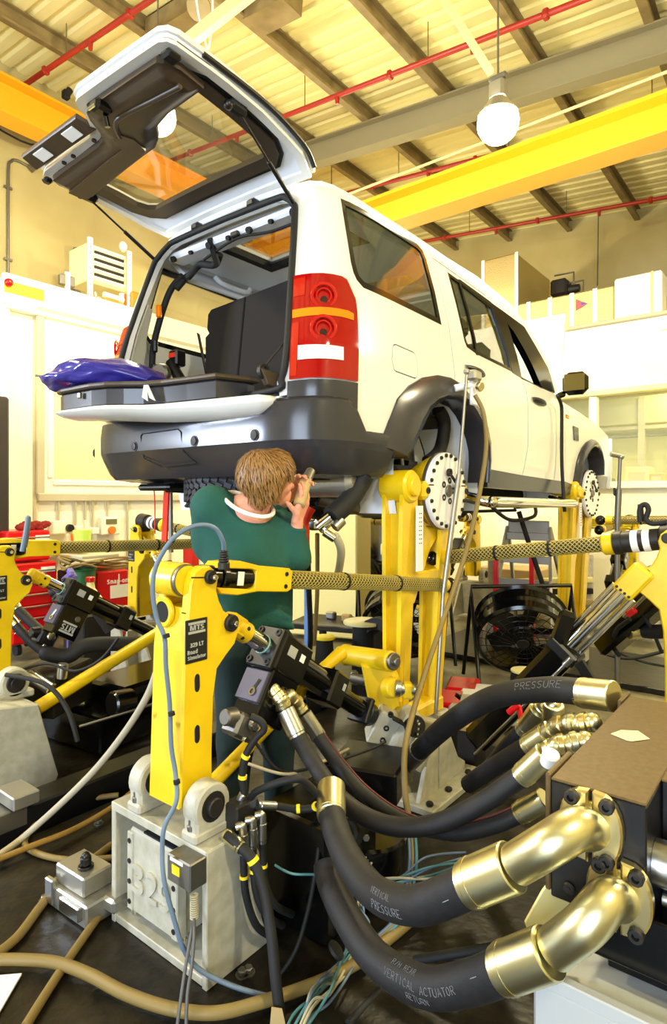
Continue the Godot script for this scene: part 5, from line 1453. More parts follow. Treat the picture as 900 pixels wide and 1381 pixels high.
func make_crank() -> Node3D:
	var t := thing("bell_crank", "nearest yellow bell crank post with a black lettered sign", "bell crank", PIVOT + Vector3(0, 0.52, 0))
	var xf := RX + 0.085
	var pts := []
	for p in [[243, 1093], [287, 1073], [287, 1010], [289, 940], [294, 902], [306, 884], [318, 868], [323, 850], [319, 836], [310, 829], [303, 824], [297, 811], [293, 796], [295, 783], [292, 771], [284, 763], [272, 764], [262, 772], [257, 790], [253, 840], [249, 880]]:
		pts.append(zy(PX(p[0], p[1], xf)))
	var b := Transform3D(Basis(Vector3.FORWARD, Vector3.UP, Vector3.RIGHT), Vector3.ZERO)
	var split := PX(250, 822, xf).y
	var cut := Geometry2D.intersect_polygons(PackedVector2Array(pts), PackedVector2Array([Vector2(-9, 0), Vector2(9, 0), Vector2(9, split), Vector2(-9, split)]))
	obj("post", MB.new().prism(Array(cut[0]), b, RX - 0.08, RX + 0.08, 0.006), M.yellow_paint, t)
	obj("cheek", MB.new().prism(pts, b, RX + 0.045, xf, 0.006), M.yellow_paint, t)
	obj("cheek", MB.new().prism(pts, b, RX - 0.085, RX - 0.045, 0.006), M.yellow_paint, t)
	var c := PX(283, 778, xf)
	c.x = RX
	var back_c := c + Vector3(0, -0.01, 0.06)
	obj("pivot_barrel", MB.new().lathe(MB.along(back_c - Vector3(0.088, 0, 0), back_c), [Vector2(0, -0.01), Vector2(0.05, -0.01), Vector2(0.058, 0.0), Vector2(0.058, 0.115), Vector2(0.05, 0.115), Vector2(0.05, 0.135), Vector2(0, 0.135)], 24), M.yellow_paint, t)
	obj("barrel_ring", MB.new().ring(back_c + Vector3(0.026, 0, 0), back_c + Vector3(0.043, 0, 0), 0.055, 0.03, 22), M.dull_steel, t)
	var e := PX(311, 840, xf)
	e.x = RX
	for w in [[c, 0.024], [e, 0.03]]:
		obj("pivot_pin", MB.new().cyl(w[0] - Vector3(0.1, 0, 0), w[0] + Vector3(0.1, 0, 0), w[1], -1, 18, 0.004).cyl(w[0] + Vector3(0.1, 0, 0), w[0] + Vector3(0.108, 0, 0), w[1] * 0.55, -1, 14), M.dark_steel, t)
		obj("pin_screw", MB.new().socket(w[0] + Vector3(0.107, 0, 0), Vector3.RIGHT, 0.01, 0.012), M.chrome, t)
	var k0 := PX(258, 779, xf)
	obj("clamp_slit", MB.new().beam(Vector3(xf + 0.0005, k0.y, k0.z), Vector3(xf + 0.0005, c.y, c.z + 0.02), 0.002, 0.004), M.black_matt, t)
	var rear := PX(228, 838, RX)
	var zr := PX(249, 850, xf).z
	obj("lightening_hole", MB.new().ring(Vector3(RX - 0.03, split - 0.02, zr - 0.012), Vector3(RX - 0.03, split - 0.02, zr + 0.004), 0.052, 0.036, 22, 0.004), M.yellow_paint, t)
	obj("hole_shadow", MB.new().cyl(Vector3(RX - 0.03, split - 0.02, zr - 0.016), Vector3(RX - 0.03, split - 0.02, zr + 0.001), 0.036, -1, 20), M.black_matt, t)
	for y in [921, 990]:
		var s := PX(266, y, xf)
		var oval := []
		for k in 16:
			var a := TAU * k / 16
			oval.append(Vector2(0.011 * cos(a), 0.017 * sin(a) + (0.013 if sin(a) > 0 else -0.013)))
		obj("slot", MB.new().prism(oval, Transform3D(b.basis, s + Vector3(-0.004, 0, 0)), 0.0, 0.005), M.dark_steel, t)
	# the sign
	var a := PX(250, 865, xf + 0.002)
	var d := PX(279.5, 862, xf + 0.002)
	var top := PX(264, 834.5, xf).y
	var bot := PX(264, 892.5, xf).y
	var w := a.z - d.z
	var mid := Vector3(xf + 0.002, (top + bot) / 2, (a.z + d.z) / 2)
	var sgn := obj("sign", MB.new().bx(mid, Vector3(0.004, top - bot, w), 0.001), M.label_black, t)
	var f := Basis(Vector3.FORWARD, Vector3.UP, Vector3.RIGHT)
	var hgt := top - bot
	for y in [0.41, 0.2]:
		obj("sign_bar", MB.new().bx(mid + Vector3(0.003, hgt * y, 0), Vector3(0.003, hgt * 0.055, w * 0.76)), M.label_grey, sgn)
	for l in [["MTS", 0.305, 0.115, 1.35], ["329 LT", -0.09, 0.095, 1.0], ["Road", -0.25, 0.09, 1.0], ["Simulator", -0.38, 0.08, 1.0]]:
		var bb: Basis = f * Basis.from_scale(Vector3(l[3], 1, 1))
		var off := Vector3.ZERO
		if l[0] == "Road": off = Vector3(0, 0, w * 0.2)
		words(l[0], Transform3D(bb, mid + Vector3(0.003, hgt * l[1], 0) + off), hgt * l[2], M.label_grey, sgn, "sign_lettering")
	return t


func strut(a: Vector3, b: Vector3, label: String, yoke: bool) -> void:
	var t := thing("push_strut", label, "strut", a)
	var d := (b - a).normalized()
	var ln := a.distance_to(b)
	var s := MB.along(a, b)
	var up := s.basis.x if absf(s.basis.x.y) > absf(s.basis.z.y) else s.basis.z
	if up.y < 0: up = -up
	var sd := d.cross(up).normalized()
	var k := 0.36
	if yoke:
		obj("load_cell", MB.new().cyl(a - d * 0.05, a + d * 0.2, 0.042, -1, 20, 0.006).cyl(a + d * 0.03, a + d * 0.06, 0.052, -1, 20, 0.004), M.black_gloss, t)
		obj("cell_label", MB.new().box(Transform3D(Basis(d, up, sd), a + d * 0.11 + sd * 0.042), Vector3(0.03, 0.05, 0.002)), M.label_white, t)
		obj("yoke_top", MB.new().prism([Vector2(0.0, 0.034), Vector2(0.02, 0.056), Vector2(0.1, 0.064), Vector2(0.2, 0.05), Vector2(0.36, 0.047), Vector2(0.38, 0.035), Vector2(0.38, -0.035), Vector2(0.36, -0.046), Vector2(0.2, -0.046), Vector2(0.1, -0.06), Vector2(0.02, -0.056), Vector2(0.0, -0.034), Vector2(0.16, -0.038), Vector2(0.18, -0.03), Vector2(0.18, 0.03), Vector2(0.16, 0.036)], Transform3D(Basis(d, up, sd), a), -0.046, 0.046, 0.0035), M.yellow_paint, t)
		for y in [-0.024, 0.024]:
			obj("yoke_screw", MB.new().socket(a + d * 0.345 + up * y + sd * 0.044, sd, 0.009, 0.006), M.dark_steel, t)
	else:
		k = 0.34
		obj("load_cell", MB.new().cyl(a + d * 0.0, a + d * 0.11, 0.062, -1, 22, 0.006).cyl(a + d * 0.11, a + d * 0.28, 0.05, -1, 22, 0.004).cyl(a + d * 0.27, a + d * 0.31, 0.056, -1, 22, 0.004), M.dark_steel, t)
		for x in [0.15, 0.2]:
			obj("cell_band", MB.new().cyl(a + d * x, a + d * (x + 0.03), 0.052, -1, 22), M.label_white, t)
		obj("collar", MB.new().cyl(a + d * 0.31, a + d * 0.36, 0.054, -1, 22, 0.006), M.yellow_paint, t)
	obj("tube", MB.new().cyl(a + d * k, b - d * 0.06, 0.034, -1, 22), mat("carbon", Color(0.3, 0.29, 0.26), 0.3, 0.6), t)
	# the woven sleeve
	var net := MB.new()
	var l := ln - k - 0.06
	var turns := l / 0.11
	var steps := int(turns * 10.0)
	for h in 10:
		for s2 in [-1.0, 1.0]:
			var pts := []
			for i in steps + 1:
				var f := float(i) / steps
				var an: float = TAU * (h / 10.0 + s2 * turns * 0.5 * f)
				pts.append(a + d * (k + l * f) + (up * cos(an) + sd * sin(an)) * 0.0365)
			net.tube(pts, 0.0022, 4, 1)
	mat("net", Color(0.72, 0.64, 0.3), 0.6)
	var nt := obj("woven_sleeve", net, M.net, t)
	nt.set_meta("kind", "stuff")
	for f in [0.3, 0.62]:
		obj("band", MB.new().cyl(a + d * (k + l * f), a + d * (k + l * f + 0.012), 0.041, -1, 18), M.black_matt, t)
	obj("rod_end", MB.new().cyl(b - d * 0.12, b - d * 0.06, 0.04, -1, 18, 0.004), M.yellow_paint, t)
	obj("ball_joint", MB.new().ball(b - d * 0.01, Vector3(0.045, 0.045, 0.045), 16), M.black_gloss, t)


func actuator(a: Vector3, b: Vector3, label: String, style: int) -> void:
	var t := thing("hydraulic_actuator", label, "actuator", a)
	var d := (b - a).normalized()
	var up := (Vector3.UP - d * d.y).normalized()
	var sd := d.cross(up).normalized()                  # sideways
	if sd.dot(EYE - a) < 0: sd = -sd
	var f := Basis(sd, d, sd.cross(d))
	if f.z.y < 0: pass
	var at := func(x: float, y: float, z: float) -> Transform3D: return Transform3D(Basis(sd, up, sd.cross(up)), a + d * y + sd * x + up * z)
	# in this frame: local x = sideways, y = up, z = along (either way)
	obj("rod_end", MB.new().cyl(a + d * 0.02, a + d * 0.1, 0.04, -1, 20, 0.005).box(at.call(0, 0.02, 0), Vector3(0.07, 0.075, 0.09), 0.012), M.yellow_paint, t)
	for k in 6:
		var an := TAU * k / 6.0 + 0.3
		obj("rod_screw", MB.new().bolt(a + d * 0.06 + (up * cos(an) + sd * sin(an)) * 0.038, up * cos(an) + sd * sin(an), 0.008, 0.006), M.black_satin, t)
	obj("rod", MB.new().cyl(a + d * 0.1, a + d * 0.22, 0.036, -1, 24), M.chrome, t)
	obj("wiper_ring", MB.new().ring(a + d * 0.195, a + d * 0.2, 0.038, 0.034, 20), mat("wiper_teal", Color(0.5, 0.72, 0.68), 0.4), t)
	var fl := obj("front_flange", MB.new().box(at.call(0, 0.225, 0), Vector3(0.13, 0.165, 0.028), 0.006), M.black_satin, t)
	for x in [-0.047, 0.047]:
		for z in [-0.06, 0.06]:
			obj("flange_bolt", MB.new().socket(at.call(x, 0.212, z).origin, -d, 0.014, 0.008), M.dark_steel, fl)
	obj("head_block", MB.new().box(at.call(0, 0.33, 0), Vector3(0.14, 0.15, 0.19), 0.008), M.black_gloss, t)
	obj("barrel", MB.new().cyl(a + d * 0.42, a + d * 0.63, 0.056, -1, 24).beam(a + d * 0.42 + up * 0.05, a + d * 0.63 + up * 0.05, 0.02, 0.02).beam(a + d * 0.42 - up * 0.05 + sd * 0.03, a + d * 0.63 - up * 0.05 + sd * 0.03, 0.02, 0.02), M.black_gloss, t)
	obj("end_block", MB.new().box(at.call(0, 0.68, 0), Vector3(0.135, 0.145, 0.11), 0.01), M.black_gloss, t)
	obj("transducer_tube", MB.new().cyl(a + d * 0.73, a + d * 0.97, 0.043, -1, 24, 0.004), M.black_gloss, t)
	obj("end_flange", MB.new().box(at.call(0, 0.98, 0), Vector3(0.11, 0.12, 0.03), 0.006), M.black_satin, t)
	obj("swivel_disc", MB.new().cyl(a + d * 1.0, a + d * 1.06, 0.055, -1, 22, 0.004), M.black_satin, t)
	for x in [[0.3, 0.04, 0.05, M.label_grey], [0.37, 0.03, 0.028, M.label_white], [0.7, 0.03, 0.02, M.label_grey]]:
		obj("name_plate", MB.new().box(at.call(0.071, x[0], 0.02), Vector3(0.002, x[1], x[2])), x[3], t)
	if style == 2: return
	var blk := obj("servo_manifold", MB.new().box(at.call(0.0, 0.33, -0.165), Vector3(0.13, 0.19, 0.17), 0.006), M.black_gloss, t)
	obj("cover_plate", MB.new().box(at.call(0, 0.235, -0.15), Vector3(0.12, 0.12, 0.02), 0.003), mat("plate_violet", Color(0.32, 0.31, 0.38), 0.35, 0.4), blk)
	obj("ring_key", MB.new().ring(at.call(0.02, 0.222, -0.175).origin, at.call(0.02, 0.219, -0.175).origin, 0.016, 0.009, 16).beam(at.call(0.022, 0.22, -0.16).origin, at.call(0.035, 0.22, -0.125).origin, 0.004, 0.008), M.chrome, blk)
	obj("plug", MB.new().bolt(at.call(0.066, 0.36, -0.13).origin, sd, 0.018, 0.006, 14), M.dull_steel, blk)
	var sv := obj("servo_valve", MB.new().box(at.call(0.0, 0.26, -0.3), Vector3(0.085, 0.09, 0.12), 0.012).cyl(at.call(0.0, 0.21, -0.28).origin, at.call(0.0, 0.16, -0.3).origin, 0.035, 0.03, 16, 0.005), M.dull_steel if style == 0 else M.black_satin, t)
	obj("valve_cap", MB.new().bolt(at.call(0.05, 0.26, -0.28).origin, sd, 0.026, 0.02, 12).bolt(at.call(0.045, 0.25, -0.34).origin, sd, 0.01, 0.015), M.chrome, sv)
	if style == 1:
		var face := Transform3D(Basis(-d, -up, (-d).cross(-up)), at.call(0.069, 0.33, -0.2).origin)
		if face.basis.z.dot(sd) < 0: face.basis = Basis(d, -up, d.cross(-up))
		for y in [-0.028, 0.028]:
			obj("name_bar", MB.new().box(face.translated_local(Vector3(0, y, -0.002)), Vector3(0.1, 0.012, 0.003)), M.label_grey, blk)
		words("MTS", face.translated_local(Vector3(0, 0, -0.001)), 0.036, M.label_grey, blk, "name_lettering")


func leaning_actuator(a: Vector3, b: Vector3) -> void:
	var t := thing("hydraulic_actuator", "large leaning actuator with a long bright chrome rod at the right", "actuator", b)
	var d := (b - a).normalized()
	var up := (Vector3.UP - d * d.y).normalized()
	var sd := Vector3.BACK
	var ln := a.distance_to(b)
	obj("rod_end", MB.new().box(Transform3D(Basis(sd, d, sd.cross(d)), a + d * 0.03), Vector3(0.09, 0.16, 0.1), 0.012), M.yellow_paint, t)
	for k in 4:
		obj("rod_screw", MB.new().bolt(a + d * 0.09 + sd * 0.045 + up * (-0.035 + 0.022 * k), sd, 0.007, 0.006), M.black_satin, t)
	obj("rod", MB.new().cyl(a + d * 0.1, a + d * 0.46, 0.045, -1, 28), M.chrome, t)
	for s in [-0.055, 0.05]:
		obj("guide_rod", MB.new().cyl(a + d * 0.1 + up * s, a + d * 0.46 + up * s, 0.012, -1, 10), M.chrome, t)
	obj("gland", MB.new().box(Transform3D(Basis(sd, d, sd.cross(d)), a + d * 0.5), Vector3(0.14, 0.06, 0.16), 0.01), M.black_satin, t)
	obj("barrel", MB.new().beam(a + d * 0.5, b, 0.12, 0.14, 0.03, up), M.black_gloss, t)
	obj("side_tube", MB.new().cyl(a + d * 0.5 - up * 0.05 + sd * 0.075, b + sd * 0.075 - up * 0.05, 0.008, -1, 8).cyl(a + d * 0.48 - up * 0.05 + sd * 0.075, a + d * 0.53 - up * 0.05 + sd * 0.075, 0.015, -1, 10), M.steel, t)
	var lug := PZ(790, 905, 0.2)
	obj("lug_plate", MB.new().beam(PZ(781, 892, 0.2), PZ(802, 925, 0.2), 0.02, 0.05, 0.005), M.black_satin, t)
	obj("lug_bolt", MB.new().socket(PZ(798, 919, 0.215), Vector3.BACK, 0.014, 0.01), M.steel, t)
	obj("top_cleat", MB.new().beam(PZ(748, 880, 0.14), PZ(768, 824, 0.14), 0.05, 0.08, 0.02), M.black_gloss, t)


func make_spindle() -> Node3D:
	var hub := Vector3(0.985, PX(604.5, 662, 0.985).y, PX(604.5, 662, 0.985).z)
	var t := thing("wheel_post", "white bolted wheel plate on a forked yellow post at the car's rear wheel arch", "wheel post", Vector3(hub.x, 0.0, hub.z))
	var ax := Vector3.RIGHT
	var r := 0.212
	var pl_ := obj("wheel_plate", MB.new().cyl(hub - ax * 0.03, hub, r, -1, 48, 0.004), M.plate_white, t)
	for k in 22:
		if k % 11 == 0: continue
		var a := TAU * k / 22.0
		obj("plate_bolt", MB.new().socket(hub + Vector3(0, sin(a), cos(a)) * (r - 0.016), ax, 0.011, 0.01), M.dark_steel, pl_)
	for s in [-1.0, 1.0]:
		obj("index_mark", MB.new().bx(hub + Vector3(0.001, 0.03, s * (r - 0.025)), Vector3(0.003, 0.006, 0.05)), M.dark_steel, pl_)
	obj("hub_cap", MB.new().cyl(hub, hub + ax * 0.012, 0.034, -1, 24, 0.003), M.dull_steel, pl_)
	for k in 5:
		var a := TAU * k / 5.0 + 0.6
		obj("lug_hole", MB.new().ring(hub + Vector3(0, sin(a), cos(a)) * 0.06, hub + Vector3(0.004, sin(a) * 0.06, cos(a) * 0.06), 0.018, 0.009, 14), M.dark_steel, pl_)
	obj("wrench", MB.new().beam(hub + Vector3(0.02, 0.1, 0.02), hub + Vector3(0.02, 0.035, -0.07), 0.012, 0.016, 0.003).ring(hub + Vector3(0.012, 0.1, 0.02), hub + Vector3(0.028, 0.1, 0.02), 0.022, 0.011, 14).ring(hub + Vector3(0.012, 0.03, -0.075), hub + Vector3(0.028, 0.03, -0.075), 0.018, 0.009, 14), M.dark_steel, t)
	# housing behind the plate
	var hs := obj("housing", MB.new().lathe(MB.along(hub - ax * 0.2, hub), [Vector2(0.1, 0), Vector2(0.15, 0.02), Vector2(0.19, 0.1), Vector2(0.205, 0.14), Vector2(0.205, 0.17)], 40), M.yellow_paint, t)
	obj("steel_ring", MB.new().ring(hub - ax * 0.045, hub - ax * 0.03, 0.216, 0.15, 40), M.dull_steel, hs)
	for s in [-1.0, 1.0]:
		var z: float = hub.z + s * 0.222
		obj("trunnion", MB.new().bx(Vector3(hub.x - 0.05, hub.y, z), Vector3(0.1, 0.1, 0.06), 0.02), M.yellow_paint, t)
		obj("trunnion_bolt", MB.new().socket(Vector3(hub.x, hub.y, z), ax, 0.018, 0.008), M.dark_steel, t)
	# fork head and the two tapered posts
	var zb := [hub.z + 0.335, hub.z - 0.06]
	var top := [hub.y + 0.03, hub.y - 0.2]
	var foot := [0.36, 0.33]
	for k in 2:
		var x := hub.x - 0.1
		var c := Vector3(x, top[k], zb[k])
		var e := Vector3(x - 0.04, foot[k], zb[k] - 0.02 * (1 - 2 * k))
		var m := MB.new()
		for w in [[0.055, 0.0], [-0.055, 0.0]]:          # two flanges
			m.add(tapered(c + Vector3(w[0], 0, 0), e + Vector3(w[0] * 0.7, 0, 0), 0.022, 0.15, 0.09))
		m.add(tapered(c, e, 0.11, 0.045, 0.03))
		obj("post_leg", m, M.yellow_paint, t)
	obj("fork_head", MB.new().cyl(Vector3(hub.x - 0.19, hub.y + 0.02, zb[0]), Vector3(hub.x - 0.02, hub.y + 0.02, zb[0]), 0.085, -1, 26, 0.012), M.yellow_paint, t)
	obj("fork_pin", MB.new().cyl(Vector3(hub.x - 0.03, hub.y + 0.02, zb[0] - 0.0), Vector3(hub.x + 0.0, hub.y + 0.02, zb[0]), 0.05, -1, 20, 0.005), M.yellow_paint, t)
	obj("fork_pin", MB.new().cyl(Vector3(hub.x - 0.22, hub.y + 0.02, zb[0]), Vector3(hub.x - 0.19, hub.y + 0.02, zb[0]), 0.05, -1, 20, 0.005), M.yellow_paint, t)
	obj("perforated_strip", MB.new().bx(Vector3(hub.x - 0.02, hub.y - 0.25, zb[0] - 0.06), Vector3(0.012, 0.34, 0.06), 0.002), M.plate_white, t)
	for i in 8:
		for j in 2:
			obj("strip_hole", MB.new().cyl(Vector3(hub.x - 0.014, hub.y - 0.12 - 0.022 * i, zb[0] - 0.05 - 0.018 * j), Vector3(hub.x - 0.012, hub.y - 0.12 - 0.022 * i, zb[0] - 0.05 - 0.018 * j), 0.0035, -1, 6), M.dark_steel, t)
	obj("cross_web", MB.new().prism([Vector2(-zb[0] + 0.02, hub.y - 0.02), Vector2(-zb[0] + 0.14, hub.y - 0.1), Vector2(-zb[0] + 0.22, hub.y - 0.19), Vector2(-zb[1] + 0.02, hub.y - 0.215), Vector2(-zb[1] - 0.02, hub.y - 0.24), Vector2(-zb[0] + 0.26, hub.y - 0.33), Vector2(-zb[0] + 0.1, hub.y - 0.6), Vector2(-zb[0] + 0.02, hub.y - 0.6)], Transform3D(Basis(Vector3.FORWARD, Vector3.UP, Vector3.RIGHT), Vector3.ZERO), hub.x - 0.13, hub.x - 0.07, 0.008), M.yellow_paint, t)
	obj("cross_bar", MB.new().bx(Vector3(hub.x - 0.1, hub.y - 0.46, (zb[0] + zb[1]) / 2), Vector3(0.1, 0.06, zb[0] - zb[1]), 0.01), M.yellow_paint, t)
	obj("foot_yoke", MB.new().bx(Vector3(hub.x - 0.13, 0.33, (zb[0] + zb[1]) / 2), Vector3(0.1, 0.09, zb[0] - zb[1] + 0.1), 0.015).cyl(Vector3(hub.x - 0.2, 0.33, zb[0]), Vector3(hub.x - 0.05, 0.33, zb[0]), 0.05, -1, 18, 0.006), M.yellow_paint, t)
	obj("foot_pedestal", MB.new().bx(Vector3(hub.x - 0.13, 0.145, zb[1] - 0.02), Vector3(0.14, 0.29, 0.12), 0.01), M.grey_paint, t)
	return t


func tapered(a: Vector3, b: Vector3, wx: float, w0: float, w1: float) -> MB:
	var m := MB.new()
	var q := []
	for e in [[a, w0], [b, w1]]:
		var r := []
		for s in [[-1, -1], [1, -1], [1, 1], [-1, 1]]:
			r.append(e[0] + Vector3(s[0] * wx * 0.5, 0, s[1] * e[1] * 0.5))
		q.append(r)
	for i in 4:
		var j := (i + 1) % 4
		var mid: Vector3 = (q[0][i] + q[0][j]) * 0.5 - a
		m.quad(q[0][i], q[0][j], q[1][j], q[1][i], mid)
	m.quad(q[0][0], q[0][1], q[0][2], q[0][3], a - b)
	m.quad(q[1][0], q[1][1], q[1][2], q[1][3], b - a)
	return m


func lower_crank() -> void:
	var d := 3.05
	var t := thing("rocker_crank", "yellow rocker with a horizontal barrel, beside the foot of the near wheel post", "crank", P(510, 960, d))
	var a := P(468, 883, 3.2)
	var b := P(529, 892, 2.95)
	obj("barrel", MB.new().cyl(a, b, 0.05, -1, 24, 0.006), M.yellow_paint, t)
	obj("barrel_gap", MB.new().cyl(a.lerp(b, 0.02), a.lerp(b, 0.05), 0.051, -1, 24), M.black_matt, t)
	obj("barrel_end", MB.new().cyl(b, b + (b - a).normalized() * 0.02, 0.042, -1, 20, 0.004).cyl(b, b + (b - a).normalized() * 0.04, 0.02, -1, 14, 0.003), M.dull_steel, t)
	obj("elbow", MB.new().ball(a, Vector3(0.055, 0.055, 0.055), 16), M.yellow_paint, t)
	var face := Basis(cam_r, Vector3.UP, cam_r.cross(Vector3.UP))
	var s := d / FPX
	var web := []
	for p in [[487, 895], [530, 893], [538, 912], [536, 935], [538, 950], [520, 965], [499, 956]]:
		web.append(Vector2((p[0] - 510) * s, (930 - p[1]) * s))
	obj("web", MB.new().prism(web, Transform3D(face, P(510, 930, d)), -0.06, 0.04, 0.01), M.yellow_paint, t)
	var c := P(533, 928, 2.95)
	var e := P(559, 931, 2.95)
	obj("boss", MB.new().cyl(P(525, 927, 3.0), c, 0.052, 0.045, 22, 0.005), M.yellow_paint, t)
	obj("pin", MB.new().cyl(c, e, 0.03, -1, 18).cyl(c, c.lerp(e, 0.3), 0.04, -1, 18, 0.003), M.steel, t)
	obj("pin_clamp", MB.new().box(Transform3D(face, P(550, 931, 2.95)), Vector3(0.05, 0.075, 0.06), 0.01), M.yellow_paint, t)
	obj("rear_pin", MB.new().cyl(P(475, 914, 3.1), P(494, 918, 3.06), 0.025, -1, 16).box(Transform3D(face, P(478, 914, 3.12)), Vector3(0.04, 0.07, 0.05), 0.01), M.dull_steel, t)
	obj("foot", MB.new().box(Transform3D(face, P(520, 985, 3.1)), Vector3(0.16, 0.35, 0.12), 0.01), M.yellow_paint, t)


func bracket() -> void:
	var t := thing("gusseted_bracket", "grey gusseted steel bracket bolted down beyond the thick black hoses", "bracket", Vector3(1.0, 0, 0.35))
	var b := Transform3D(Basis(Vector3.FORWARD, Vector3.UP, Vector3.RIGHT), Vector3.ZERO)
	obj("foot_plate", MB.new().bx(Vector3(1.0, 0.018, 0.3), Vector3(0.36, 0.036, 0.58), 0.005), M.grey_paint, t)
	obj("upright", MB.new().box(Transform3D(Basis(Vector3.RIGHT, 0.12), Vector3(0.93, 0.2, 0.36)), Vector3(0.3, 0.36, 0.05), 0.005), M.grey_paint, t)
	for x in [1.08, 0.93]:
		obj("gusset", MB.new().prism([Vector2(-0.36, 0.036), Vector2(-0.36, 0.36), Vector2(-0.3, 0.36), Vector2(-0.16, 0.13), Vector2(-0.08, 0.08), Vector2(-0.08, 0.036)], b, x - 0.012, x + 0.012, 0.002), M.grey_paint, t)
		obj("gusset", MB.new().prism([Vector2(-0.56, 0.036), Vector2(-0.38, 0.036), Vector2(-0.38, 0.36), Vector2(-0.42, 0.36)], b, x - 0.012, x + 0.012, 0.002), M.grey_paint, t)
	for p in [[1.14, 0.55], [1.14, 0.36], [1.13, 0.12], [1.02, 0.08], [0.87, 0.08]]:
		obj("bolt", MB.new().bolt(Vector3(p[0], 0.036, p[1]), Vector3.UP, 0.018, 0.02), M.dark_steel, t)
	var f := Basis(cam_r, Vector3.UP, cam_r.cross(Vector3.UP)) * Basis(Vector3.BACK, -0.5)
	obj("clamp_block", MB.new().box(Transform3D(f, P(519, 980, 2.98)), Vector3(0.13, 0.17, 0.16), 0.008), M.grey_paint, t)
	obj("clamp_cap", MB.new().box(Transform3D(f, P(546, 984, 2.95)), Vector3(0.09, 0.2, 0.17), 0.02), M.grey_paint, t)
	obj("clamp_slit", MB.new().box(Transform3D(f, P(540, 968, 2.93) + cam_f * -0.062), Vector3(0.1, 0.006, 0.06)), M.black_matt, t)
	for p in [[527, 963], [521, 981], [516, 997]]:
		obj("clamp_bolt", MB.new().socket(P(p[0], p[1], 2.91), -cam_f, 0.014, 0.016), M.black_satin, t)
	obj("end_disc", MB.new().cyl(P(556, 978, 2.9), P(562, 980, 2.86), 0.05, -1, 22, 0.004), M.black_satin, t)
	for k in 6:
		var a := TAU * k / 6.0
		obj("disc_bolt", MB.new().socket(P(562, 980, 2.86) + (cam_r * -0.2 + Vector3.UP * 0.0) * 0.0 + Vector3.UP * sin(a) * 0.035 + cam_f * cos(a) * 0.035, cam_r, 0.008, 0.008), M.dull_steel, t)
	obj("neck", MB.new().box(Transform3D(f, P(548, 1010, 2.95)), Vector3(0.2, 0.12, 0.14), 0.015), M.grey_paint, t)


# ---------------------------------------------------------------- manifold, hoses and their fittings
const GLYPH := {
	"A": [[0, 0, 2, 6, 4, 0], [0.8, 2.2, 3.2, 2.2]], "C": [[4, 5, 2.5, 6, 0.6, 5, 0, 3, 0.6, 1, 2.5, 0, 4, 1]], "E": [[4, 6, 0, 6, 0, 0, 4, 0], [0, 3, 3, 3]],
	"H": [[0, 0, 0, 6], [4, 0, 4, 6], [0, 3, 4, 3]], "I": [[2, 0, 2, 6]], "L": [[0.5, 6, 0.5, 0, 4, 0]], "N": [[0, 0, 0, 6, 4, 0, 4, 6]], "O": [[2, 0, 0.3, 1.5, 0.3, 4.5, 2, 6, 3.7, 4.5, 3.7, 1.5, 2, 0]],
	"P": [[0, 0, 0, 6, 3, 6, 4, 4.6, 3, 3, 0, 3]], "R": [[0, 0, 0, 6, 3, 6, 4, 4.6, 3, 3, 0, 3], [2, 3, 4, 0]], "S": [[4, 5.2, 2, 6, 0.3, 4.8, 1, 3.4, 3.2, 2.6, 3.7, 1.2, 2, 0, 0, 0.8]],
	"T": [[0, 6, 4, 6], [2, 6, 2, 0]], "U": [[0, 6, 0, 1.2, 1.2, 0, 2.8, 0, 4, 1.2, 4, 6]], "V": [[0, 6, 2, 0, 4, 6]], "/": [[0.5, 0, 3.5, 6]], "-": [[0, 3, 4, 3]]}

func at_length(p: PackedVector3Array, s: float) -> Array:   # point and direction a given way along
	for i in p.size() - 1:
		var l := p[i].distance_to(p[i + 1])
		if s <= l or i == p.size() - 2:
			return [p[i].lerp(p[i + 1], s / l), (p[i + 1] - p[i]).normalized()]
		s -= l
	return []

func chalk(pts: Array, r: float, text: String, px: float, py: float, h: float, parent: Node) -> void:   # handwriting round a hose, starting nearest to that pixel
	var p := MB.spline(pts, 14)
	var best := 0.0
	var bd := 1e9
	var s := 0.0
	var target := ray(px, py).normalized()
	for i in p.size() - 1:
		var dd := (p[i] - EYE).normalized().angle_to(target)
		if dd < bd:
			bd = dd
			best = s
		s += p[i].distance_to(p[i + 1])
	var c0: Array = at_length(p, best)
	var flip := 1.0 if (c0[1] as Vector3).dot(cam_r) > 0 else -1.0
	var m := MB.new()
	var x := 0.0
	var row := 0.0
	# how far up the hose's visible side the line runs
	var v0: Vector3 = (EYE - c0[0]).normalized()
	v0 = (v0 - c0[1] * v0.dot(c0[1])).normalized()
	var u0: Vector3 = (c0[1] * flip).cross(v0) * -1.0
	if u0.y < 0: u0 = -u0
	var hitp: Vector3 = EYE + ray(px, py) * ((c0[0] - EYE).dot(cam_f))
	row = asin(clampf((hitp - c0[0]).dot(u0) / r, -0.9, 0.9)) * r
	for ch in text:
		if GLYPH.has(ch):
			for stroke in GLYPH[ch]:
				var line := []
				for i in range(0, stroke.size(), 2):
					var sx: float = best + flip * (x + stroke[i] * h / 6.0)
					var c: Array = at_length(p, sx)
					var v: Vector3 = (EYE - c[0]).normalized()
					v = (v - c[1] * v.dot(c[1])).normalized()
					var u: Vector3 = c[1].cross(v)
					if u.y < 0: u = -u
					var an: float = (row + stroke[i + 1] * h / 6.0) / r
					line.append(c[0] + (v * cos(an) + u * sin(an)) * (r + 0.0004))
				m.tube(line, h * 0.035, 4, 1)
		x += h * 0.95
	obj("chalk_writing", m, mat("chalk", Color(0.5, 0.5, 0.52), 0.9), parent)

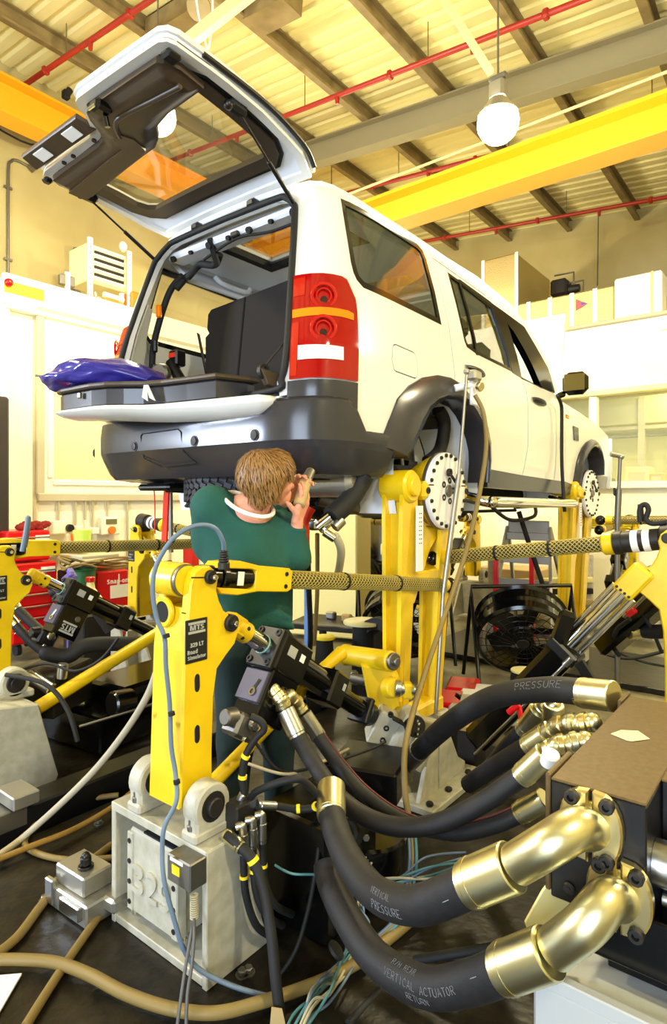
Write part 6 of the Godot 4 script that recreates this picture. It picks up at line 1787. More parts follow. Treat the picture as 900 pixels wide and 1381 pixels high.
func hose(label: String, pts: Array, r: float, material: Material, group := "", stripe := false) -> MeshInstance3D:
	var o := one("hose", MB.new().tube(pts, r, 14, 10), material, label, "hose", group)
	if stripe:
		var p := MB.spline(pts, 10)
		var q := []
		for i in p.size():
			var d := (p[mini(i + 1, p.size() - 1)] - p[maxi(i - 1, 0)]).normalized()
			var v := (EYE - p[i]).normalized()
			v = (v - d * v.dot(d)).normalized()
			var u := d.cross(v)
			if u.y < 0: u = -u
			q.append(p[i] + (v * 0.55 + u * 0.83) * (r + 0.0005))
		obj("stripe", MB.new().tube(q, r * 0.1, 5, 1), M.hose_stripe, o)
	return o

func ferrule(a: Vector3, b: Vector3, r: float, parent: Node, called := "ferrule", material: Material = M.zinc) -> void:
	var d := (b - a).normalized()
	obj(called, MB.new().cyl(a, b, r, -1, 24, 0.003).cyl(a - d * 0.008, a, r * 0.94, -1, 24).cyl(a.lerp(b, 0.1), a.lerp(b, 0.16), r * 1.02, -1, 24), material, parent)

func nut_chain(pts: Array, r: float, parent: Node) -> void:
	for i in pts.size() - 1:
		var a: Vector3 = pts[i]
		var b: Vector3 = pts[i + 1]
		obj("fitting_nut", MB.new().cyl(a.lerp(b, 0.05), a.lerp(b, 0.62), r, -1, 6, r * 0.12).cyl(a.lerp(b, 0.5), b, r * 0.8, -1, 14, r * 0.1), M.zinc if i % 2 == 0 else M.brass, parent)
		obj("fitting_joint", MB.new().ball(b, Vector3.ONE * r * 0.85, 12), M.zinc, parent)

func build_hydraulics() -> void:
	var yt := 0.9
	var fl := PY(752.7, 1053, yt)
	var bl := PY(842, 938, yt)
	var fr := PY(872.7, 1086.6, yt)
	var zf := (fl.z + fr.z) / 2
	var x0 := (fl.x + bl.x) / 2
	var x1 := fr.x
	var zb := bl.z
	var yb := PZ(752, 1212, zf).y
	var t := thing("hydraulic_manifold", "large block-shaped steel hydraulic manifold with a rusty brown top at the right", "manifold", Vector3(x1, yb, (zf + zb) / 2))
	obj("block", MB.new().bx(Vector3((x0 + x1) / 2, (yt + yb) / 2 - 0.002, (zf + zb) / 2), Vector3(x1 - x0, yt - yb - 0.004, zf - zb), 0.003), mat("manifold_black", Color(0.075, 0.07, 0.08), 0.35, 0.1), t)
	obj("top_face", MB.new().bx(Vector3((x0 + x1) / 2, yt, (zf + zb) / 2), Vector3(x1 - x0, 0.006, zf - zb), 0.002), M.brown_steel, t)
	var z2 := PY(890, 1052, yt).z
	obj("side_block", MB.new().bx(Vector3(x1 + 0.3, (yt + yb) / 2 - 0.04, (z2 + zb) / 2), Vector3(0.6, yt - yb + 0.08, z2 - zb), 0.004), M.manifold_black, t)
	obj("side_top", MB.new().bx(Vector3(x1 + 0.3, yt, (z2 + zb) / 2), Vector3(0.6, 0.006, z2 - zb), 0.002), M.brown_steel, t)
	var rx := PY(738, 1046, yt).x
	for z in [[zf, PY(771, 1019, yt).z], [zb + 0.09, zb - 0.02]]:
		obj("port_plate", MB.new().bx(Vector3((rx + x0) / 2 - 0.001, (yt + yb) / 2 + 0.01, (z[0] + z[1]) / 2), Vector3(x0 - rx, yt - yb, z[0] - z[1]), 0.003), M.brown_steel, t)
	var dm := [PY(824, 990, yt + 0.004), PY(838, 985, yt + 0.004), PY(861, 986, yt + 0.004), PY(877, 997, yt + 0.004), PY(853, 1000, yt + 0.004), PY(846, 999, yt + 0.004)]
	var dp := []
	for p in dm: dp.append(Vector2(p.x, p.z))
	obj("bare_patch", MB.new().prism(dp, Transform3D(Basis(Vector3.RIGHT, Vector3.BACK, Vector3.DOWN), Vector3(0, yt + 0.004, 0)), -0.0012, 0.0), mat("bare_metal", Color(0.86, 0.82, 0.66), 0.5, 0.3), t)
	obj("plug", MB.new().cyl(PZ(768, 1197, zf), PZ(768, 1197, zf) + Vector3(0, 0, 0.008), 0.013, -1, 18, 0.003).cyl(PZ(768, 1197, zf), PZ(768, 1197, zf) + Vector3(0, 0, 0.01), 0.006, -1, 6), M.dark_steel, t)
	var sp := PZ(880, 1160, z2 + 0.06)
	obj("spool_end", MB.new().cyl(sp, sp + Vector3(0.2, 0, 0), 0.045, -1, 24, 0.006).cyl(sp + Vector3(0.02, -0.07, 0), sp + Vector3(0.2, -0.07, 0), 0.014, -1, 12), M.steel, t)
	obj("base_block", MB.new().bx(Vector3(x1 + 0.25, yb - 0.06, (zf + zb) / 2 - 0.05), Vector3(0.75, 0.12, zf - zb), 0.004), M.black_gloss, t)
	var pz := zf + 0.03
	var pc := PZ(719, 1322, pz)
	var ped := thing("manifold_plinth", "plain white plinth under the hydraulic manifold in the bottom right corner", "plinth", Vector3(pc.x + 0.6, 0, pz - 0.4))
	obj("body", MB.new().bx(Vector3(pc.x + 0.7, pc.y / 2, pz - 0.45), Vector3(1.4, pc.y, 0.9), 0.006), mat("plinth_white", Color(0.72, 0.73, 0.72), 0.5), ped)
	obj("top_lip", MB.new().bx(Vector3(pc.x + 0.7, pc.y + 0.01, pz - 0.012), Vector3(1.4, 0.03, 0.024), 0.003), M.plinth_white, ped)
	var top_y := yb - 0.12
	obj("riser", MB.new().bx(Vector3(x1 + 0.25, (pc.y + top_y) / 2, (zf + zb) / 2 - 0.08), Vector3(0.7, maxf(0.01, top_y - pc.y), zf - zb - 0.06), 0.003), M.black_gloss, ped)
	# yellow tag plate below the block
	var tp := []
	var td := 1.38
	for p in [[750, 1178], [773, 1205], [773, 1240], [742, 1251], [712, 1256], [708, 1243], [732, 1200]]:
		tp.append(Vector2((p[0] - 740) * td / FPX, (1215 - p[1]) * td / FPX))
	one("tag_plate", MB.new().prism(tp, Transform3D(Basis(cam_r, Vector3.UP, cam_r.cross(Vector3.UP)), P(740, 1215, td)), -0.004, 0.004, 0.001), M.cabin_board, "pale yellow folded plate under the manifold between the two big elbows", "plate")
	# the two big elbows with their hoses
	var e1 := [PZ(800, 1110, zf), PZ(800, 1110, zf) + Vector3(0, 0, 0.03), P(776, 1118, 1.2), P(742, 1138, 1.19), P(697, 1165, 1.235)]
	var e2 := [PZ(838, 1203, zf), PZ(838, 1203, zf) + Vector3(0, 0, 0.03), P(818, 1215, 1.17), P(790, 1247, 1.16), P(748, 1279, 1.2)]
	var k := 0
	for e in [e1, e2]:
		var el := thing("pipe_elbow", ["upper big polished elbow pipe bolted to the manifold", "lower big polished elbow pipe bolted to the manifold"][k], "pipe elbow", e[0])
		obj("bend", MB.new().tube(e, 0.04, 28, 10), M.zinc, el)
		var c: Vector3 = e[0]
		obj("flange_neck", MB.new().cyl(c, c + Vector3(0, 0, 0.012), 0.048, -1, 28, 0.003), M.zinc, el)
		for s in [-1.0, 1.0]:                          # split flange halves with cap screws
			var half := []
			for i in 13:
				var a := -PI / 2 + PI * i / 12.0
				half.append(Vector2(s * (0.004 + 0.058 * absf(cos(a)) ** 0.7), 0.072 * sin(a)))
			obj("split_flange", MB.new().prism(half, Transform3D(Basis.IDENTITY, c), 0.0, 0.024, 0.004), M.brass, el)
			for y in [-0.055, 0.055]:
				obj("cap_screw", MB.new().socket(c + Vector3(s * 0.034, y, 0.022), Vector3.BACK, 0.015, 0.016), M.dark_steel, el)
		k += 1
	var h1 := [P(641, 1189, 1.3), P(600, 1209, 1.36), P(555, 1221, 1.44), P(505, 1203, 1.6), P(468, 1155, 1.78), P(449, 1105, 1.95), P(444, 1075, 2.05)]
	var h2 := [P(688, 1303, 1.26), P(640, 1323, 1.33), P(575, 1331, 1.43), P(510, 1295, 1.58), P(470, 1240, 1.74), P(446, 1190, 1.9), P(441, 1165, 1.95)]
	var o1 := hose("upper thick black hose marked PRESSURE in chalk, coming from the upper big elbow", h1, 0.043, M.hose)
	ferrule(P(634, 1192, 1.29), P(692, 1168, 1.24), 0.049, o1)
	ferrule(P(447, 1100, 1.97), P(447, 1060, 2.08), 0.047, o1, "far_ferrule")
	chalk(h1, 0.043, "PRESSURE", 519, 1230, 0.018, o1)
	chalk(h1, 0.043, "VERTICAL", 518, 1211, 0.014, o1)
	chalk(h1, 0.043, "-", 619, 1218, 0.03, o1)
	var o2 := hose("lower thick black hose chalked VERTICAL ACTUATOR RETURN, coming from the lower big elbow", h2, 0.043, M.hose)
	ferrule(P(680, 1307, 1.255), P(742, 1284, 1.2), 0.049, o2)
	chalk(h2, 0.043, "R/H REAR", 545, 1308, 0.013, o2)
	chalk(h2, 0.043, "VERTICAL ACTUATOR", 534, 1323, 0.0155, o2)
	chalk(h2, 0.043, "RETURN", 563, 1350, 0.0125, o2)
	chalk(h2, 0.043, "-", 660, 1323, 0.03, o2)
	# the hose that arches over to the bracket
	var h3 := [P(792, 934, 1.93), P(735, 930, 2.05), P(665, 941, 2.22), P(606, 976, 2.45), P(562, 1016, 2.7)]
	var o3 := hose("thick black hose arching from the back of the manifold to the gusseted bracket", h3, 0.042, M.hose)
	ferrule(P(784, 934, 1.95), P(829, 939, 1.86), 0.047, o3)
	chalk(h3, 0.042, "PRESSURE", 704, 930, 0.024, o3)
	obj("end_elbow", MB.new().tube([P(566, 1012, 2.67), P(548, 1030, 2.8), P(533, 1043, 2.86), P(526, 1040, 2.9)], 0.045, 18), M.dull_steel, o3)
	# pair of hoses from the actuator's servo block to the manifold
	var h4 := [P(397, 985, 2.32), P(425, 1032, 2.24), P(465, 1082, 2.12), P(520, 1112, 2.02), P(585, 1112, 1.95), P(650, 1083, 1.9), P(712, 1040, 1.86)]
	var o4 := hose("long black hose looping from the nearest actuator to the upper left side of the manifold", h4, 0.031, M.hose)
	ferrule(P(705, 1046, 1.86), P(737, 1016, 1.82), 0.036, o4)
	nut_chain([P(738, 1014, 1.82), P(752, 1006, 1.8), P(770, 1004, 1.79), P(790, 1000, 1.78)], 0.034, o4)
	ferrule(P(400, 990, 2.31), P(385, 957, 2.34), 0.035, o4, "near_ferrule", M.steel)
	nut_chain([P(384, 955, 2.34), P(379, 944, 2.34), P(368, 930, 2.35)], 0.034, o4)
	var h5 := [P(428, 990, 2.4), P(455, 1028, 2.33), P(492, 1070, 2.22), P(545, 1106, 2.1), P(610, 1122, 1.99), P(665, 1112, 1.92), P(706, 1094, 1.9)]
	var o5 := hose("long red-striped black hose looping to the lower left side of the manifold", h5, 0.028, M.hose, "", true)
	ferrule(P(702, 1096, 1.9), P(736, 1077, 1.86), 0.034, o5)
	ferrule(P(431, 994, 2.4), P(410, 962, 2.4), 0.03, o5, "near_ferrule", M.steel)
	nut_chain([P(409, 961, 2.4), P(402, 950, 2.4), P(392, 938, 2.38)], 0.03, o5)
	var h6 := [P(718, 1003, 2.0), P(690, 1020, 2.1), P(655, 1042, 2.25), P(632, 1058, 2.35)]
	var o6 := hose("short black hose entering the manifold between the arching hose and the looping hoses", h6, 0.032, M.hose)
	ferrule(P(714, 1006, 2.0), P(738, 990, 1.96), 0.037, o6)
	nut_chain([P(738, 989, 1.95), P(752, 979, 1.92), P(768, 976, 1.88), P(782, 976, 1.86), P(800, 974, 1.84)], 0.034, o6)
	var h7 := [P(709, 983, 2.3), P(690, 1002, 2.38), P(668, 1028, 2.48), P(650, 1048, 2.55)]
	var o7 := hose("dark brown hose behind the short hose, joined to an upright fitting", h7, 0.033, M.hose)
	ferrule(P(708, 985, 2.3), P(728, 957, 2.24), 0.038, o7)
	nut_chain([P(729, 956, 2.24), P(737, 949, 2.2), P(746, 951, 2.15)], 0.036, o7)
	ferrule(P(746, 978, 2.16), P(747, 950, 2.14), 0.036, o7, "upright_fitting")
	one("plastic_bung", MB.new().cyl(P(740, 1030, 1.72), P(744, 1016, 1.7), 0.024, -1, 20, 0.004), M.label_white, "white plastic bung beside the left edge of the manifold", "bung")
	one("valve_handle", MB.new().beam(P(700, 951, 2.35), P(703, 970, 2.33), 0.012, 0.03, 0.004).cyl(P(686, 961, 2.36), P(700, 950, 2.34), 0.012, -1, 8), M.red_paint, "small red lever handle behind the manifold's hoses", "handle")
	# black actuator body below: the vertical actuator in the pit that the thick hoses feed
	var pit := thing("vertical_actuator", "dark steel vertical actuator block behind the thick hoses, in the shade", "actuator", P(430, 1200, 2.2))
	obj("block", MB.new().bx(Vector3(P(432, 1170, 2.25).x, 0.2, P(432, 1170, 2.25).z), Vector3(0.3, 0.398, 0.3), 0.01), M.black_gloss, pit)
	obj("cylinder", MB.new().cyl(P(500, 1120, 2.35), P(500, 1196, 2.35), 0.14, -1, 28, 0.01), M.black_gloss, pit)
	obj("port_ring", MB.new().ring(P(478, 1125, 2.1), P(470, 1124, 2.08), 0.04, 0.025, 18), M.dark_steel, pit)
	for p in [[494, 1129], [500, 1171], [345, 1125]]:
		obj("bolt", MB.new().bolt(P(p[0], p[1], 2.1), -cam_f, 0.012, 0.01), M.steel, pit)
	obj("cover", MB.new().box(Transform3D(Basis(Vector3.UP, 0.3), P(500, 1040, 2.75)), Vector3(0.32, 0.14, 0.3), 0.01), M.manifold_black, pit)
	small_hoses()


func small_hoses() -> void:
	# junction block behind the pedestal's bearing, with its thin hoses
	var t := thing("junction_block", "small dark hydraulic junction block beside the nearest pedestal's bearing", "manifold", P(325, 1095, 2.0))
	obj("block", MB.new().bx(P(325, 1098, 2.02), Vector3(0.07, 0.1, 0.1), 0.006), M.dark_steel, t)
	var hz := [[[325, 1078], [329, 1070], [327, 1050], [330, 1022], [345, 996], [356, 984], [352, 973], [338, 966]], [[350, 1086], [372, 1087], [400, 1091], [425, 1089], [433, 1078], [425, 1068], [418, 1060], [405, 1051], [385, 1053], [366, 1059], [345, 1068], [338, 1078]]]
	var names := ["thin black hose rising from the junction block to the servo valve", "thin black hose looping right beside the junction block"]
	for i in 2:
		var pts := []
		for p in hz[i]: pts.append(P(p[0], p[1], 2.02 + 0.06 * sin(pts.size() * 0.6) * i))
		var h := one("thin_hose", MB.new().tube(pts, 0.012, 10), M.rubber, names[i], "hose")
		ferrule(pts[0], pts[1], 0.015, h, "end_fitting", M.steel)
		for q in [2, 3]:
			var a: Vector3 = pts[q]
			obj("yellow_band", MB.new().cyl(a, a + (pts[q + 1] - a).normalized() * 0.012, 0.0145, -1, 12), M.label_yellow, h)
	for i in 3:
		var bx: float = [328, 341, 354][i]
		var by: float = [1118, 1110, 1103][i]
		var d := 1.94 + 0.02 * i
		var pts := [P(bx - 8, by - 3, d), P(bx - 1, by - 3, d), P(bx, by + 6, d), P(bx + 1, by + 50, d), P(bx + 4, by + 90, d), P(bx + 18, by + 130 - 6 * i, d + 0.02), P(bx + 40, by + 146 - 8 * i, d + 0.1)]
		var h := one("thin_hose", MB.new().tube(pts, 0.012, 10), M.rubber, "%s of the three thin upright hoses beside the pedestal's right side" % ["front", "middle", "rear"][i], "hose")
		ferrule(P(bx, by + 30, d), P(bx, by + 6, d), 0.014, h, "end_fitting", M.steel)
		obj("elbow", MB.new().tube([P(bx - 9, by - 3, d), P(bx - 1, by - 4, d), P(bx, by + 7, d)], 0.013, 10), M.steel, h)
		obj("yellow_band", MB.new().cyl(P(bx + 1, by + 62, d), P(bx + 1, by + 66, d), 0.0145, -1, 12), M.label_yellow, h)
	var pts := [P(306, 1126, 1.93), P(322, 1140, 1.9), P(341, 1160, 1.88), P(356, 1200, 1.85), P(366, 1260, 1.8), P(372, 1320, 1.76), P(378, 1372, 1.74)]
	var big := one("thin_hose", MB.new().tube(pts, 0.0165, 12), M.rubber, "black hose running down from the pedestal's top right corner to a paper tag", "hose")
	ferrule(P(324, 1142, 1.9), P(304, 1124, 1.94), 0.02, big, "end_fitting", M.zinc)
	obj("yellow_band", MB.new().cyl(P(340, 1158, 1.88), P(343, 1163, 1.878), 0.0185, -1, 12), M.label_yellow, big)
	var tg := P(376, 1372, 1.72)
	one("paper_tag", MB.new().prism([Vector2(-0.02, 0.03), Vector2(0.01, 0.025), Vector2(0.022, -0.03), Vector2(-0.025, -0.03)], Transform3D(Basis(cam_r, Vector3.UP, cam_r.cross(Vector3.UP)), tg), 0.0, 0.003), M.tan, "small buff paper tag tied to the black hose at the bottom edge", "tag")
	# steel sensor box on the front of the pedestal
	var zf := 1.965
	var a := PZ(225, 1150, zf)
	var b := PZ(256, 1170, zf)
	var yt := PZ(256, 1168, zf).y
	var yb := PZ(256, 1206, zf).y
	var bx := thing("sensor_box", "small stainless junction box with a yellow label on the nearest pedestal's front", "junction box", Vector3((a.x + b.x) / 2, (yt + yb) / 2, zf))
	obj("case", MB.new().bx(Vector3((a.x + b.x) / 2, (yt + yb) / 2, zf - 0.033), Vector3(b.x - a.x, yt - yb, 0.065), 0.004), M.dull_steel, bx)
	obj("yellow_label", MB.new().bx(PZ(237, 1174, zf + 0.001), Vector3(0.035, 0.028, 0.002)), M.label_yellow, bx)
	obj("white_label", MB.new().bx(PZ(238, 1162, zf + 0.001), Vector3(0.06, 0.01, 0.002)), M.label_white, bx)
	var sp := MB.new()
	for i in 11:
		sp.ring(PZ(262, 1206 + i * 3.0, zf - 0.03), PZ(262, 1208 + i * 3.0, zf - 0.03), 0.013, 0.005, 12, 0.001)
	obj("spring_sleeve", sp, M.conduit_grey, bx)
	for s in [-4, 4]:
		one("grey_lead", MB.new().tube([PZ(262, 1236, zf - 0.03), PZ(260 + s * 0.5, 1260, zf), P(255 + s, 1300, 1.76), P(249 + s, 1340, 1.72), P(245 + s * 1.5, 1385, 1.69)], 0.005, 8), mat("lead_grey", Color(0.34, 0.34, 0.34), 0.5), "%s of the two thin grey leads hanging from the steel junction box" % ("left" if s < 0 else "right"), "cable")
	# blue-grey sensor cable down the yellow post
	var pp := [[302, 742, 2.02], [301, 730, 2.0], [292, 714, 1.98], [276, 708, 1.96], [255, 712, 1.94], [232, 728, 1.92], [212, 760, 1.92], [206, 792, 1.92], [211, 832, 1.93], [222, 860, 1.93], [224, 900, 1.94], [229, 950, 1.95], [231, 1005, 1.95], [237, 1045, 1.94], [238, 1080, 1.9], [222, 1115, 1.87], [219, 1150, 1.86], [222, 1190, 1.84], [235, 1240, 1.83], [248, 1280, 1.83], [270, 1308, 1.85], [320, 1332, 1.84], [372, 1346, 1.83]]
	var c := []
	for p in pp: c.append(P(p[0], p[1], p[2]))
	var cab := one("sensor_cable", MB.new().tube(c, 0.0075, 8), M.blue_cable, "blue-grey cable arching over the nearest yellow crank and down its post", "cable")
	var cs := MB.new()
	for i in 6: cs.ring(P(302, 742 + i * 3.2, 2.02), P(302, 744.4 + i * 3.2, 2.02), 0.0135 + 0.001 * i, 0.004, 12, 0.001)
	obj("strain_relief", cs.cyl(P(302, 758, 2.02), P(302, 768, 2.02), 0.02, -1, 12, 0.003), M.dark_steel, cab)
	for q in [[231, 727], [224, 855], [231, 960], [238, 1052]]:
		obj("cable_tie", MB.new().cyl(P(q[0], q[1], 1.925), P(q[0] + 1, q[1] + 5, 1.925), 0.0105, -1, 10), M.rubber, cab)


func build_loose_cables() -> void:
	var fy := 0.02
	var defs := [
		["tan braided hose snaking across the floor at the very bottom", [[-6, 1294], [30, 1294], [75, 1298], [120, 1314], [170, 1340], [230, 1360], [290, 1366], [350, 1352], [420, 1328], [480, 1300], [530, 1262], [575, 1225], [610, 1205]], 0.018, M.tan_hose, 0.03],
		["tan hose crossing under the snaking hose in the bottom left", [[34, 1385], [62, 1340], [95, 1290], [128, 1243], [152, 1210]], 0.014, M.tan_hose, 0.016],
		["tan hose running left from behind the steel floor clamp", [[-5, 1287], [25, 1262], [55, 1222], [75, 1199], [110, 1170], [150, 1140]], 0.016, M.tan_hose, 0.016],
		["tan hose making a round loop on the floor left of the nearest pedestal", [[160, 1072], [130, 1076], [90, 1086], [55, 1106], [36, 1128], [36, 1142], [60, 1154], [100, 1160], [152, 1157]], 0.013, M.tan_hose, 0.014],
		["amber hose running straight across the black floor to the nearest pedestal", [[-5, 1160], [45, 1140], [100, 1118], [152, 1088], [185, 1062]], 0.012, M.amber_hose, 0.036]]
	for d in defs:
		var p := []
		for q in d[1]: p.append(PY(q[0], q[1], d[4]))
		one("floor_hose", MB.new().tube(p, d[2], 10), d[3], d[0], "hose")
	var pale := [PY(-8, 1158, 0.05), P(30, 1130, 2.65), P(80, 1086, 2.6), P(130, 1036, 2.55), P(170, 985, 2.5), P(198, 940, 2.4), P(212, 905, 2.35)]
	one("pale_hose", MB.new().tube(pale, 0.014, 10), M.pale_hose, "pale grey hose rising diagonally to the nearest yellow post from the left", "hose")
	# steel cable rod and hose that hang from the clamp on the rear door
	one("hanging_rod", MB.new().cyl(P(630, 502, 3.45), P(619, 640, 3.4), 0.009, -1, 10).cyl(P(619, 640, 3.4), P(598, 800, 3.32), 0.015, -1, 12).cyl(P(598, 800, 3.32), P(588, 962, 3.25), 0.011, -1, 10), M.aluminium, "thin bright steel rod hanging from the clamp on the rear door", "rod")
	one("hanging_hose", MB.new().tube([P(641, 533, 3.42), P(652, 556, 3.4), P(656, 600, 3.36), P(648, 660, 3.3), P(630, 740, 3.2), P(600, 830, 3.0), P(568, 925, 2.75), P(548, 1000, 2.5), P(546, 1060, 2.4), P(551, 1100, 2.35)], 0.0125, 10), M.tan_hose, "pale hose hanging from the rear door clamp down to the gusseted bracket", "hose")
	var g := thing("door_clamp", "white clamp with pulleys hooked over the rear door handle", "clamp", P(637, 522, 3.48))
	obj("plate", MB.new().box(Transform3D(Basis(Vector3.UP, PI / 2 - 0.1), P(640, 528, 3.5)), Vector3(0.08, 0.16, 0.02), 0.006), M.plate_white, g)
	obj("arm", MB.new().cyl(P(613, 524, 3.46), P(636, 519, 3.48), 0.02, -1, 14, 0.003), M.plate_white, g)
	obj("pulley", MB.new().cyl(P(645, 521, 3.47), P(650, 522, 3.45), 0.028, -1, 18, 0.004), M.zinc, g)
	obj("jaw", MB.new().bx(P(640, 507, 3.47), Vector3(0.06, 0.06, 0.09), 0.012).bx(P(632, 502, 3.46), Vector3(0.03, 0.03, 0.08), 0.008), M.aluminium, g)
	# black data cable down the front door
	one("door_cable", MB.new().tube([PX(752, 533, 1.0), PX(757, 545, 0.98), PX(758, 560, 0.98), PX(758, 620, 0.98), PX(760, 662, 1.0), PX(762, 690, 1.02)], 0.014, 8), M.black_matt, "black cable hanging from the door mirror down the white front door", "cable")
	# teal wire bundles between the thick hoses
	for i in 9:
		var s := (i - 4) * 2.2
		var w1 := []
		for q in [[485, 1160, 2.2], [480, 1205, 2.12], [490, 1255, 2.05], [468, 1300, 1.95], [440, 1335, 1.78], [412, 1364, 1.7], [380, 1430, 1.58]]: w1.append(P(q[0] + s, q[1], q[2]) + Vector3(rng.randf() - 0.5, rng.randf() - 0.5, rng.randf() - 0.5) * 0.05)
		one("teal_wire", MB.new().tube(w1, 0.0042, 6), [M.teal_cable, M.blue_cable, M.conduit_grey][i % 3], "thin wire in the teal bundle running under the thick hoses to the bottom edge", "wire", "wires of the teal bundle")
	for i in 6:
		var s := (i - 2.5) * 2.0
		var w2 := []
		for q in ([[364, 1179, 2.0], [400, 1187, 1.95], [435, 1193, 1.97]] if i == 0 else []) + [[452, 1196, 2.12], [530, 1188, 2.15], [580, 1172, 2.18], [632, 1158, 2.2]]: w2.append(P(q[0], q[1] + s, q[2]) + Vector3(rng.randf() - 0.5, rng.randf() - 0.5, rng.randf() - 0.5) * 0.045)
		one("teal_wire", MB.new().tube(w2, 0.004, 6), [M.teal_cable, M.blue_cable, M.conduit_grey][i % 3], "thin wire in the pale blue bundle running across behind the thick hoses", "wire", "wires of the pale blue bundle")
	for i in 3:
		var x: float = [555, 560, 551][i]
		one("teal_wire", MB.new().tube([P(x, 1120, 2.25), P(x + 2, 1160, 2.2), P(x - 3, 1200, 2.15), P(x - 14, 1235, 2.1), P(x - 50, 1270, 2.05)], 0.006, 6), [M.tan_hose, M.teal_cable, M.blue_cable][i], "%s wire of the three hanging under the gusseted bracket" % ["tan", "teal", "blue-grey"][i], "wire")
	for q in [[455, 1280], [428, 1340]]:
		one("cable_tie", MB.new().cyl(P(q[0], q[1], 1.9), P(q[0] - 3, q[1] + 3, 1.9), 0.03, -1, 12), M.rubber, "black tie round the teal wire bundle, %s" % ("upper" if q[1] < 1300 else "lower"), "cable tie")
	var blacks := [
		["black cable winding along the floor left of the two thick hoses", [[432, 1115, 2.1], [428, 1160, 2.05], [415, 1230, 2.0], [395, 1290, 1.95], [350, 1350, 1.88], [330, 1390, 1.84]], 0.007],
		["thin black cable curving round the left side behind the yellow tie bar", [[8, 910, 3.2], [60, 922, 3.15], [90, 955, 3.1], [105, 1000, 3.05]], 0.012],
		["black cable drooping from the left servo block", [[0, 915, 3.5], [60, 895, 3.45], [100, 905, 3.4], [135, 890, 3.4], [160, 860, 3.4]], 0.008],
		["dark cable under the lower thick hose at the bottom", [[560, 1295, 1.9], [620, 1285, 1.85], [680, 1275, 1.85], [740, 1262, 1.8]], 0.014],
		["dark cable lying on the floor along the bottom edge", [[470, 1381, 1.75], [520, 1330, 1.9], [560, 1300, 2.0], [640, 1290, 2.0], [720, 1275, 1.95]], 0.012],
		["black cable looping round the small fittings under the actuator", [[345, 1002, 2.2], [380, 1040, 2.25], [440, 1030, 2.35], [500, 1010, 2.5], [520, 1000, 2.6]], 0.006],
		["pale thin cable trailing across the floor under the actuator", [[335, 1030, 2.2], [390, 1044, 2.25], [440, 1025, 2.5], [470, 1010, 2.8]], 0.006],
		["black cable lying along the floor towards the drum fan", [[810, 880, 5.0], [850, 888, 4.9], [905, 876, 4.8]], 0.014],
		["black cable coiled on the floor at the right", [[828, 868, 5.0], [840, 882, 4.95], [870, 893, 4.9], [905, 900, 4.8]], 0.01]]
	for d in blacks:
		var p := []
		for q in d[1]: p.append(P(q[0], q[1], q[2]))
		one("black_cable", MB.new().tube(p, d[2], 8), M.pale_hose if d[0].begins_with("pale") else M.rubber, d[0], "cable")


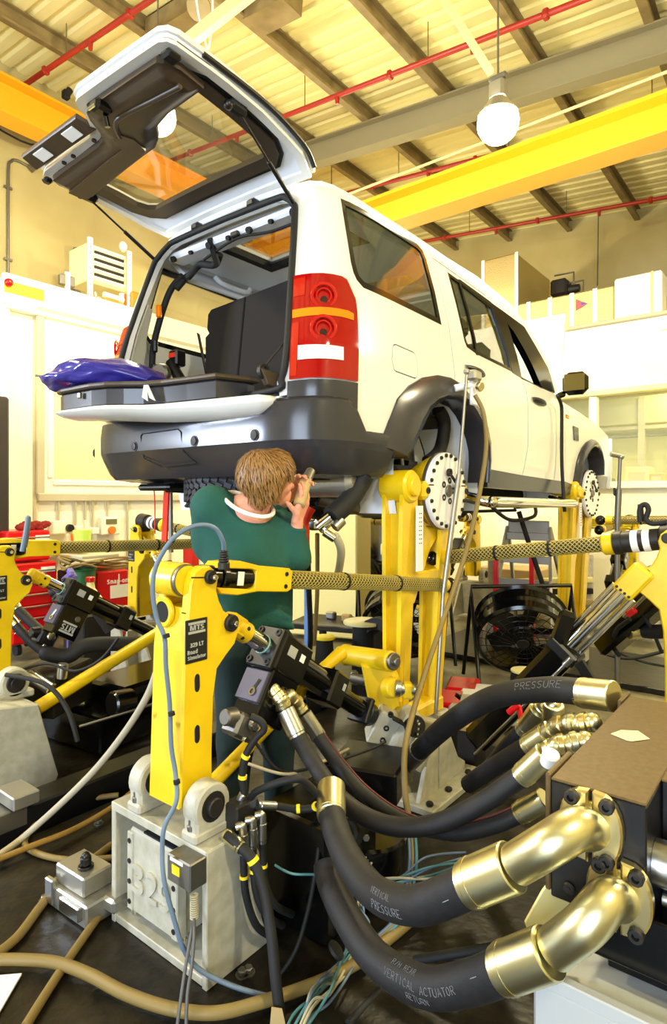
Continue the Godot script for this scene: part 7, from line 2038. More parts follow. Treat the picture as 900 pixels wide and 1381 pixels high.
# ---------------------------------------------------------------- bedplates and the clutter behind
func build_background() -> void:
	for b in [[-0.16, 2.6, -0.4, 3.6, "oil-stained black steel bedplate under the nearest pedestal"], [-2.7, -0.42, -0.4, 3.6, "black steel bedplate under the left-hand cranks"], [-0.6, 2.6, -3.35, -2.25, "black steel bedplate beyond the drum fan"]]:
		var t := thing("bedplate", b[4], "bedplate", Vector3((b[0] + b[1]) / 2, -0.05, (b[2] + b[3]) / 2))
		obj("plate", MB.new().bx(Vector3((b[0] + b[1]) / 2, -0.025, (b[2] + b[3]) / 2), Vector3(b[1] - b[0], 0.05, b[3] - b[2]), 0.006), M.bedplate, t)
		if b[0] == -0.16:
			for p in [[335, 1312], [327, 1315], [200, 1070], [133, 1111], [61, 1214], [420, 1180]]:
				var q := PY(p[0], p[1], 0)
				obj("floor_bolt", MB.new().cyl(q, q + Vector3(0, 0.004, 0), 0.022, -1, 16).bolt(q + Vector3(0, 0.004, 0), Vector3.UP, 0.016, 0.016), M.dull_steel, t)
	# long black rail between the bedplates
	one("black_rail", MB.new().bx(Vector3(-0.29, 0.03, 1.2), Vector3(0.16, 0.16, 3.6), 0.01), M.black_satin, "low black steel rail between the two foreground bedplates", "rail")
	var wb := PY(0, 1381, 0.0)
	one("white_sheet", MB.new().prism([Vector2(0, -0.2), Vector2(0.16, -0.02), Vector2(0.17, 0.0), Vector2(-0.1, 0.26), Vector2(-0.3, 0.1)], Transform3D(Basis(Vector3.RIGHT, Vector3.BACK, Vector3.DOWN), PY(-66, 1372, 0.006)), -0.006, 0.0), M.plate_white, "white sheet on the floor in the bottom left corner", "sheet")
	# steel floor clamp beside the pedestal
	var c := PY(112, 1222, 0.0)
	var fc := thing("floor_clamp", "bare steel floor clamp with a large nut beside the nearest pedestal", "clamp", c)
	var cb := Basis(Vector3.UP, 0.05)
	obj("base", MB.new().box(Transform3D(cb, c + Vector3(0, 0.04, 0)), Vector3(0.26, 0.08, 0.14), 0.006), M.aluminium, fc)
	obj("strap", MB.new().box(Transform3D(cb, c + Vector3(-0.01, 0.115, -0.01)), Vector3(0.18, 0.07, 0.12), 0.006), M.aluminium, fc)
	obj("toe", MB.new().box(Transform3D(cb, c + Vector3(-0.09, 0.06, 0.075)), Vector3(0.05, 0.09, 0.02), 0.004), M.steel, fc)
	obj("toe", MB.new().box(Transform3D(cb, c + Vector3(0.05, 0.05, 0.075)), Vector3(0.12, 0.05, 0.02), 0.004), M.steel, fc)
	obj("lug", MB.new().box(Transform3D(cb, c + Vector3(0.15, 0.06, -0.04)), Vector3(0.07, 0.05, 0.07), 0.01), M.aluminium, fc)
	obj("nut", MB.new().cyl(c + Vector3(0.02, 0.15, 0), c + Vector3(0.02, 0.16, 0), 0.028, -1, 18, 0.002).bolt(c + Vector3(0.02, 0.16, 0), Vector3.UP, 0.022, 0.03).ball(c + Vector3(0.02, 0.19, 0), Vector3(0.016, 0.018, 0.016), 12), M.black_satin, fc)
	var c2 := PY(8, 1120, 0.02)
	var fc2 := thing("floor_clamp", "steel floor clamp cut off by the left edge of the picture", "clamp", c2)
	obj("base", MB.new().bx(c2 + Vector3(-0.04, 0.05, 0.02), Vector3(0.16, 0.09, 0.2), 0.006), M.dull_steel, fc2)
	obj("strap", MB.new().bx(c2 + Vector3(-0.02, 0.13, -0.06), Vector3(0.18, 0.06, 0.12), 0.006).cyl(c2 + Vector3(-0.02, 0.1, 0.06), c2 + Vector3(0.03, 0.1, 0.1), 0.04, -1, 16), M.aluminium, fc2)
	# black boxes of machinery on the left bedplate
	var mb := thing("black_machine", "long low black machine housing behind the left tie bar", "machine", P(150, 1000, 3.6))
	obj("lower_case", MB.new().box(Transform3D(Basis(Vector3.UP, 0.12), Vector3(P(172, 965, 4.1).x, 0.112, P(172, 965, 4.1).z)), Vector3(0.6, 0.22, 0.9), 0.012), M.black_gloss, mb)
	obj("upper_case", MB.new().box(Transform3D(Basis(Vector3.UP, 0.12), P(190, 922, 4.1)), Vector3(0.4, 0.16, 0.6), 0.02), M.black_gloss, mb)
	obj("round_tank", MB.new().cyl(P(150, 950, 3.4), P(178, 945, 3.5), 0.07, -1, 18, 0.01), M.black_gloss, mb)
	obj("trim_rail", MB.new().cyl(P(107, 980, 3.25), P(212, 948, 3.5), 0.008, -1, 8), M.dull_steel, mb)
	var mm := thing("actuator_base", "dark tangle of fittings under the left actuator", "machine", P(100, 900, 3.7))
	obj("block", MB.new().box(Transform3D(Basis(Vector3.UP, 0.5), P(70, 925, 3.7)), Vector3(0.3, 0.25, 0.4), 0.01), M.dark_steel, mm)
	obj("pipe", MB.new().cyl(P(40, 910, 3.5), P(70, 930, 3.45), 0.035, -1, 14, 0.004).cyl(P(85, 895, 3.5), P(83, 915, 3.5), 0.03, -1, 14, 0.004), M.steel, mm)
	obj("elbow", MB.new().tube([P(60, 880, 3.7), P(90, 885, 3.65), P(120, 870, 3.7), P(190, 868, 3.9)], 0.045, 12), M.rubber, mm)
	for q in [["upper thick hose behind the left crank", [[14, 810], [22, 820], [40, 838], [66, 862]], 0.036], ["lower thick hose behind the left crank", [[8, 828], [20, 842], [45, 868], [75, 890]], 0.034], ["big dark hose arching behind the left actuator's body", [[70, 800], [90, 792], [110, 800], [130, 822], [150, 850]], 0.046]]:
		var p := []
		for w in q[1]: p.append(P(w[0], w[1], 4.5))
		var h := one("hose", MB.new().tube(p, q[2], 12), M.hose, q[0], "hose")
		if not q[0].begins_with("big"): ferrule(p[1], p[0], q[2] * 1.1, h)
	# drawer cabinets and the red cabinet by the left wall
	drawers(PX(12, 757, -3.3), 60, 95, "lower red drawer cabinet of the stack by the left cabin", -3.3, 15, 77, 757, 860, 6, 0.0)
	drawers(PX(12, 713, -3.35), 60, 95, "upper red drawer chest of the stack by the left cabin", -3.35, 9, 68, 714, 757, 3, 1.0)
	var rags := MB.new()
	for i in 9: rags.ball(PX(28 + i * 4.2, 711 - (i % 3) * 2.2, -3.5), Vector3(0.05, 0.035, 0.06), 8)
	one("rag_heap", rags, mat("rag_red", Color(0.5, 0.1, 0.06), 0.9), "heap of red and brown rags on top of the drawer chest", "rags")
	one("blue_coil", MB.new().tube([P(30, 744, 3.4), P(35, 718, 3.42), P(38, 698, 3.44), P(37, 716, 3.46), P(33, 738, 3.46)], 0.014, 6), M.blue_cable, "small blue cable loop standing on the strut before the drawer chest", "cable")
	var rx := -3.0
	var ra := PX(130, 772, rx)
	var rb := PX(174, 776, rx)
	var rc := thing("red_cabinet", "red tool cabinet with white lettering and a paper note", "cabinet", Vector3(rx, 0, (ra.z + rb.z) / 2))
	obj("body", MB.new().bx(Vector3(rx - 0.3, ra.y / 2 + 0.05, (ra.z + rb.z) / 2), Vector3(0.6, ra.y - 0.1, ra.z - rb.z), 0.015), M.red_paint, rc)
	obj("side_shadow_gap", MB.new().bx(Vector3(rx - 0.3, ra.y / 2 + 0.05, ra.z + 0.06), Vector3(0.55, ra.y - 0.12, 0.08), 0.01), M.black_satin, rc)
	obj("note", MB.new().bx(PX(162, 797, rx + 0.003), Vector3(0.004, 0.13, 0.22)), M.label_white, rc)
	for x in [-0.24, -0.06]:
		for z in [-0.2, 0.2]:
			obj("castor", MB.new().cyl(Vector3(rx + x - 0.15, 0.05, (ra.z + rb.z) / 2 + z), Vector3(rx + x - 0.12, 0.05, (ra.z + rb.z) / 2 + z), 0.05, -1, 12), M.black_matt, rc)
	words("Snap-on", Transform3D(Basis(Vector3.FORWARD, Vector3.UP, Vector3.RIGHT), PX(159, 783.5, rx + 0.002)), 0.045, M.label_white, rc)
	obj("lettering_cross", MB.new().bx(PX(160.5, 782, rx + 0.004), Vector3(0.003, 0.12, 0.012)), M.label_white, rc)
	for i in 7:
		var q := []
		for k in 9:
			var a := TAU * k / 8.0 + i
			q.append(PX(148, 768, rx - 0.3) + Vector3(0.22 * cos(a), 0.02 * i + 0.015 * sin(a * 2 + i) - 0.03, 0.3 * sin(a)))
		one("coiled_hose", MB.new().tube(q, 0.013, 6), M.tan_hose, "loop of the tan hose coil lying on the red cabinet", "hose", "loops of hose on the red cabinet")
	var gb := PX(110, 790, -3.0)
	var bin := thing("green_bin", "green round bin draped with hoses beside the red cabinet", "bin", Vector3(gb.x, 0, gb.z))
	obj("body", MB.new().lathe(Transform3D(Basis.IDENTITY, Vector3(gb.x, 0.3, gb.z)), [Vector2(0, 0), Vector2(0.11, 0), Vector2(0.13, 0.5), Vector2(0.14, 0.52), Vector2(0.125, 0.52), Vector2(0.1, 0.03)], 22), M.green_bin, bin)
	obj("stand", MB.new().bx(Vector3(gb.x, 0.15, gb.z), Vector3(0.25, 0.3, 0.25), 0.02), M.dark_steel, bin)
	for i in 5:
		var q := []
		for k in 7:
			var a := PI * k / 6.0
			q.append(Vector3(gb.x + 0.17 * cos(a + 0.3 * i), 0.84 + 0.04 * sin(a * 2.0 + i) + 0.015 * i, gb.z + 0.2 * sin(a - 0.2 * i) - 0.06))
		one("draped_hose", MB.new().tube(q, 0.012, 6), M.tan_hose, "pale hose draped over the green bin", "hose", "hoses over the green bin")
	one("lime_cup", MB.new().lathe(Transform3D(Basis.IDENTITY, PX(111, 742, -3.2)), [Vector2(0, 0), Vector2(0.07, 0), Vector2(0.09, 0.2), Vector2(0.08, 0.2), Vector2(0.06, 0.02)], 16), mat("lime", Color(0.75, 0.85, 0.35), 0.5), "lime green tub on the left wall behind the strut", "tub")
	var sh := PX(111, 745, -3.3)
	one("tub_shelf", MB.new().bx(Vector3(-3.5, sh.y - 0.02, sh.z), Vector3(1.1, 0.03, 0.4), 0.005), M.frame_grey, "narrow shelf under the lime green tub", "shelf")
	one("paint_tin", MB.new().cyl(PX(104, 733, -3.35) - Vector3(0, 0.09, 0), PX(104, 733, -3.35) + Vector3(0, 0.1, 0), 0.06, -1, 14, 0.006), M.orange, "orange tin beside the lime green tub", "tin")
	var jug := one("oil_jug", MB.new().lathe(Transform3D(Basis.IDENTITY, P(122, 824, 5.4)), [Vector2(0, 0), Vector2(0.1, 0), Vector2(0.11, 0.1), Vector2(0.04, 0.2), Vector2(0.03, 0.26), Vector2(0, 0.26)], 14), M.cabin_board, "pale yellow jug with a red cap in front of the green bin", "jug")
	obj("cap", MB.new().cyl(P(122, 824, 5.4) + Vector3(0, 0.255, 0), P(122, 824, 5.4) + Vector3(0, 0.3, 0), 0.04, -1, 12, 0.006), M.red_paint, jug)
	one("jug_stand", MB.new().bx(Vector3(P(122, 824, 5.4).x, P(122, 824, 5.4).y / 2 - 0.005, P(122, 824, 5.4).z), Vector3(0.3, P(122, 824, 5.4).y - 0.01, 0.3), 0.01), M.dark_steel, "dark box that carries the pale yellow jug", "box")
	one("blue_spray_gun", MB.new().box(Transform3D(Basis(Vector3.BACK, 0.5), P(92, 778, 5.3)), Vector3(0.16, 0.05, 0.05), 0.01).box(Transform3D(Basis(Vector3.BACK, 0.9), P(97, 774, 5.3)), Vector3(0.05, 0.12, 0.05), 0.01).cyl(P(92, 778, 5.3), Vector3(P(92, 778, 5.3).x, 0.0, P(92, 778, 5.3).z), 0.012, -1, 8), mat("violet_blue", Color(0.4, 0.35, 0.65), 0.5), "small violet-blue nozzle on a thin rod left of the green bin", "nozzle")
	one("red_bin", MB.new().bx(Vector3(-3.2, PX(258, 737, -3.2).y / 2, PX(258, 737, -3.2).z), Vector3(0.16, PX(258, 737, -3.2).y, 0.14), 0.02), M.red_paint, "red upright box between the back left crank and the man", "box")
	one("dark_cupboard", MB.new().bx(PX(-25, 690, -3.7), Vector3(0.4, 2.2, 0.35), 0.02), mat("dark_brown", Color(0.14, 0.1, 0.08), 0.6), "dark brown upright edge at the far left edge of the picture", "cupboard")
	middle_clutter()


func drawers(_p: Vector3, _w: float, _h: float, label: String, x: float, px0: float, px1: float, py0: float, py1: float, n: int, _k: float) -> void:
	var a := PX(px0, py0, x)
	var b := PX(px1, py0 + 4, x)
	var top := PX((px0 + px1) / 2, py0 + 2, x).y
	var bot := PX((px0 + px1) / 2, py1, x).y
	if n == 6: bot = 0.12
	var t := thing("drawer_cabinet", label, "tool cabinet", Vector3(x - 0.25, bot, (a.z + b.z) / 2))
	obj("body", MB.new().bx(Vector3(x - 0.25, (top + bot) / 2, (a.z + b.z) / 2), Vector3(0.5, top - bot, a.z - b.z), 0.015), M.red_paint, t)
	for i in n:
		var y := lerpf(top - 0.06, bot + 0.02, (i + 0.5) / n)
		var d := obj("drawer", MB.new().bx(Vector3(x + 0.008, y, (a.z + b.z) / 2), Vector3(0.02, (top - bot) / n * 0.84, (a.z - b.z) * 0.94), 0.004), M.red_paint, t)
		obj("handle", MB.new().bx(Vector3(x + 0.022, y + (top - bot) / n * 0.32, (a.z + b.z) / 2), Vector3(0.014, 0.016, (a.z - b.z) * 0.92), 0.004), M.steel, d)
	obj("badge", MB.new().bx(Vector3(x + 0.02, top - 0.07, (a.z + b.z) / 2 - 0.12), Vector3(0.004, 0.05, 0.14)), M.label_white, t)
	if n == 6:
		for z in [a.z - 0.1, b.z + 0.1]:
			for q in [-0.4, -0.1]:
				obj("castor", MB.new().cyl(Vector3(x + q, 0.06, z - 0.02), Vector3(x + q, 0.06, z + 0.02), 0.06, -1, 12), M.black_matt, t)


func drum_fan(p: Vector3, label: String) -> void:
	var t := thing("drum_fan", label, "fan", Vector3(p.x, 0, p.z))
	var f := Transform3D(Basis(Vector3.UP, 0.45) * Basis(Vector3.RIGHT, 0.75), p)   # local Y: the axis, tipped towards the camera
	f.basis = Basis(Vector3.UP, 0.45) * Basis(Vector3.RIGHT, 2.15)
	var r := 0.36
	obj("drum", MB.new().lathe(f, [Vector2(r - 0.02, -0.13), Vector2(r, -0.14), Vector2(r + 0.02, -0.12), Vector2(r, -0.1), Vector2(r, -0.03), Vector2(r + 0.012, 0.0), Vector2(r, 0.03), Vector2(r, 0.1), Vector2(r + 0.02, 0.12), Vector2(r, 0.14), Vector2(r - 0.02, 0.13), Vector2(r - 0.02, -0.13)], 44), M.black_gloss, t)
	var g := MB.new()
	for k in 6:
		var rr := 0.07 + 0.055 * k
		var c := []
		for i in 33: c.append(f * Vector3(rr * cos(TAU * i / 32.0), 0.13 + 0.02 * (1.0 - rr / r), rr * sin(TAU * i / 32.0)))
		g.tube(c, 0.0035, 5, 1)
	for k in 24:
		var a := TAU * k / 24.0
		g.cyl(f * Vector3(0.06 * cos(a), 0.15, 0.06 * sin(a)), f * Vector3(r * cos(a + 0.35), 0.13, r * sin(a + 0.35)), 0.003, -1, 5)
	obj("guard", g, M.black_gloss, t)
	for k in 5:
		var a := TAU * k / 5.0
		obj("blade", MB.new().box(f * Transform3D(Basis(Vector3.UP, a) * Basis(Vector3.RIGHT, 0.5), Vector3(0.17 * cos(a), 0, -0.17 * sin(a))), Vector3(0.26, 0.01, 0.16), 0.003), M.black_satin, t)
	obj("motor", MB.new().cyl(f * Vector3(0, -0.1, 0), f * Vector3(0, 0.06, 0), 0.09, -1, 20, 0.01), M.black_satin, t)
	obj("badge", MB.new().cyl(f * Vector3(0, 0.15, 0), f * Vector3(0, 0.158, 0), 0.05, -1, 20, 0.003), M.dark_steel, t)
	obj("label", MB.new().box(f * Transform3D(Basis(Vector3.UP, -0.4), Vector3(r * 0.93, 0.1, r * 0.42)), Vector3(0.03, 0.05, 0.06), 0.004), M.label_yellow, t)
	var s := Basis(Vector3.UP, 0.75)
	var l := s * Vector3(-0.42, 0, 0.0) + p
	var q := s * Vector3(0.42, 0, 0.0) + p
	for e in [l, q]:
		var e0 := Vector3(e.x, 0.02, e.z) + s * Vector3(0, 0, 0.22)
		var e1 := Vector3(e.x, 0.02, e.z) + s * Vector3(0, 0, -0.22)
		obj("leg", MB.new().tube([e0, Vector3(e.x, p.y + 0.28, e.z), e1], 0.016, 8, 1), M.black_satin, t)
	obj("handle", MB.new().tube([Vector3(l.x, p.y + 0.28, l.z), Vector3(l.x, p.y + 0.36, l.z), Vector3(q.x, p.y + 0.36, q.z), Vector3(q.x, p.y + 0.28, q.z)], 0.016, 8, 1), M.black_satin, t)


func middle_clutter() -> void:
	drum_fan(P(704, 850, 5.0) , "big black drum fan on the floor right of the near wheel post")
	drum_fan(P(545, 835, 5.6), "second black drum fan half hidden behind the near wheel post")
	# folding steps
	var la := P(703, 712, 6.6)
	var t := thing("step_ladder", "grey aluminium stepladder standing behind the drum fan", "ladder", Vector3(la.x, 0, la.z))
	var top_l := P(686, 710, 6.6)
	var top_r := P(741, 712, 6.4)
	var foot := [Vector3(top_l.x - 0.12, 0, top_l.z + 0.35), Vector3(top_r.x + 0.15, 0, top_r.z + 0.35), Vector3(top_l.x - 0.1, 0, top_l.z - 0.5), Vector3(top_r.x + 0.1, 0, top_r.z - 0.5)]
	for i in 4:
		obj("stile", MB.new().beam([top_l, top_r][i % 2], foot[i], 0.03, 0.06, 0.004), M.aluminium, t)
	for k in 5:
		var f := 0.08 + k * 0.2
		obj("tread", MB.new().beam(top_l.lerp(foot[0], f), top_r.lerp(foot[1], f), 0.03, 0.08, 0.004), M.aluminium, t)
	obj("top_step", MB.new().beam(top_l, top_r, 0.04, 0.14, 0.006), M.aluminium, t)
	for p in [[669, 757, 815, 6.0, "left"], [718, 752, 822, 5.9, "right"]]:
		var a := P(p[0], p[1] - 10, p[3])
		one("red_post", MB.new().bx(Vector3(a.x, a.y / 2, a.z), Vector3(0.045, a.y, 0.045), 0.004), M.red_paint, "%s of the two slim red posts before the stepladder" % p[4], "post")
	one("leaning_cable", MB.new().tube([P(700, 690, 5.5), P(716, 740, 5.5), P(733, 790, 5.5), P(747, 830, 5.4), P(756, 848, 5.3)], 0.022, 8), M.rubber, "thick black cable slanting down from under the car to the drum fan", "cable")
	# stacked planks and rails behind the ladder
	for k in 4:
		var a := P(660, 785 + k * 14, 7.7)
		var b := P(800, 782 + k * 15, 7.5)
		one("stacked_bar", MB.new().beam(a, b, 0.06, 0.07, 0.008), [M.cabin_board, M.dark_steel, M.tan, M.grey_paint][k], ["topmost cream bar of the rack behind the stepladder", "dark bar second from the top of the rack behind the stepladder", "tan bar third from the top of the rack behind the stepladder", "grey bottom bar of the rack behind the stepladder"][k], "bar")
	for x in [664, 795]:
		one("rack_upright", MB.new().bx(Vector3(P(x, 790, 7.62).x, 0.4, P(x, 790, 7.62).z), Vector3(0.08, 0.8, 0.08), 0.006), M.grey_paint, "%s upright of the bar rack behind the stepladder" % ("left" if x < 700 else "right"), "upright")
	one("bench_box", MB.new().bx(Vector3(P(695, 840, 8.0).x, 0.3, P(695, 840, 8.0).z), Vector3(0.8, 0.6, 0.5), 0.01), M.tan, "tan box on the floor under the bar rack", "box")
	# cream cabinets and the steel drum under the car
	var cc := P(440, 765, 6.9)
	one("cream_cabinet", MB.new().box(Transform3D(Basis(Vector3.UP, 0.3), Vector3(cc.x, 0.72, cc.z)), Vector3(0.9, 1.44, 0.5), 0.015), M.cabin_board, "cream cabinet seen under the car behind the man's raised arm", "cabinet")
	var c3 := P(490, 740, 8.2)
	one("cream_cabinet", MB.new().box(Transform3D(Basis(Vector3.UP, 0.1), Vector3(c3.x, 0.78, c3.z)), Vector3(0.5, 1.56, 0.4), 0.015), M.tan, "tan cabinet behind the far small yellow crank", "cabinet")
	var dr := P(517, 712, 7.4)
	one("steel_drum", MB.new().cyl(Vector3(dr.x, 0.75, dr.z), Vector3(dr.x, 1.58, dr.z), 0.17, -1, 26, 0.012), M.dull_steel, "brushed steel drum standing behind the far small crank", "drum")
	one("drum_stand", MB.new().bx(Vector3(dr.x, 0.37, dr.z), Vector3(0.5, 0.75, 0.45), 0.02), M.dark_steel, "dark stand that carries the brushed steel drum", "stand")
	one("cream_pipe", MB.new().cyl(P(514, 741, 6.0), P(536, 741, 6.0), 0.06, -1, 14, 0.01).cyl(P(528, 741, 6.0), Vector3(P(528, 741, 6.0).x, 0.0, P(528, 741, 6.0).z), 0.03, -1, 12), M.cabin_board, "short cream pipe end beside the near wheel post", "pipe")
	one("blue_pole", MB.new().bx(Vector3(P(415, 820, 4.6).x, P(415, 750, 4.6).y / 2, P(415, 820, 4.6).z), Vector3(0.04, P(415, 750, 4.6).y, 0.04), 0.004), mat("steel_blue", Color(0.36, 0.5, 0.7), 0.4), "slim steel-blue pole on the floor right of the man", "pole")
	one("orange_tube", MB.new().tube([P(421, 685, 3.2), P(414, 700, 3.2), P(412, 730, 3.2), P(415, 760, 3.2)], 0.022, 8), M.red_strap, "orange-red tube hanging under the car right of the man", "tube")
	one("black_tube", MB.new().tube([P(415, 745, 3.3), P(417, 800, 3.5), P(419, 860, 3.8), P(416, 905, 4.1), Vector3(P(416, 925, 4.3).x, 0.016, P(416, 925, 4.3).z)], 0.016, 8), M.rubber, "black tube continuing down from the orange-red tube", "tube")
	one("tan_tube", MB.new().tube([P(428, 720, 3.8), P(428, 800, 4.0), P(424, 870, 4.2)], 0.014, 6), M.tan_hose, "thin tan tube right of the black tube", "tube")
	var cl := thing("tow_coupling", "bright steel coupling with clamps hanging from the exhaust under the car", "coupling", P(440, 705, 2.9))
	obj("body", MB.new().cyl(P(428, 712, 2.9), P(447, 697, 2.9), 0.035, -1, 16, 0.004).cyl(P(437, 717, 2.85), P(452, 727, 2.85), 0.02, -1, 12, 0.003), M.chrome, cl)
	obj("arm", MB.new().beam(P(425, 702, 2.88), P(450, 724, 2.88), 0.02, 0.02, 0.004).cyl(P(451, 712, 2.88), P(462, 701, 2.9), 0.026, -1, 14, 0.004).bx(P(425, 708, 2.9), Vector3(0.05, 0.05, 0.05), 0.01), M.steel, cl)
	obj("hose", MB.new().tube([P(452, 722, 2.85), P(460, 740, 2.9), P(458, 765, 3.0), P(452, 790, 3.1)], 0.02, 10), M.conduit_grey, cl)
	one("exhaust_hose", MB.new().tube([P(447, 697, 2.9), P(468, 678, 2.95), P(484, 655, 3.0), P(492, 640, 3.0)], 0.05, 16), M.rubber, "thick black hose joining the exhaust to the steel coupling", "hose")
	# floor items between the man and the wheel post
	var st := P(490, 850, 4.6)
	var stool := thing("round_stand", "black round stand with a pale yellow top behind the yellow rocker", "stand", Vector3(st.x, 0, st.z))
	obj("column", MB.new().cyl(Vector3(st.x, 0, st.z), Vector3(st.x, 0.56, st.z), 0.09, 0.08, 18), M.black_matt, stool)
	obj("top", MB.new().cyl(Vector3(st.x, 0.56, st.z), Vector3(st.x, 0.585, st.z), 0.15, -1, 22, 0.006), M.cabin_board, stool)
	var s2 := P(438, 858, 4.5)
	var stool2 := thing("round_stand", "small black stand with a yellow-green top left of the round stand", "stand", Vector3(s2.x, 0, s2.z))
	obj("column", MB.new().cyl(Vector3(s2.x, 0, s2.z), Vector3(s2.x, 0.47, s2.z), 0.1, 0.06, 18), M.black_matt, stool2)
	obj("top", MB.new().cyl(Vector3(s2.x, 0.47, s2.z), Vector3(s2.x, 0.49, s2.z), 0.08, -1, 18, 0.004), M.label_yellow, stool2)
	one("small_wheel", MB.new().lathe(Transform3D(Basis(Vector3.RIGHT, 1.35), P(512, 872, 4.5)), [Vector2(0.12, -0.06), Vector2(0.2, -0.07), Vector2(0.22, 0), Vector2(0.2, 0.07), Vector2(0.12, 0.06), Vector2(0.12, -0.06)], 30), M.rubber, "small black wheel leaning behind the yellow rocker's barrel", "wheel")
	one("work_table", MB.new().box(Transform3D(Basis(Vector3.UP, 0.3), P(470, 842, 5.6)), Vector3(1.0, 0.05, 0.5), 0.008), M.dark_steel, "low dark tray table with small tools behind the round stand", "table")
	var tp := P(470, 842, 5.6)
	one("table_legs", MB.new().bx(Vector3(tp.x - 0.3, tp.y / 2 - 0.01, tp.z), Vector3(0.05, tp.y - 0.03, 0.05)).bx(Vector3(tp.x + 0.3, tp.y / 2 - 0.01, tp.z - 0.1), Vector3(0.05, tp.y - 0.03, 0.05)), M.dark_steel, "dark trestle under the low tray table", "trestle")
	for k in 3:
		one("hand_tool", MB.new().bx(tp + Vector3(-0.2 + 0.2 * k, 0.06, 0.02 * k), Vector3(0.1, 0.07, 0.06), 0.012), [M.steel, M.tan, M.grey_paint][k], ["bright steel tool", "tan tool", "grey tool"][k] + " lying on the low tray table", "tool")
	one("paper_sheet", MB.new().box(Transform3D(Basis(Vector3.UP, 0.4), P(500, 837, 5.2)), Vector3(0.2, 0.004, 0.26)), M.label_white, "white paper sheet lying beside the low tray table", "paper")
	one("paper_crate", MB.new().box(Transform3D(Basis(Vector3.UP, 0.4), Vector3(P(500, 837, 5.2).x, (P(500, 837, 5.2).y - 0.003) / 2, P(500, 837, 5.2).z)), Vector3(0.24, P(500, 837, 5.2).y - 0.003, 0.3), 0.01), M.dark_steel, "dark crate under the white paper sheet", "crate")
	for b in [[625, 905, 4.4, 0.22, 0.14, M.red_paint, "red flat toolbox on the floor right of the near wheel post"], [672, 912, 4.2, 0.5, 0.1, M.plate_white, "white flat case on the floor behind the arching hose"], [605, 915, 4.1, 0.2, 0.1, M.red_paint, "red box between the two legs of the near wheel post"], [640, 928, 4.0, 0.3, 0.08, M.grey_paint, "grey case with labels in front of the red toolbox"]]:
		var q := P(b[0], b[1], b[2])
		var bx := thing("floor_case", b[6], "case", Vector3(q.x, 0, q.z))
		obj("body", MB.new().box(Transform3D(Basis(Vector3.UP, 0.35), Vector3(q.x, 0.09, q.z)), Vector3(b[3], 0.18, 0.3), 0.015), b[5], bx)
		obj("latch", MB.new().box(Transform3D(Basis(Vector3.UP, 0.35), Vector3(q.x, 0.12, q.z) + Basis(Vector3.UP, 0.35) * Vector3(0, 0, 0.152)), Vector3(0.05, 0.04, 0.01), 0.002), M.steel, bx)
	one("yellow_disc", MB.new().cyl(P(708, 906, 4.5), P(708, 903, 4.5), 0.1, -1, 24, 0.004), M.cabin_board, "flat pale yellow disc at the foot of the drum fan", "disc")
	one("disc_block", MB.new().bx(P(708, 906, 4.5) - Vector3(0, P(708, 906, 4.5).y / 2, 0), Vector3(0.16, P(708, 906, 4.5).y - 0.002, 0.16), 0.01), M.black_matt, "black block under the flat pale yellow disc", "block")
	one("plywood_sheet", MB.new().box(Transform3D(Basis(Vector3.UP, 0.2), P(632, 975, 3.5)), Vector3(0.22, 0.03, 0.2), 0.004), M.tan, "tan plywood offcut beside the gusseted bracket", "board")
	one("plywood_block", MB.new().bx(P(632, 975, 3.5) - Vector3(0, P(632, 975, 3.5).y / 2 + 0.008, 0), Vector3(0.16, P(632, 975, 3.5).y - 0.02, 0.14), 0.01), M.dark_steel, "dark block under the tan plywood offcut", "block")
	# yellow hose coil on the far crank, sensor stick, black cable loop
	var ya := P(822, 705, 6.6)
	for i in 6:
		var q := []
		for k in 13:
			var a := TAU * k / 12.0
			q.append(ya + Vector3(0.2 * cos(a) * (1 + 0.06 * i), 0.02 * i - 0.05 + 0.012 * sin(a * 3 + i), 0.16 * sin(a)))
		one("yellow_coil", MB.new().tube(q, 0.014, 6), M.label_yellow, "loop of the bright yellow hose coil on the far crank", "hose", "loops of the bright yellow coil")
	var sk := thing("sensor_stand", "thin grey upright stand with a cranked head at the right", "stand", P(833, 700, 4.5))
	obj("upright", MB.new().cyl(P(833, 705, 4.5), P(835, 660, 4.5), 0.022, -1, 12).cyl(P(835, 660, 4.5), P(837, 615, 4.5), 0.013, -1, 10), M.dull_steel, sk)
	obj("head", MB.new().cyl(P(824, 612, 4.5), P(838, 615, 4.5), 0.02, -1, 12, 0.003).ball(P(838, 616, 4.5), Vector3(0.024, 0.024, 0.024), 10), M.aluminium, sk)
	obj("trigger", MB.new().tube([P(831, 668, 4.5), P(829, 667, 4.5), P(829, 658, 4.5)], 0.008, 6, 1), M.dark_steel, sk)
	obj("lower_pole", MB.new().cyl(P(833, 705, 4.5), Vector3(P(833, 705, 4.5).x, 0.0, P(833, 705, 4.5).z), 0.018, -1, 10), M.dull_steel, sk)
	one("cell_cable", MB.new().tube([PZ(864, 703, 0.02), PZ(863, 690, 0.02), PZ(866, 682, 0.02), PZ(872, 681, 0.02), PZ(875, 688, 0.02), PZ(872, 700, 0.02), PZ(880, 706, 0.02), PZ(900, 704, 0.02)], 0.012, 8), M.rubber, "black cable looping up from the right load cell", "cable")
	one("cell_cable_plug", MB.new().cyl(PZ(865, 704, 0.0), PZ(864, 680, 0.0), 0.016, 0.012, 12, 0.002), M.black_satin, "ribbed black plug standing on the right load cell", "plug")
	# the black side arm on the right crank and the dark things below it
	var da := thing("right_valve_set", "dark valve block with thin pipes behind the leaning actuator", "valve", P(860, 830, 3.2))
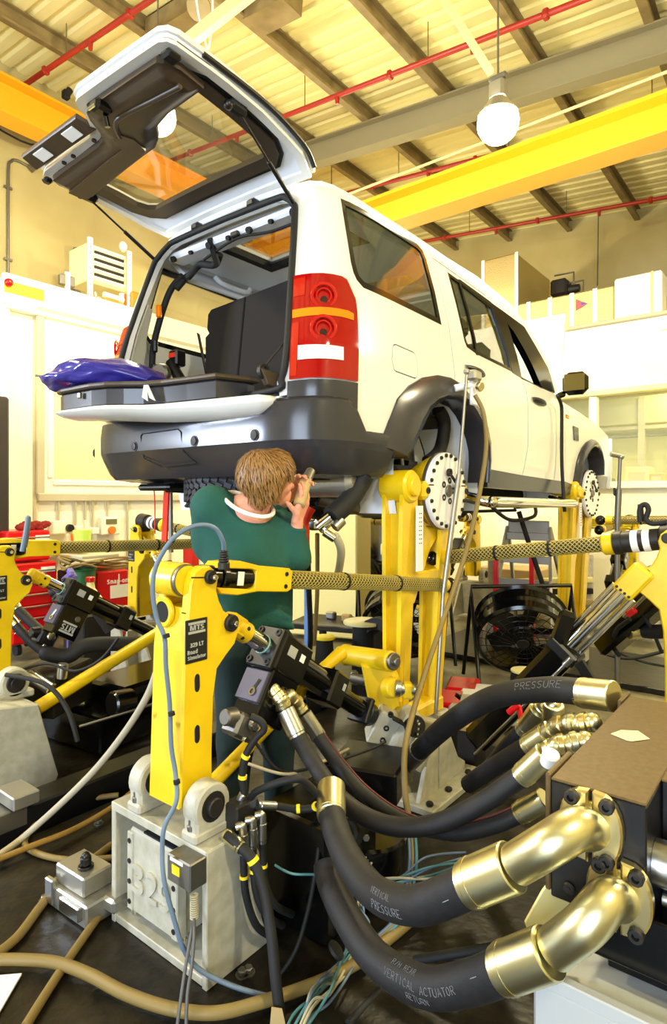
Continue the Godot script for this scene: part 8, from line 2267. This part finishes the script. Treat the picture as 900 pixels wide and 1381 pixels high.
	obj("body", MB.new().beam(P(890, 800, 3.1), P(812, 868, 3.4), 0.16, 0.16, 0.02), M.black_gloss, da)
	obj("pipe", MB.new().cyl(P(885, 790, 2.95), P(842, 832, 3.1), 0.01, -1, 8), M.steel, da)
	obj("hose_ferrule", MB.new().cyl(P(848, 852, 3.2), P(866, 851, 3.2), 0.04, -1, 14, 0.004), M.zinc, da)
	obj("red_cap", MB.new().box(Transform3D(Basis(Vector3.BACK, 0.7), P(852, 826, 3.05)), Vector3(0.05, 0.03, 0.04), 0.006), M.red_paint, da)
	obj("round_plate", MB.new().cyl(P(890, 817, 2.95), P(891, 817, 2.93), 0.014, -1, 14), M.steel, da)
	obj("hose", MB.new().tube([P(866, 851, 3.2), P(885, 852, 3.1), P(910, 850, 3.0)], 0.036, 12).tube([P(850, 835, 3.1), P(832, 850, 3.2), P(828, 870, 3.3), P(836, 885, 3.3)], 0.012, 8).tube([P(868, 830, 3.1), P(880, 850, 3.1), P(893, 880, 3.1)], 0.01, 8), M.rubber, da)


# ---------------------------------------------------------------- the man
func blob(bones: Array, cell: float, k: float) -> MB:   # bones: [a, b, ra, rb]; smooth union meshed as surface nets
	var lo := Vector3.INF
	var hi := -Vector3.INF
	for b in bones:
		var r: float = maxf(b[2], b[3]) + 3.0 * k + cell * 2
		lo = lo.min((b[0] as Vector3).min(b[1]) - Vector3.ONE * r)
		hi = hi.max((b[0] as Vector3).max(b[1]) + Vector3.ONE * r)
	var nx := int((hi.x - lo.x) / cell) + 2
	var ny := int((hi.y - lo.y) / cell) + 2
	var nz := int((hi.z - lo.z) / cell) + 2
	var f := PackedFloat32Array()
	f.resize(nx * ny * nz)
	for b in bones:
		var a: Vector3 = b[0]
		var ab: Vector3 = b[1] - b[0]
		var ra: float = b[2]
		var rb: float = b[3]
		var l2 := maxf(ab.length_squared(), 1e-9)
		var reach := maxf(ra, rb) + 5.0 * k
		var mn := (a.min(b[1]) - Vector3.ONE * reach - lo) / cell
		var mx := (a.max(b[1]) + Vector3.ONE * reach - lo) / cell
		for z in range(maxi(0, int(mn.z)), mini(nz, int(mx.z) + 1)):
			for y in range(maxi(0, int(mn.y)), mini(ny, int(mx.y) + 1)):
				var row := (z * ny + y) * nx
				for x in range(maxi(0, int(mn.x)), mini(nx, int(mx.x) + 1)):
					var p := lo + Vector3(x, y, z) * cell - a
					var t := clampf(p.dot(ab) / l2, 0.0, 1.0)
					var d := (p - ab * t).length() - lerpf(ra, rb, t)
					if d < 5.0 * k:
						f[row + x] += exp(-maxf(d, -12.0 * k) / k)
	var m := MB.new()
	var idx := {}
	var pts := []
	var nrm := []
	var val := PackedFloat32Array()
	val.resize(f.size())
	for i in f.size(): val[i] = -k * log(maxf(f[i], 1e-9))
	var st := [1, nx, nx * ny]
	for z in nz - 1:
		for y in ny - 1:
			for x in nx - 1:
				var o := (z * ny + y) * nx + x
				var s := 0
				for c in 8:
					if val[o + (c & 1) + ((c >> 1) & 1) * nx + (c >> 2) * nx * ny] < 0.0: s += 1
				if s == 0 or s == 8: continue
				var sum := Vector3.ZERO
				var n := 0
				for c in 8:
					for ax in 3:
						if c & (1 << ax): continue
						var p0 := Vector3(c & 1, (c >> 1) & 1, c >> 2)
						var v0 := val[o + (c & 1) + ((c >> 1) & 1) * nx + (c >> 2) * nx * ny]
						var v1 := val[o + (c & 1) + ((c >> 1) & 1) * nx + (c >> 2) * nx * ny + st[ax]]
						if (v0 < 0.0) == (v1 < 0.0): continue
						p0[ax] += v0 / (v0 - v1)
						sum += p0
						n += 1
				idx[o] = pts.size()
				pts.append(lo + (Vector3(x, y, z) + sum / n) * cell)
				var g := Vector3.ZERO
				for c in 8:
					var v := val[o + (c & 1) + ((c >> 1) & 1) * nx + (c >> 2) * nx * ny]
					g += Vector3((c & 1) * 2 - 1, ((c >> 1) & 1) * 2 - 1, (c >> 2) * 2 - 1) * clampf(v, -cell * 3, cell * 3)
				nrm.append(g.normalized())
	for o in idx:
		for ax in 3:
			var s1: int = st[(ax + 1) % 3]
			var s2: int = st[(ax + 2) % 3]
			var e0: int = o
			if (val[e0] < 0.0) == (val[e0 + st[ax]] < 0.0): continue
			if not (idx.has(o - s1) and idx.has(o - s2) and idx.has(o - s1 - s2)): continue
			var q := [idx[o], idx[o - s1], idx[o - s1 - s2], idx[o - s2]]
			m.quadn(pts[q[0]], pts[q[1]], pts[q[2]], pts[q[3]], nrm[q[0]], nrm[q[1]], nrm[q[2]], nrm[q[3]])
	return m


func finger(o: Array, base: Vector3, dir: Vector3, curl: Vector3, l: float, r: float, bend: float) -> void:   # three phalanges, each bent further round the curl axis
	var p := base
	var d := dir.normalized()
	var seg := [0.45, 0.32, 0.25]
	for i in 3:
		var q: Vector3 = p + d * l * seg[i]
		o.append([p, q, r * (1.0 - 0.1 * i), r * (0.92 - 0.12 * i)])
		p = q
		d = d.rotated(curl.normalized(), bend)


func hand(wrist: Vector3, dir: Vector3, palm_n: Vector3, size: float, bend: float, thumb_side: float) -> Array:   # palm_n: the way the palm faces
	var d := dir.normalized()
	var n := (palm_n - d * palm_n.dot(d)).normalized()
	var s := d.cross(n) * thumb_side                    # towards the thumb
	var o := []
	var pl_len := 0.09 * size
	for i in 4:
		var off := (0.034 - 0.0225 * i) * size
		o.append([wrist + s * off * 0.55, wrist + d * pl_len * (1.0 - 0.04 * absf(i - 1.0)) + s * off, 0.0135 * size, 0.0125 * size])
	o.append([wrist + d * 0.02 * size + s * 0.02 * size, wrist + d * 0.06 * size + s * 0.036 * size, 0.017 * size, 0.012 * size])
	var ln := [0.075, 0.083, 0.077, 0.06]
	for i in 4:
		var off := (0.034 - 0.0225 * i) * size
		finger(o, wrist + d * pl_len * (1.0 - 0.04 * absf(i - 1.0)) + s * off, d + s * (0.1 - 0.07 * i) + n * 0.15, d.cross(n), ln[i] * size, 0.0092 * size, bend * (0.9 + 0.08 * i))
	var tb := wrist + d * 0.03 * size + s * 0.035 * size
	finger(o, tb, d * 0.6 + s * 0.75 + n * 0.45, d.cross(n), 0.07 * size, 0.0105 * size, bend * 0.45)
	return o


func build_person() -> void:
	var pelvis := P(340, 868, 2.66)
	var chest := P(337, 752, 2.63)
	var upper := P(333, 700, 2.6)
	var neck0 := P(341, 682, 2.58)
	var head := P(363, 647, 2.53)
	var face := (cam_r * 0.74 + cam_f * 0.66 + Vector3.UP * 0.12).normalized()
	var side := face.cross(Vector3.UP).normalized()     # his right
	var up := side.cross(face).normalized()
	var sl := P(287, 684, 2.56)
	var sr := P(384, 718, 2.72)
	var er := P(398, 752, 2.64)
	var wr := P(401, 703, 2.62)
	var el := P(310, 745, 2.95)
	var wl := P(392, 668, 2.74)
	var hl := P(318, 878, 2.62)
	var hr := P(366, 876, 2.7)
	var kl := P(318, 1000, 2.62)
	var kr := P(376, 990, 2.76)
	var al := Vector3(kl.x - 0.01, 0.1, kl.z + 0.02)
	var ar := Vector3(kr.x - 0.02, 0.1, kr.z - 0.02)
	var t := thing("person", "man in a green sweatshirt seen from behind, reaching up under the car's tail", "person", Vector3(pelvis.x, 0.0, pelvis.z))
	var fwd := (cam_f + cam_r * 0.15).normalized()
	var bones := [
		[pelvis, chest, 0.115, 0.12], [chest, upper, 0.12, 0.1], [upper, neck0, 0.08, 0.055], [P(333, 692, 2.57), head - up * 0.05 - face * 0.03, 0.062, 0.054],
		[upper, sl, 0.08, 0.055], [upper, sr, 0.08, 0.055], [sr, er, 0.045, 0.037], [er, wr, 0.037, 0.026], [sl, el, 0.045, 0.037], [el, wl, 0.037, 0.026],
		[pelvis, hl, 0.1, 0.08], [pelvis, hr, 0.1, 0.08], [hl, kl, 0.075, 0.052], [hr, kr, 0.075, 0.052], [kl, al, 0.052, 0.038], [kr, ar, 0.052, 0.038]]
	var body_m := blob(bones, 0.014, 0.012)
	# head with its face
	var hb := [
		[head + up * 0.02 - face * 0.025, head + up * 0.025 + face * 0.025, 0.086, 0.08], [head - up * 0.03 + face * 0.02, head - up * 0.075 + face * 0.055, 0.066, 0.038],
		[head - up * 0.08 + face * 0.06, head - up * 0.085 + face * 0.07, 0.026, 0.022], [head - up * 0.005 + face * 0.092, head - up * 0.038 + face * 0.112, 0.009, 0.014],
		[head + up * 0.018 + face * 0.084 - side * 0.03, head + up * 0.018 + face * 0.084 + side * 0.03, 0.012, 0.012],
		[head - up * 0.063 + face * 0.084 - side * 0.018, head - up * 0.063 + face * 0.084 + side * 0.018, 0.008, 0.008],
		[head - up * 0.05 - face * 0.03, neck0 + up * 0.01, 0.054, 0.054]]
	for s in [-1.0, 1.0]:
		hb.append([head - up * 0.0 + side * s * 0.078 - face * 0.01, head - up * 0.03 + side * s * 0.078 - face * 0.005, 0.014, 0.008])
		hb.append([head - up * 0.03 + face * 0.06 + side * s * 0.04, head - up * 0.04 + face * 0.05 + side * s * 0.04, 0.024, 0.022])
	body_m.add(blob(hb, 0.006, 0.005))
	var pn := (cam_r * -0.3 + cam_f * 0.2 - Vector3.UP * 0.1).normalized()
	body_m.add(blob([[wr - (wr - er).normalized() * 0.05, wr, 0.029, 0.025]] + hand(wr, P(411, 672, 2.62) - wr, -cam_r + cam_f * 0.4, 0.98, 0.28, 1.0), 0.004, 0.004))
	body_m.add(blob([[wl - (wl - el).normalized() * 0.05, wl, 0.029, 0.025]] + hand(wl, P(408, 648, 2.68) - wl, Vector3.DOWN * 0.8 - cam_f * 0.5, 0.98, 0.5, -1.0), 0.004, 0.004))
	obj("body", body_m, M.skin, t)
	for s in [-1.0, 1.0]:
		var e: Vector3 = head + face * 0.078 + side * s * 0.031
		obj("eye", MB.new().ball(e, Vector3.ONE * 0.0115, 12), M.label_white, t)
		obj("iris", MB.new().ball(e + face * 0.008, Vector3.ONE * 0.006, 10), M.dark_steel, t)
		obj("eyebrow", MB.new().tube([head + up * 0.03 + face * 0.096 + side * s * 0.012, head + up * 0.034 + face * 0.092 + side * s * 0.032, head + up * 0.028 + face * 0.08 + side * s * 0.05], 0.004, 6), M.hair, t)
	obj("lips", MB.new().tube([head - up * 0.064 + face * 0.086 - side * 0.022, head - up * 0.062 + face * 0.094, head - up * 0.064 + face * 0.086 + side * 0.022], 0.0045, 6), mat("lip", Color(0.75, 0.42, 0.38), 0.5), t)
	# hair: a cap on the skull with tufts
	var hs := [[head + up * 0.03 - face * 0.035, head + up * 0.038 + face * 0.025, 0.1, 0.088], [head - up * 0.005 - face * 0.05, head - up * 0.06 - face * 0.055, 0.083, 0.048], [head + up * 0.065 + face * 0.06, head + up * 0.05 + face * 0.075, 0.05, 0.04]]
	for s in [-1.0, 1.0]: hs.append([head + up * 0.02 - face * 0.02 + side * s * 0.045, head - up * 0.045 - face * 0.03 + side * s * 0.05, 0.062, 0.04])
	var hair := blob(hs, 0.007, 0.008)
	var hm := obj("hair", hair, M.hair, t)
	var strands := MB.new()
	var rg := RandomNumberGenerator.new()
	rg.seed = 21
	var crown := head + up * 0.12 - face * 0.05
	for i in range(0, hair.v.size(), 3):
		if rg.randf() > 0.22: continue
		var p := hair.v[i]
		var n := hair.n[i]
		if (p - head).dot(face) > 0.09 and (p - head).dot(up) < 0.05: continue
		var d := (p - crown)
		d = (d - n * d.dot(n)).normalized()
		d = (d + Vector3(rg.randf() - 0.5, rg.randf() - 0.5, rg.randf() - 0.5) * 0.5 + Vector3.DOWN * 0.25).normalized()
		var w := d.cross(n).normalized() * 0.0016
		var q := p + n * 0.001
		var q1 := q + d * 0.018 + n * 0.0035
		var q2 := q + d * 0.034 + n * 0.0005
		strands.quadn(q - w, q + w, q1 + w, q1 - w, n, n, n, n)
		strands.tri(q1 - w, q1 + w, q2, n, n, n)
	var sm := obj("hair_strands", strands, mat("hair_light", Color(0.62, 0.46, 0.26), 0.45), hm)
	sm.set_meta("kind", "stuff")
	# clothes
	var waist := P(341, 830, 2.65)
	var yoke := P(330, 718, 2.61)
	var cloth := [
		[waist, chest, 0.148, 0.155], [P(318, 835, 2.64), P(305, 720, 2.6), 0.09, 0.1], [P(366, 835, 2.68), P(366, 730, 2.66), 0.09, 0.095], [chest, yoke, 0.15, 0.115],
		[yoke, sl, 0.105, 0.082], [yoke, sr, 0.105, 0.085], [sl, P(284, 735, 2.66), 0.082, 0.075], [sr, er, 0.075, 0.062], [er, er.lerp(wr, 0.62), 0.06, 0.042], [P(284, 720, 2.64), el, 0.07, 0.055], [el, el.lerp(wl, 0.8), 0.055, 0.04]]
	var rr := RandomNumberGenerator.new()
	rr.seed = 5
	for i in 10:                                          # folds across the back and at the hem
		var y := 745.0 + i * 11
		var xa := 285.0 + rr.randf() * 40
		var a := P(xa, y, 2.53)
		var b := P(xa + 40 + rr.randf() * 40, y + 14 + rr.randf() * 12, 2.54)
		cloth.append([a, b, 0.012, 0.009])
	obj("sweatshirt", blob(cloth, 0.012, 0.016), M.green_cloth, t)
	var cuff := er.lerp(wr, 0.64)
	obj("cuff", MB.new().ring(cuff, cuff + (wr - er).normalized() * 0.03, 0.041, 0.03, 20, 0.006), M.green_cloth, t)
	var ring := []
	for q in [[299, 667, 2.54], [306, 676, 2.5], [319, 686, 2.475], [338, 694, 2.465], [357, 697, 2.48], [368, 693, 2.53], [366, 684, 2.62], [345, 673, 2.66], [316, 664, 2.62], [299, 667, 2.54]]: ring.append(P(q[0], q[1], q[2]))
	obj("collar", MB.new().tube(ring, 0.0095, 8, 4), M.label_white, t)
	var tr := [[pelvis + Vector3.UP * 0.02, hl, 0.14, 0.105], [pelvis + Vector3.UP * 0.02, hr, 0.14, 0.105], [hl, kl, 0.1, 0.075], [hr, kr, 0.1, 0.075], [kl, al, 0.075, 0.062], [kr, ar, 0.075, 0.062]]
	for i in 8:
		var y := 880.0 + i * 22
		tr.append([P(300 + rr.randf() * 20, y, 2.55), P(330 + rr.randf() * 10, y + 26, 2.55), 0.01, 0.008])
	obj("trousers", blob(tr, 0.013, 0.014), M.trousers, t)
	for a in [al, ar]:
		var toe: Vector3 = a + fwd * 0.17
		obj("boot", blob([[a + Vector3.UP * 0.02, a - Vector3.UP * 0.04, 0.052, 0.05], [a - Vector3.UP * 0.055 - fwd * 0.03, Vector3(toe.x, a.y - 0.06, toe.z), 0.042, 0.04]], 0.012, 0.012), M.black_matt, t)
	# what he holds
	var o := thing("lamp_torch", "small beige cylinder that the man holds up in both hands", "tool", P(408, 668, 2.6))
	obj("barrel", MB.new().cyl(P(403, 682, 2.59), P(413, 648, 2.66), 0.026, -1, 20, 0.004), M.tan, o)
	obj("cap", MB.new().cyl(P(413, 648, 2.66), P(420, 634, 2.7), 0.024, 0.02, 18, 0.004), M.dull_steel, o)
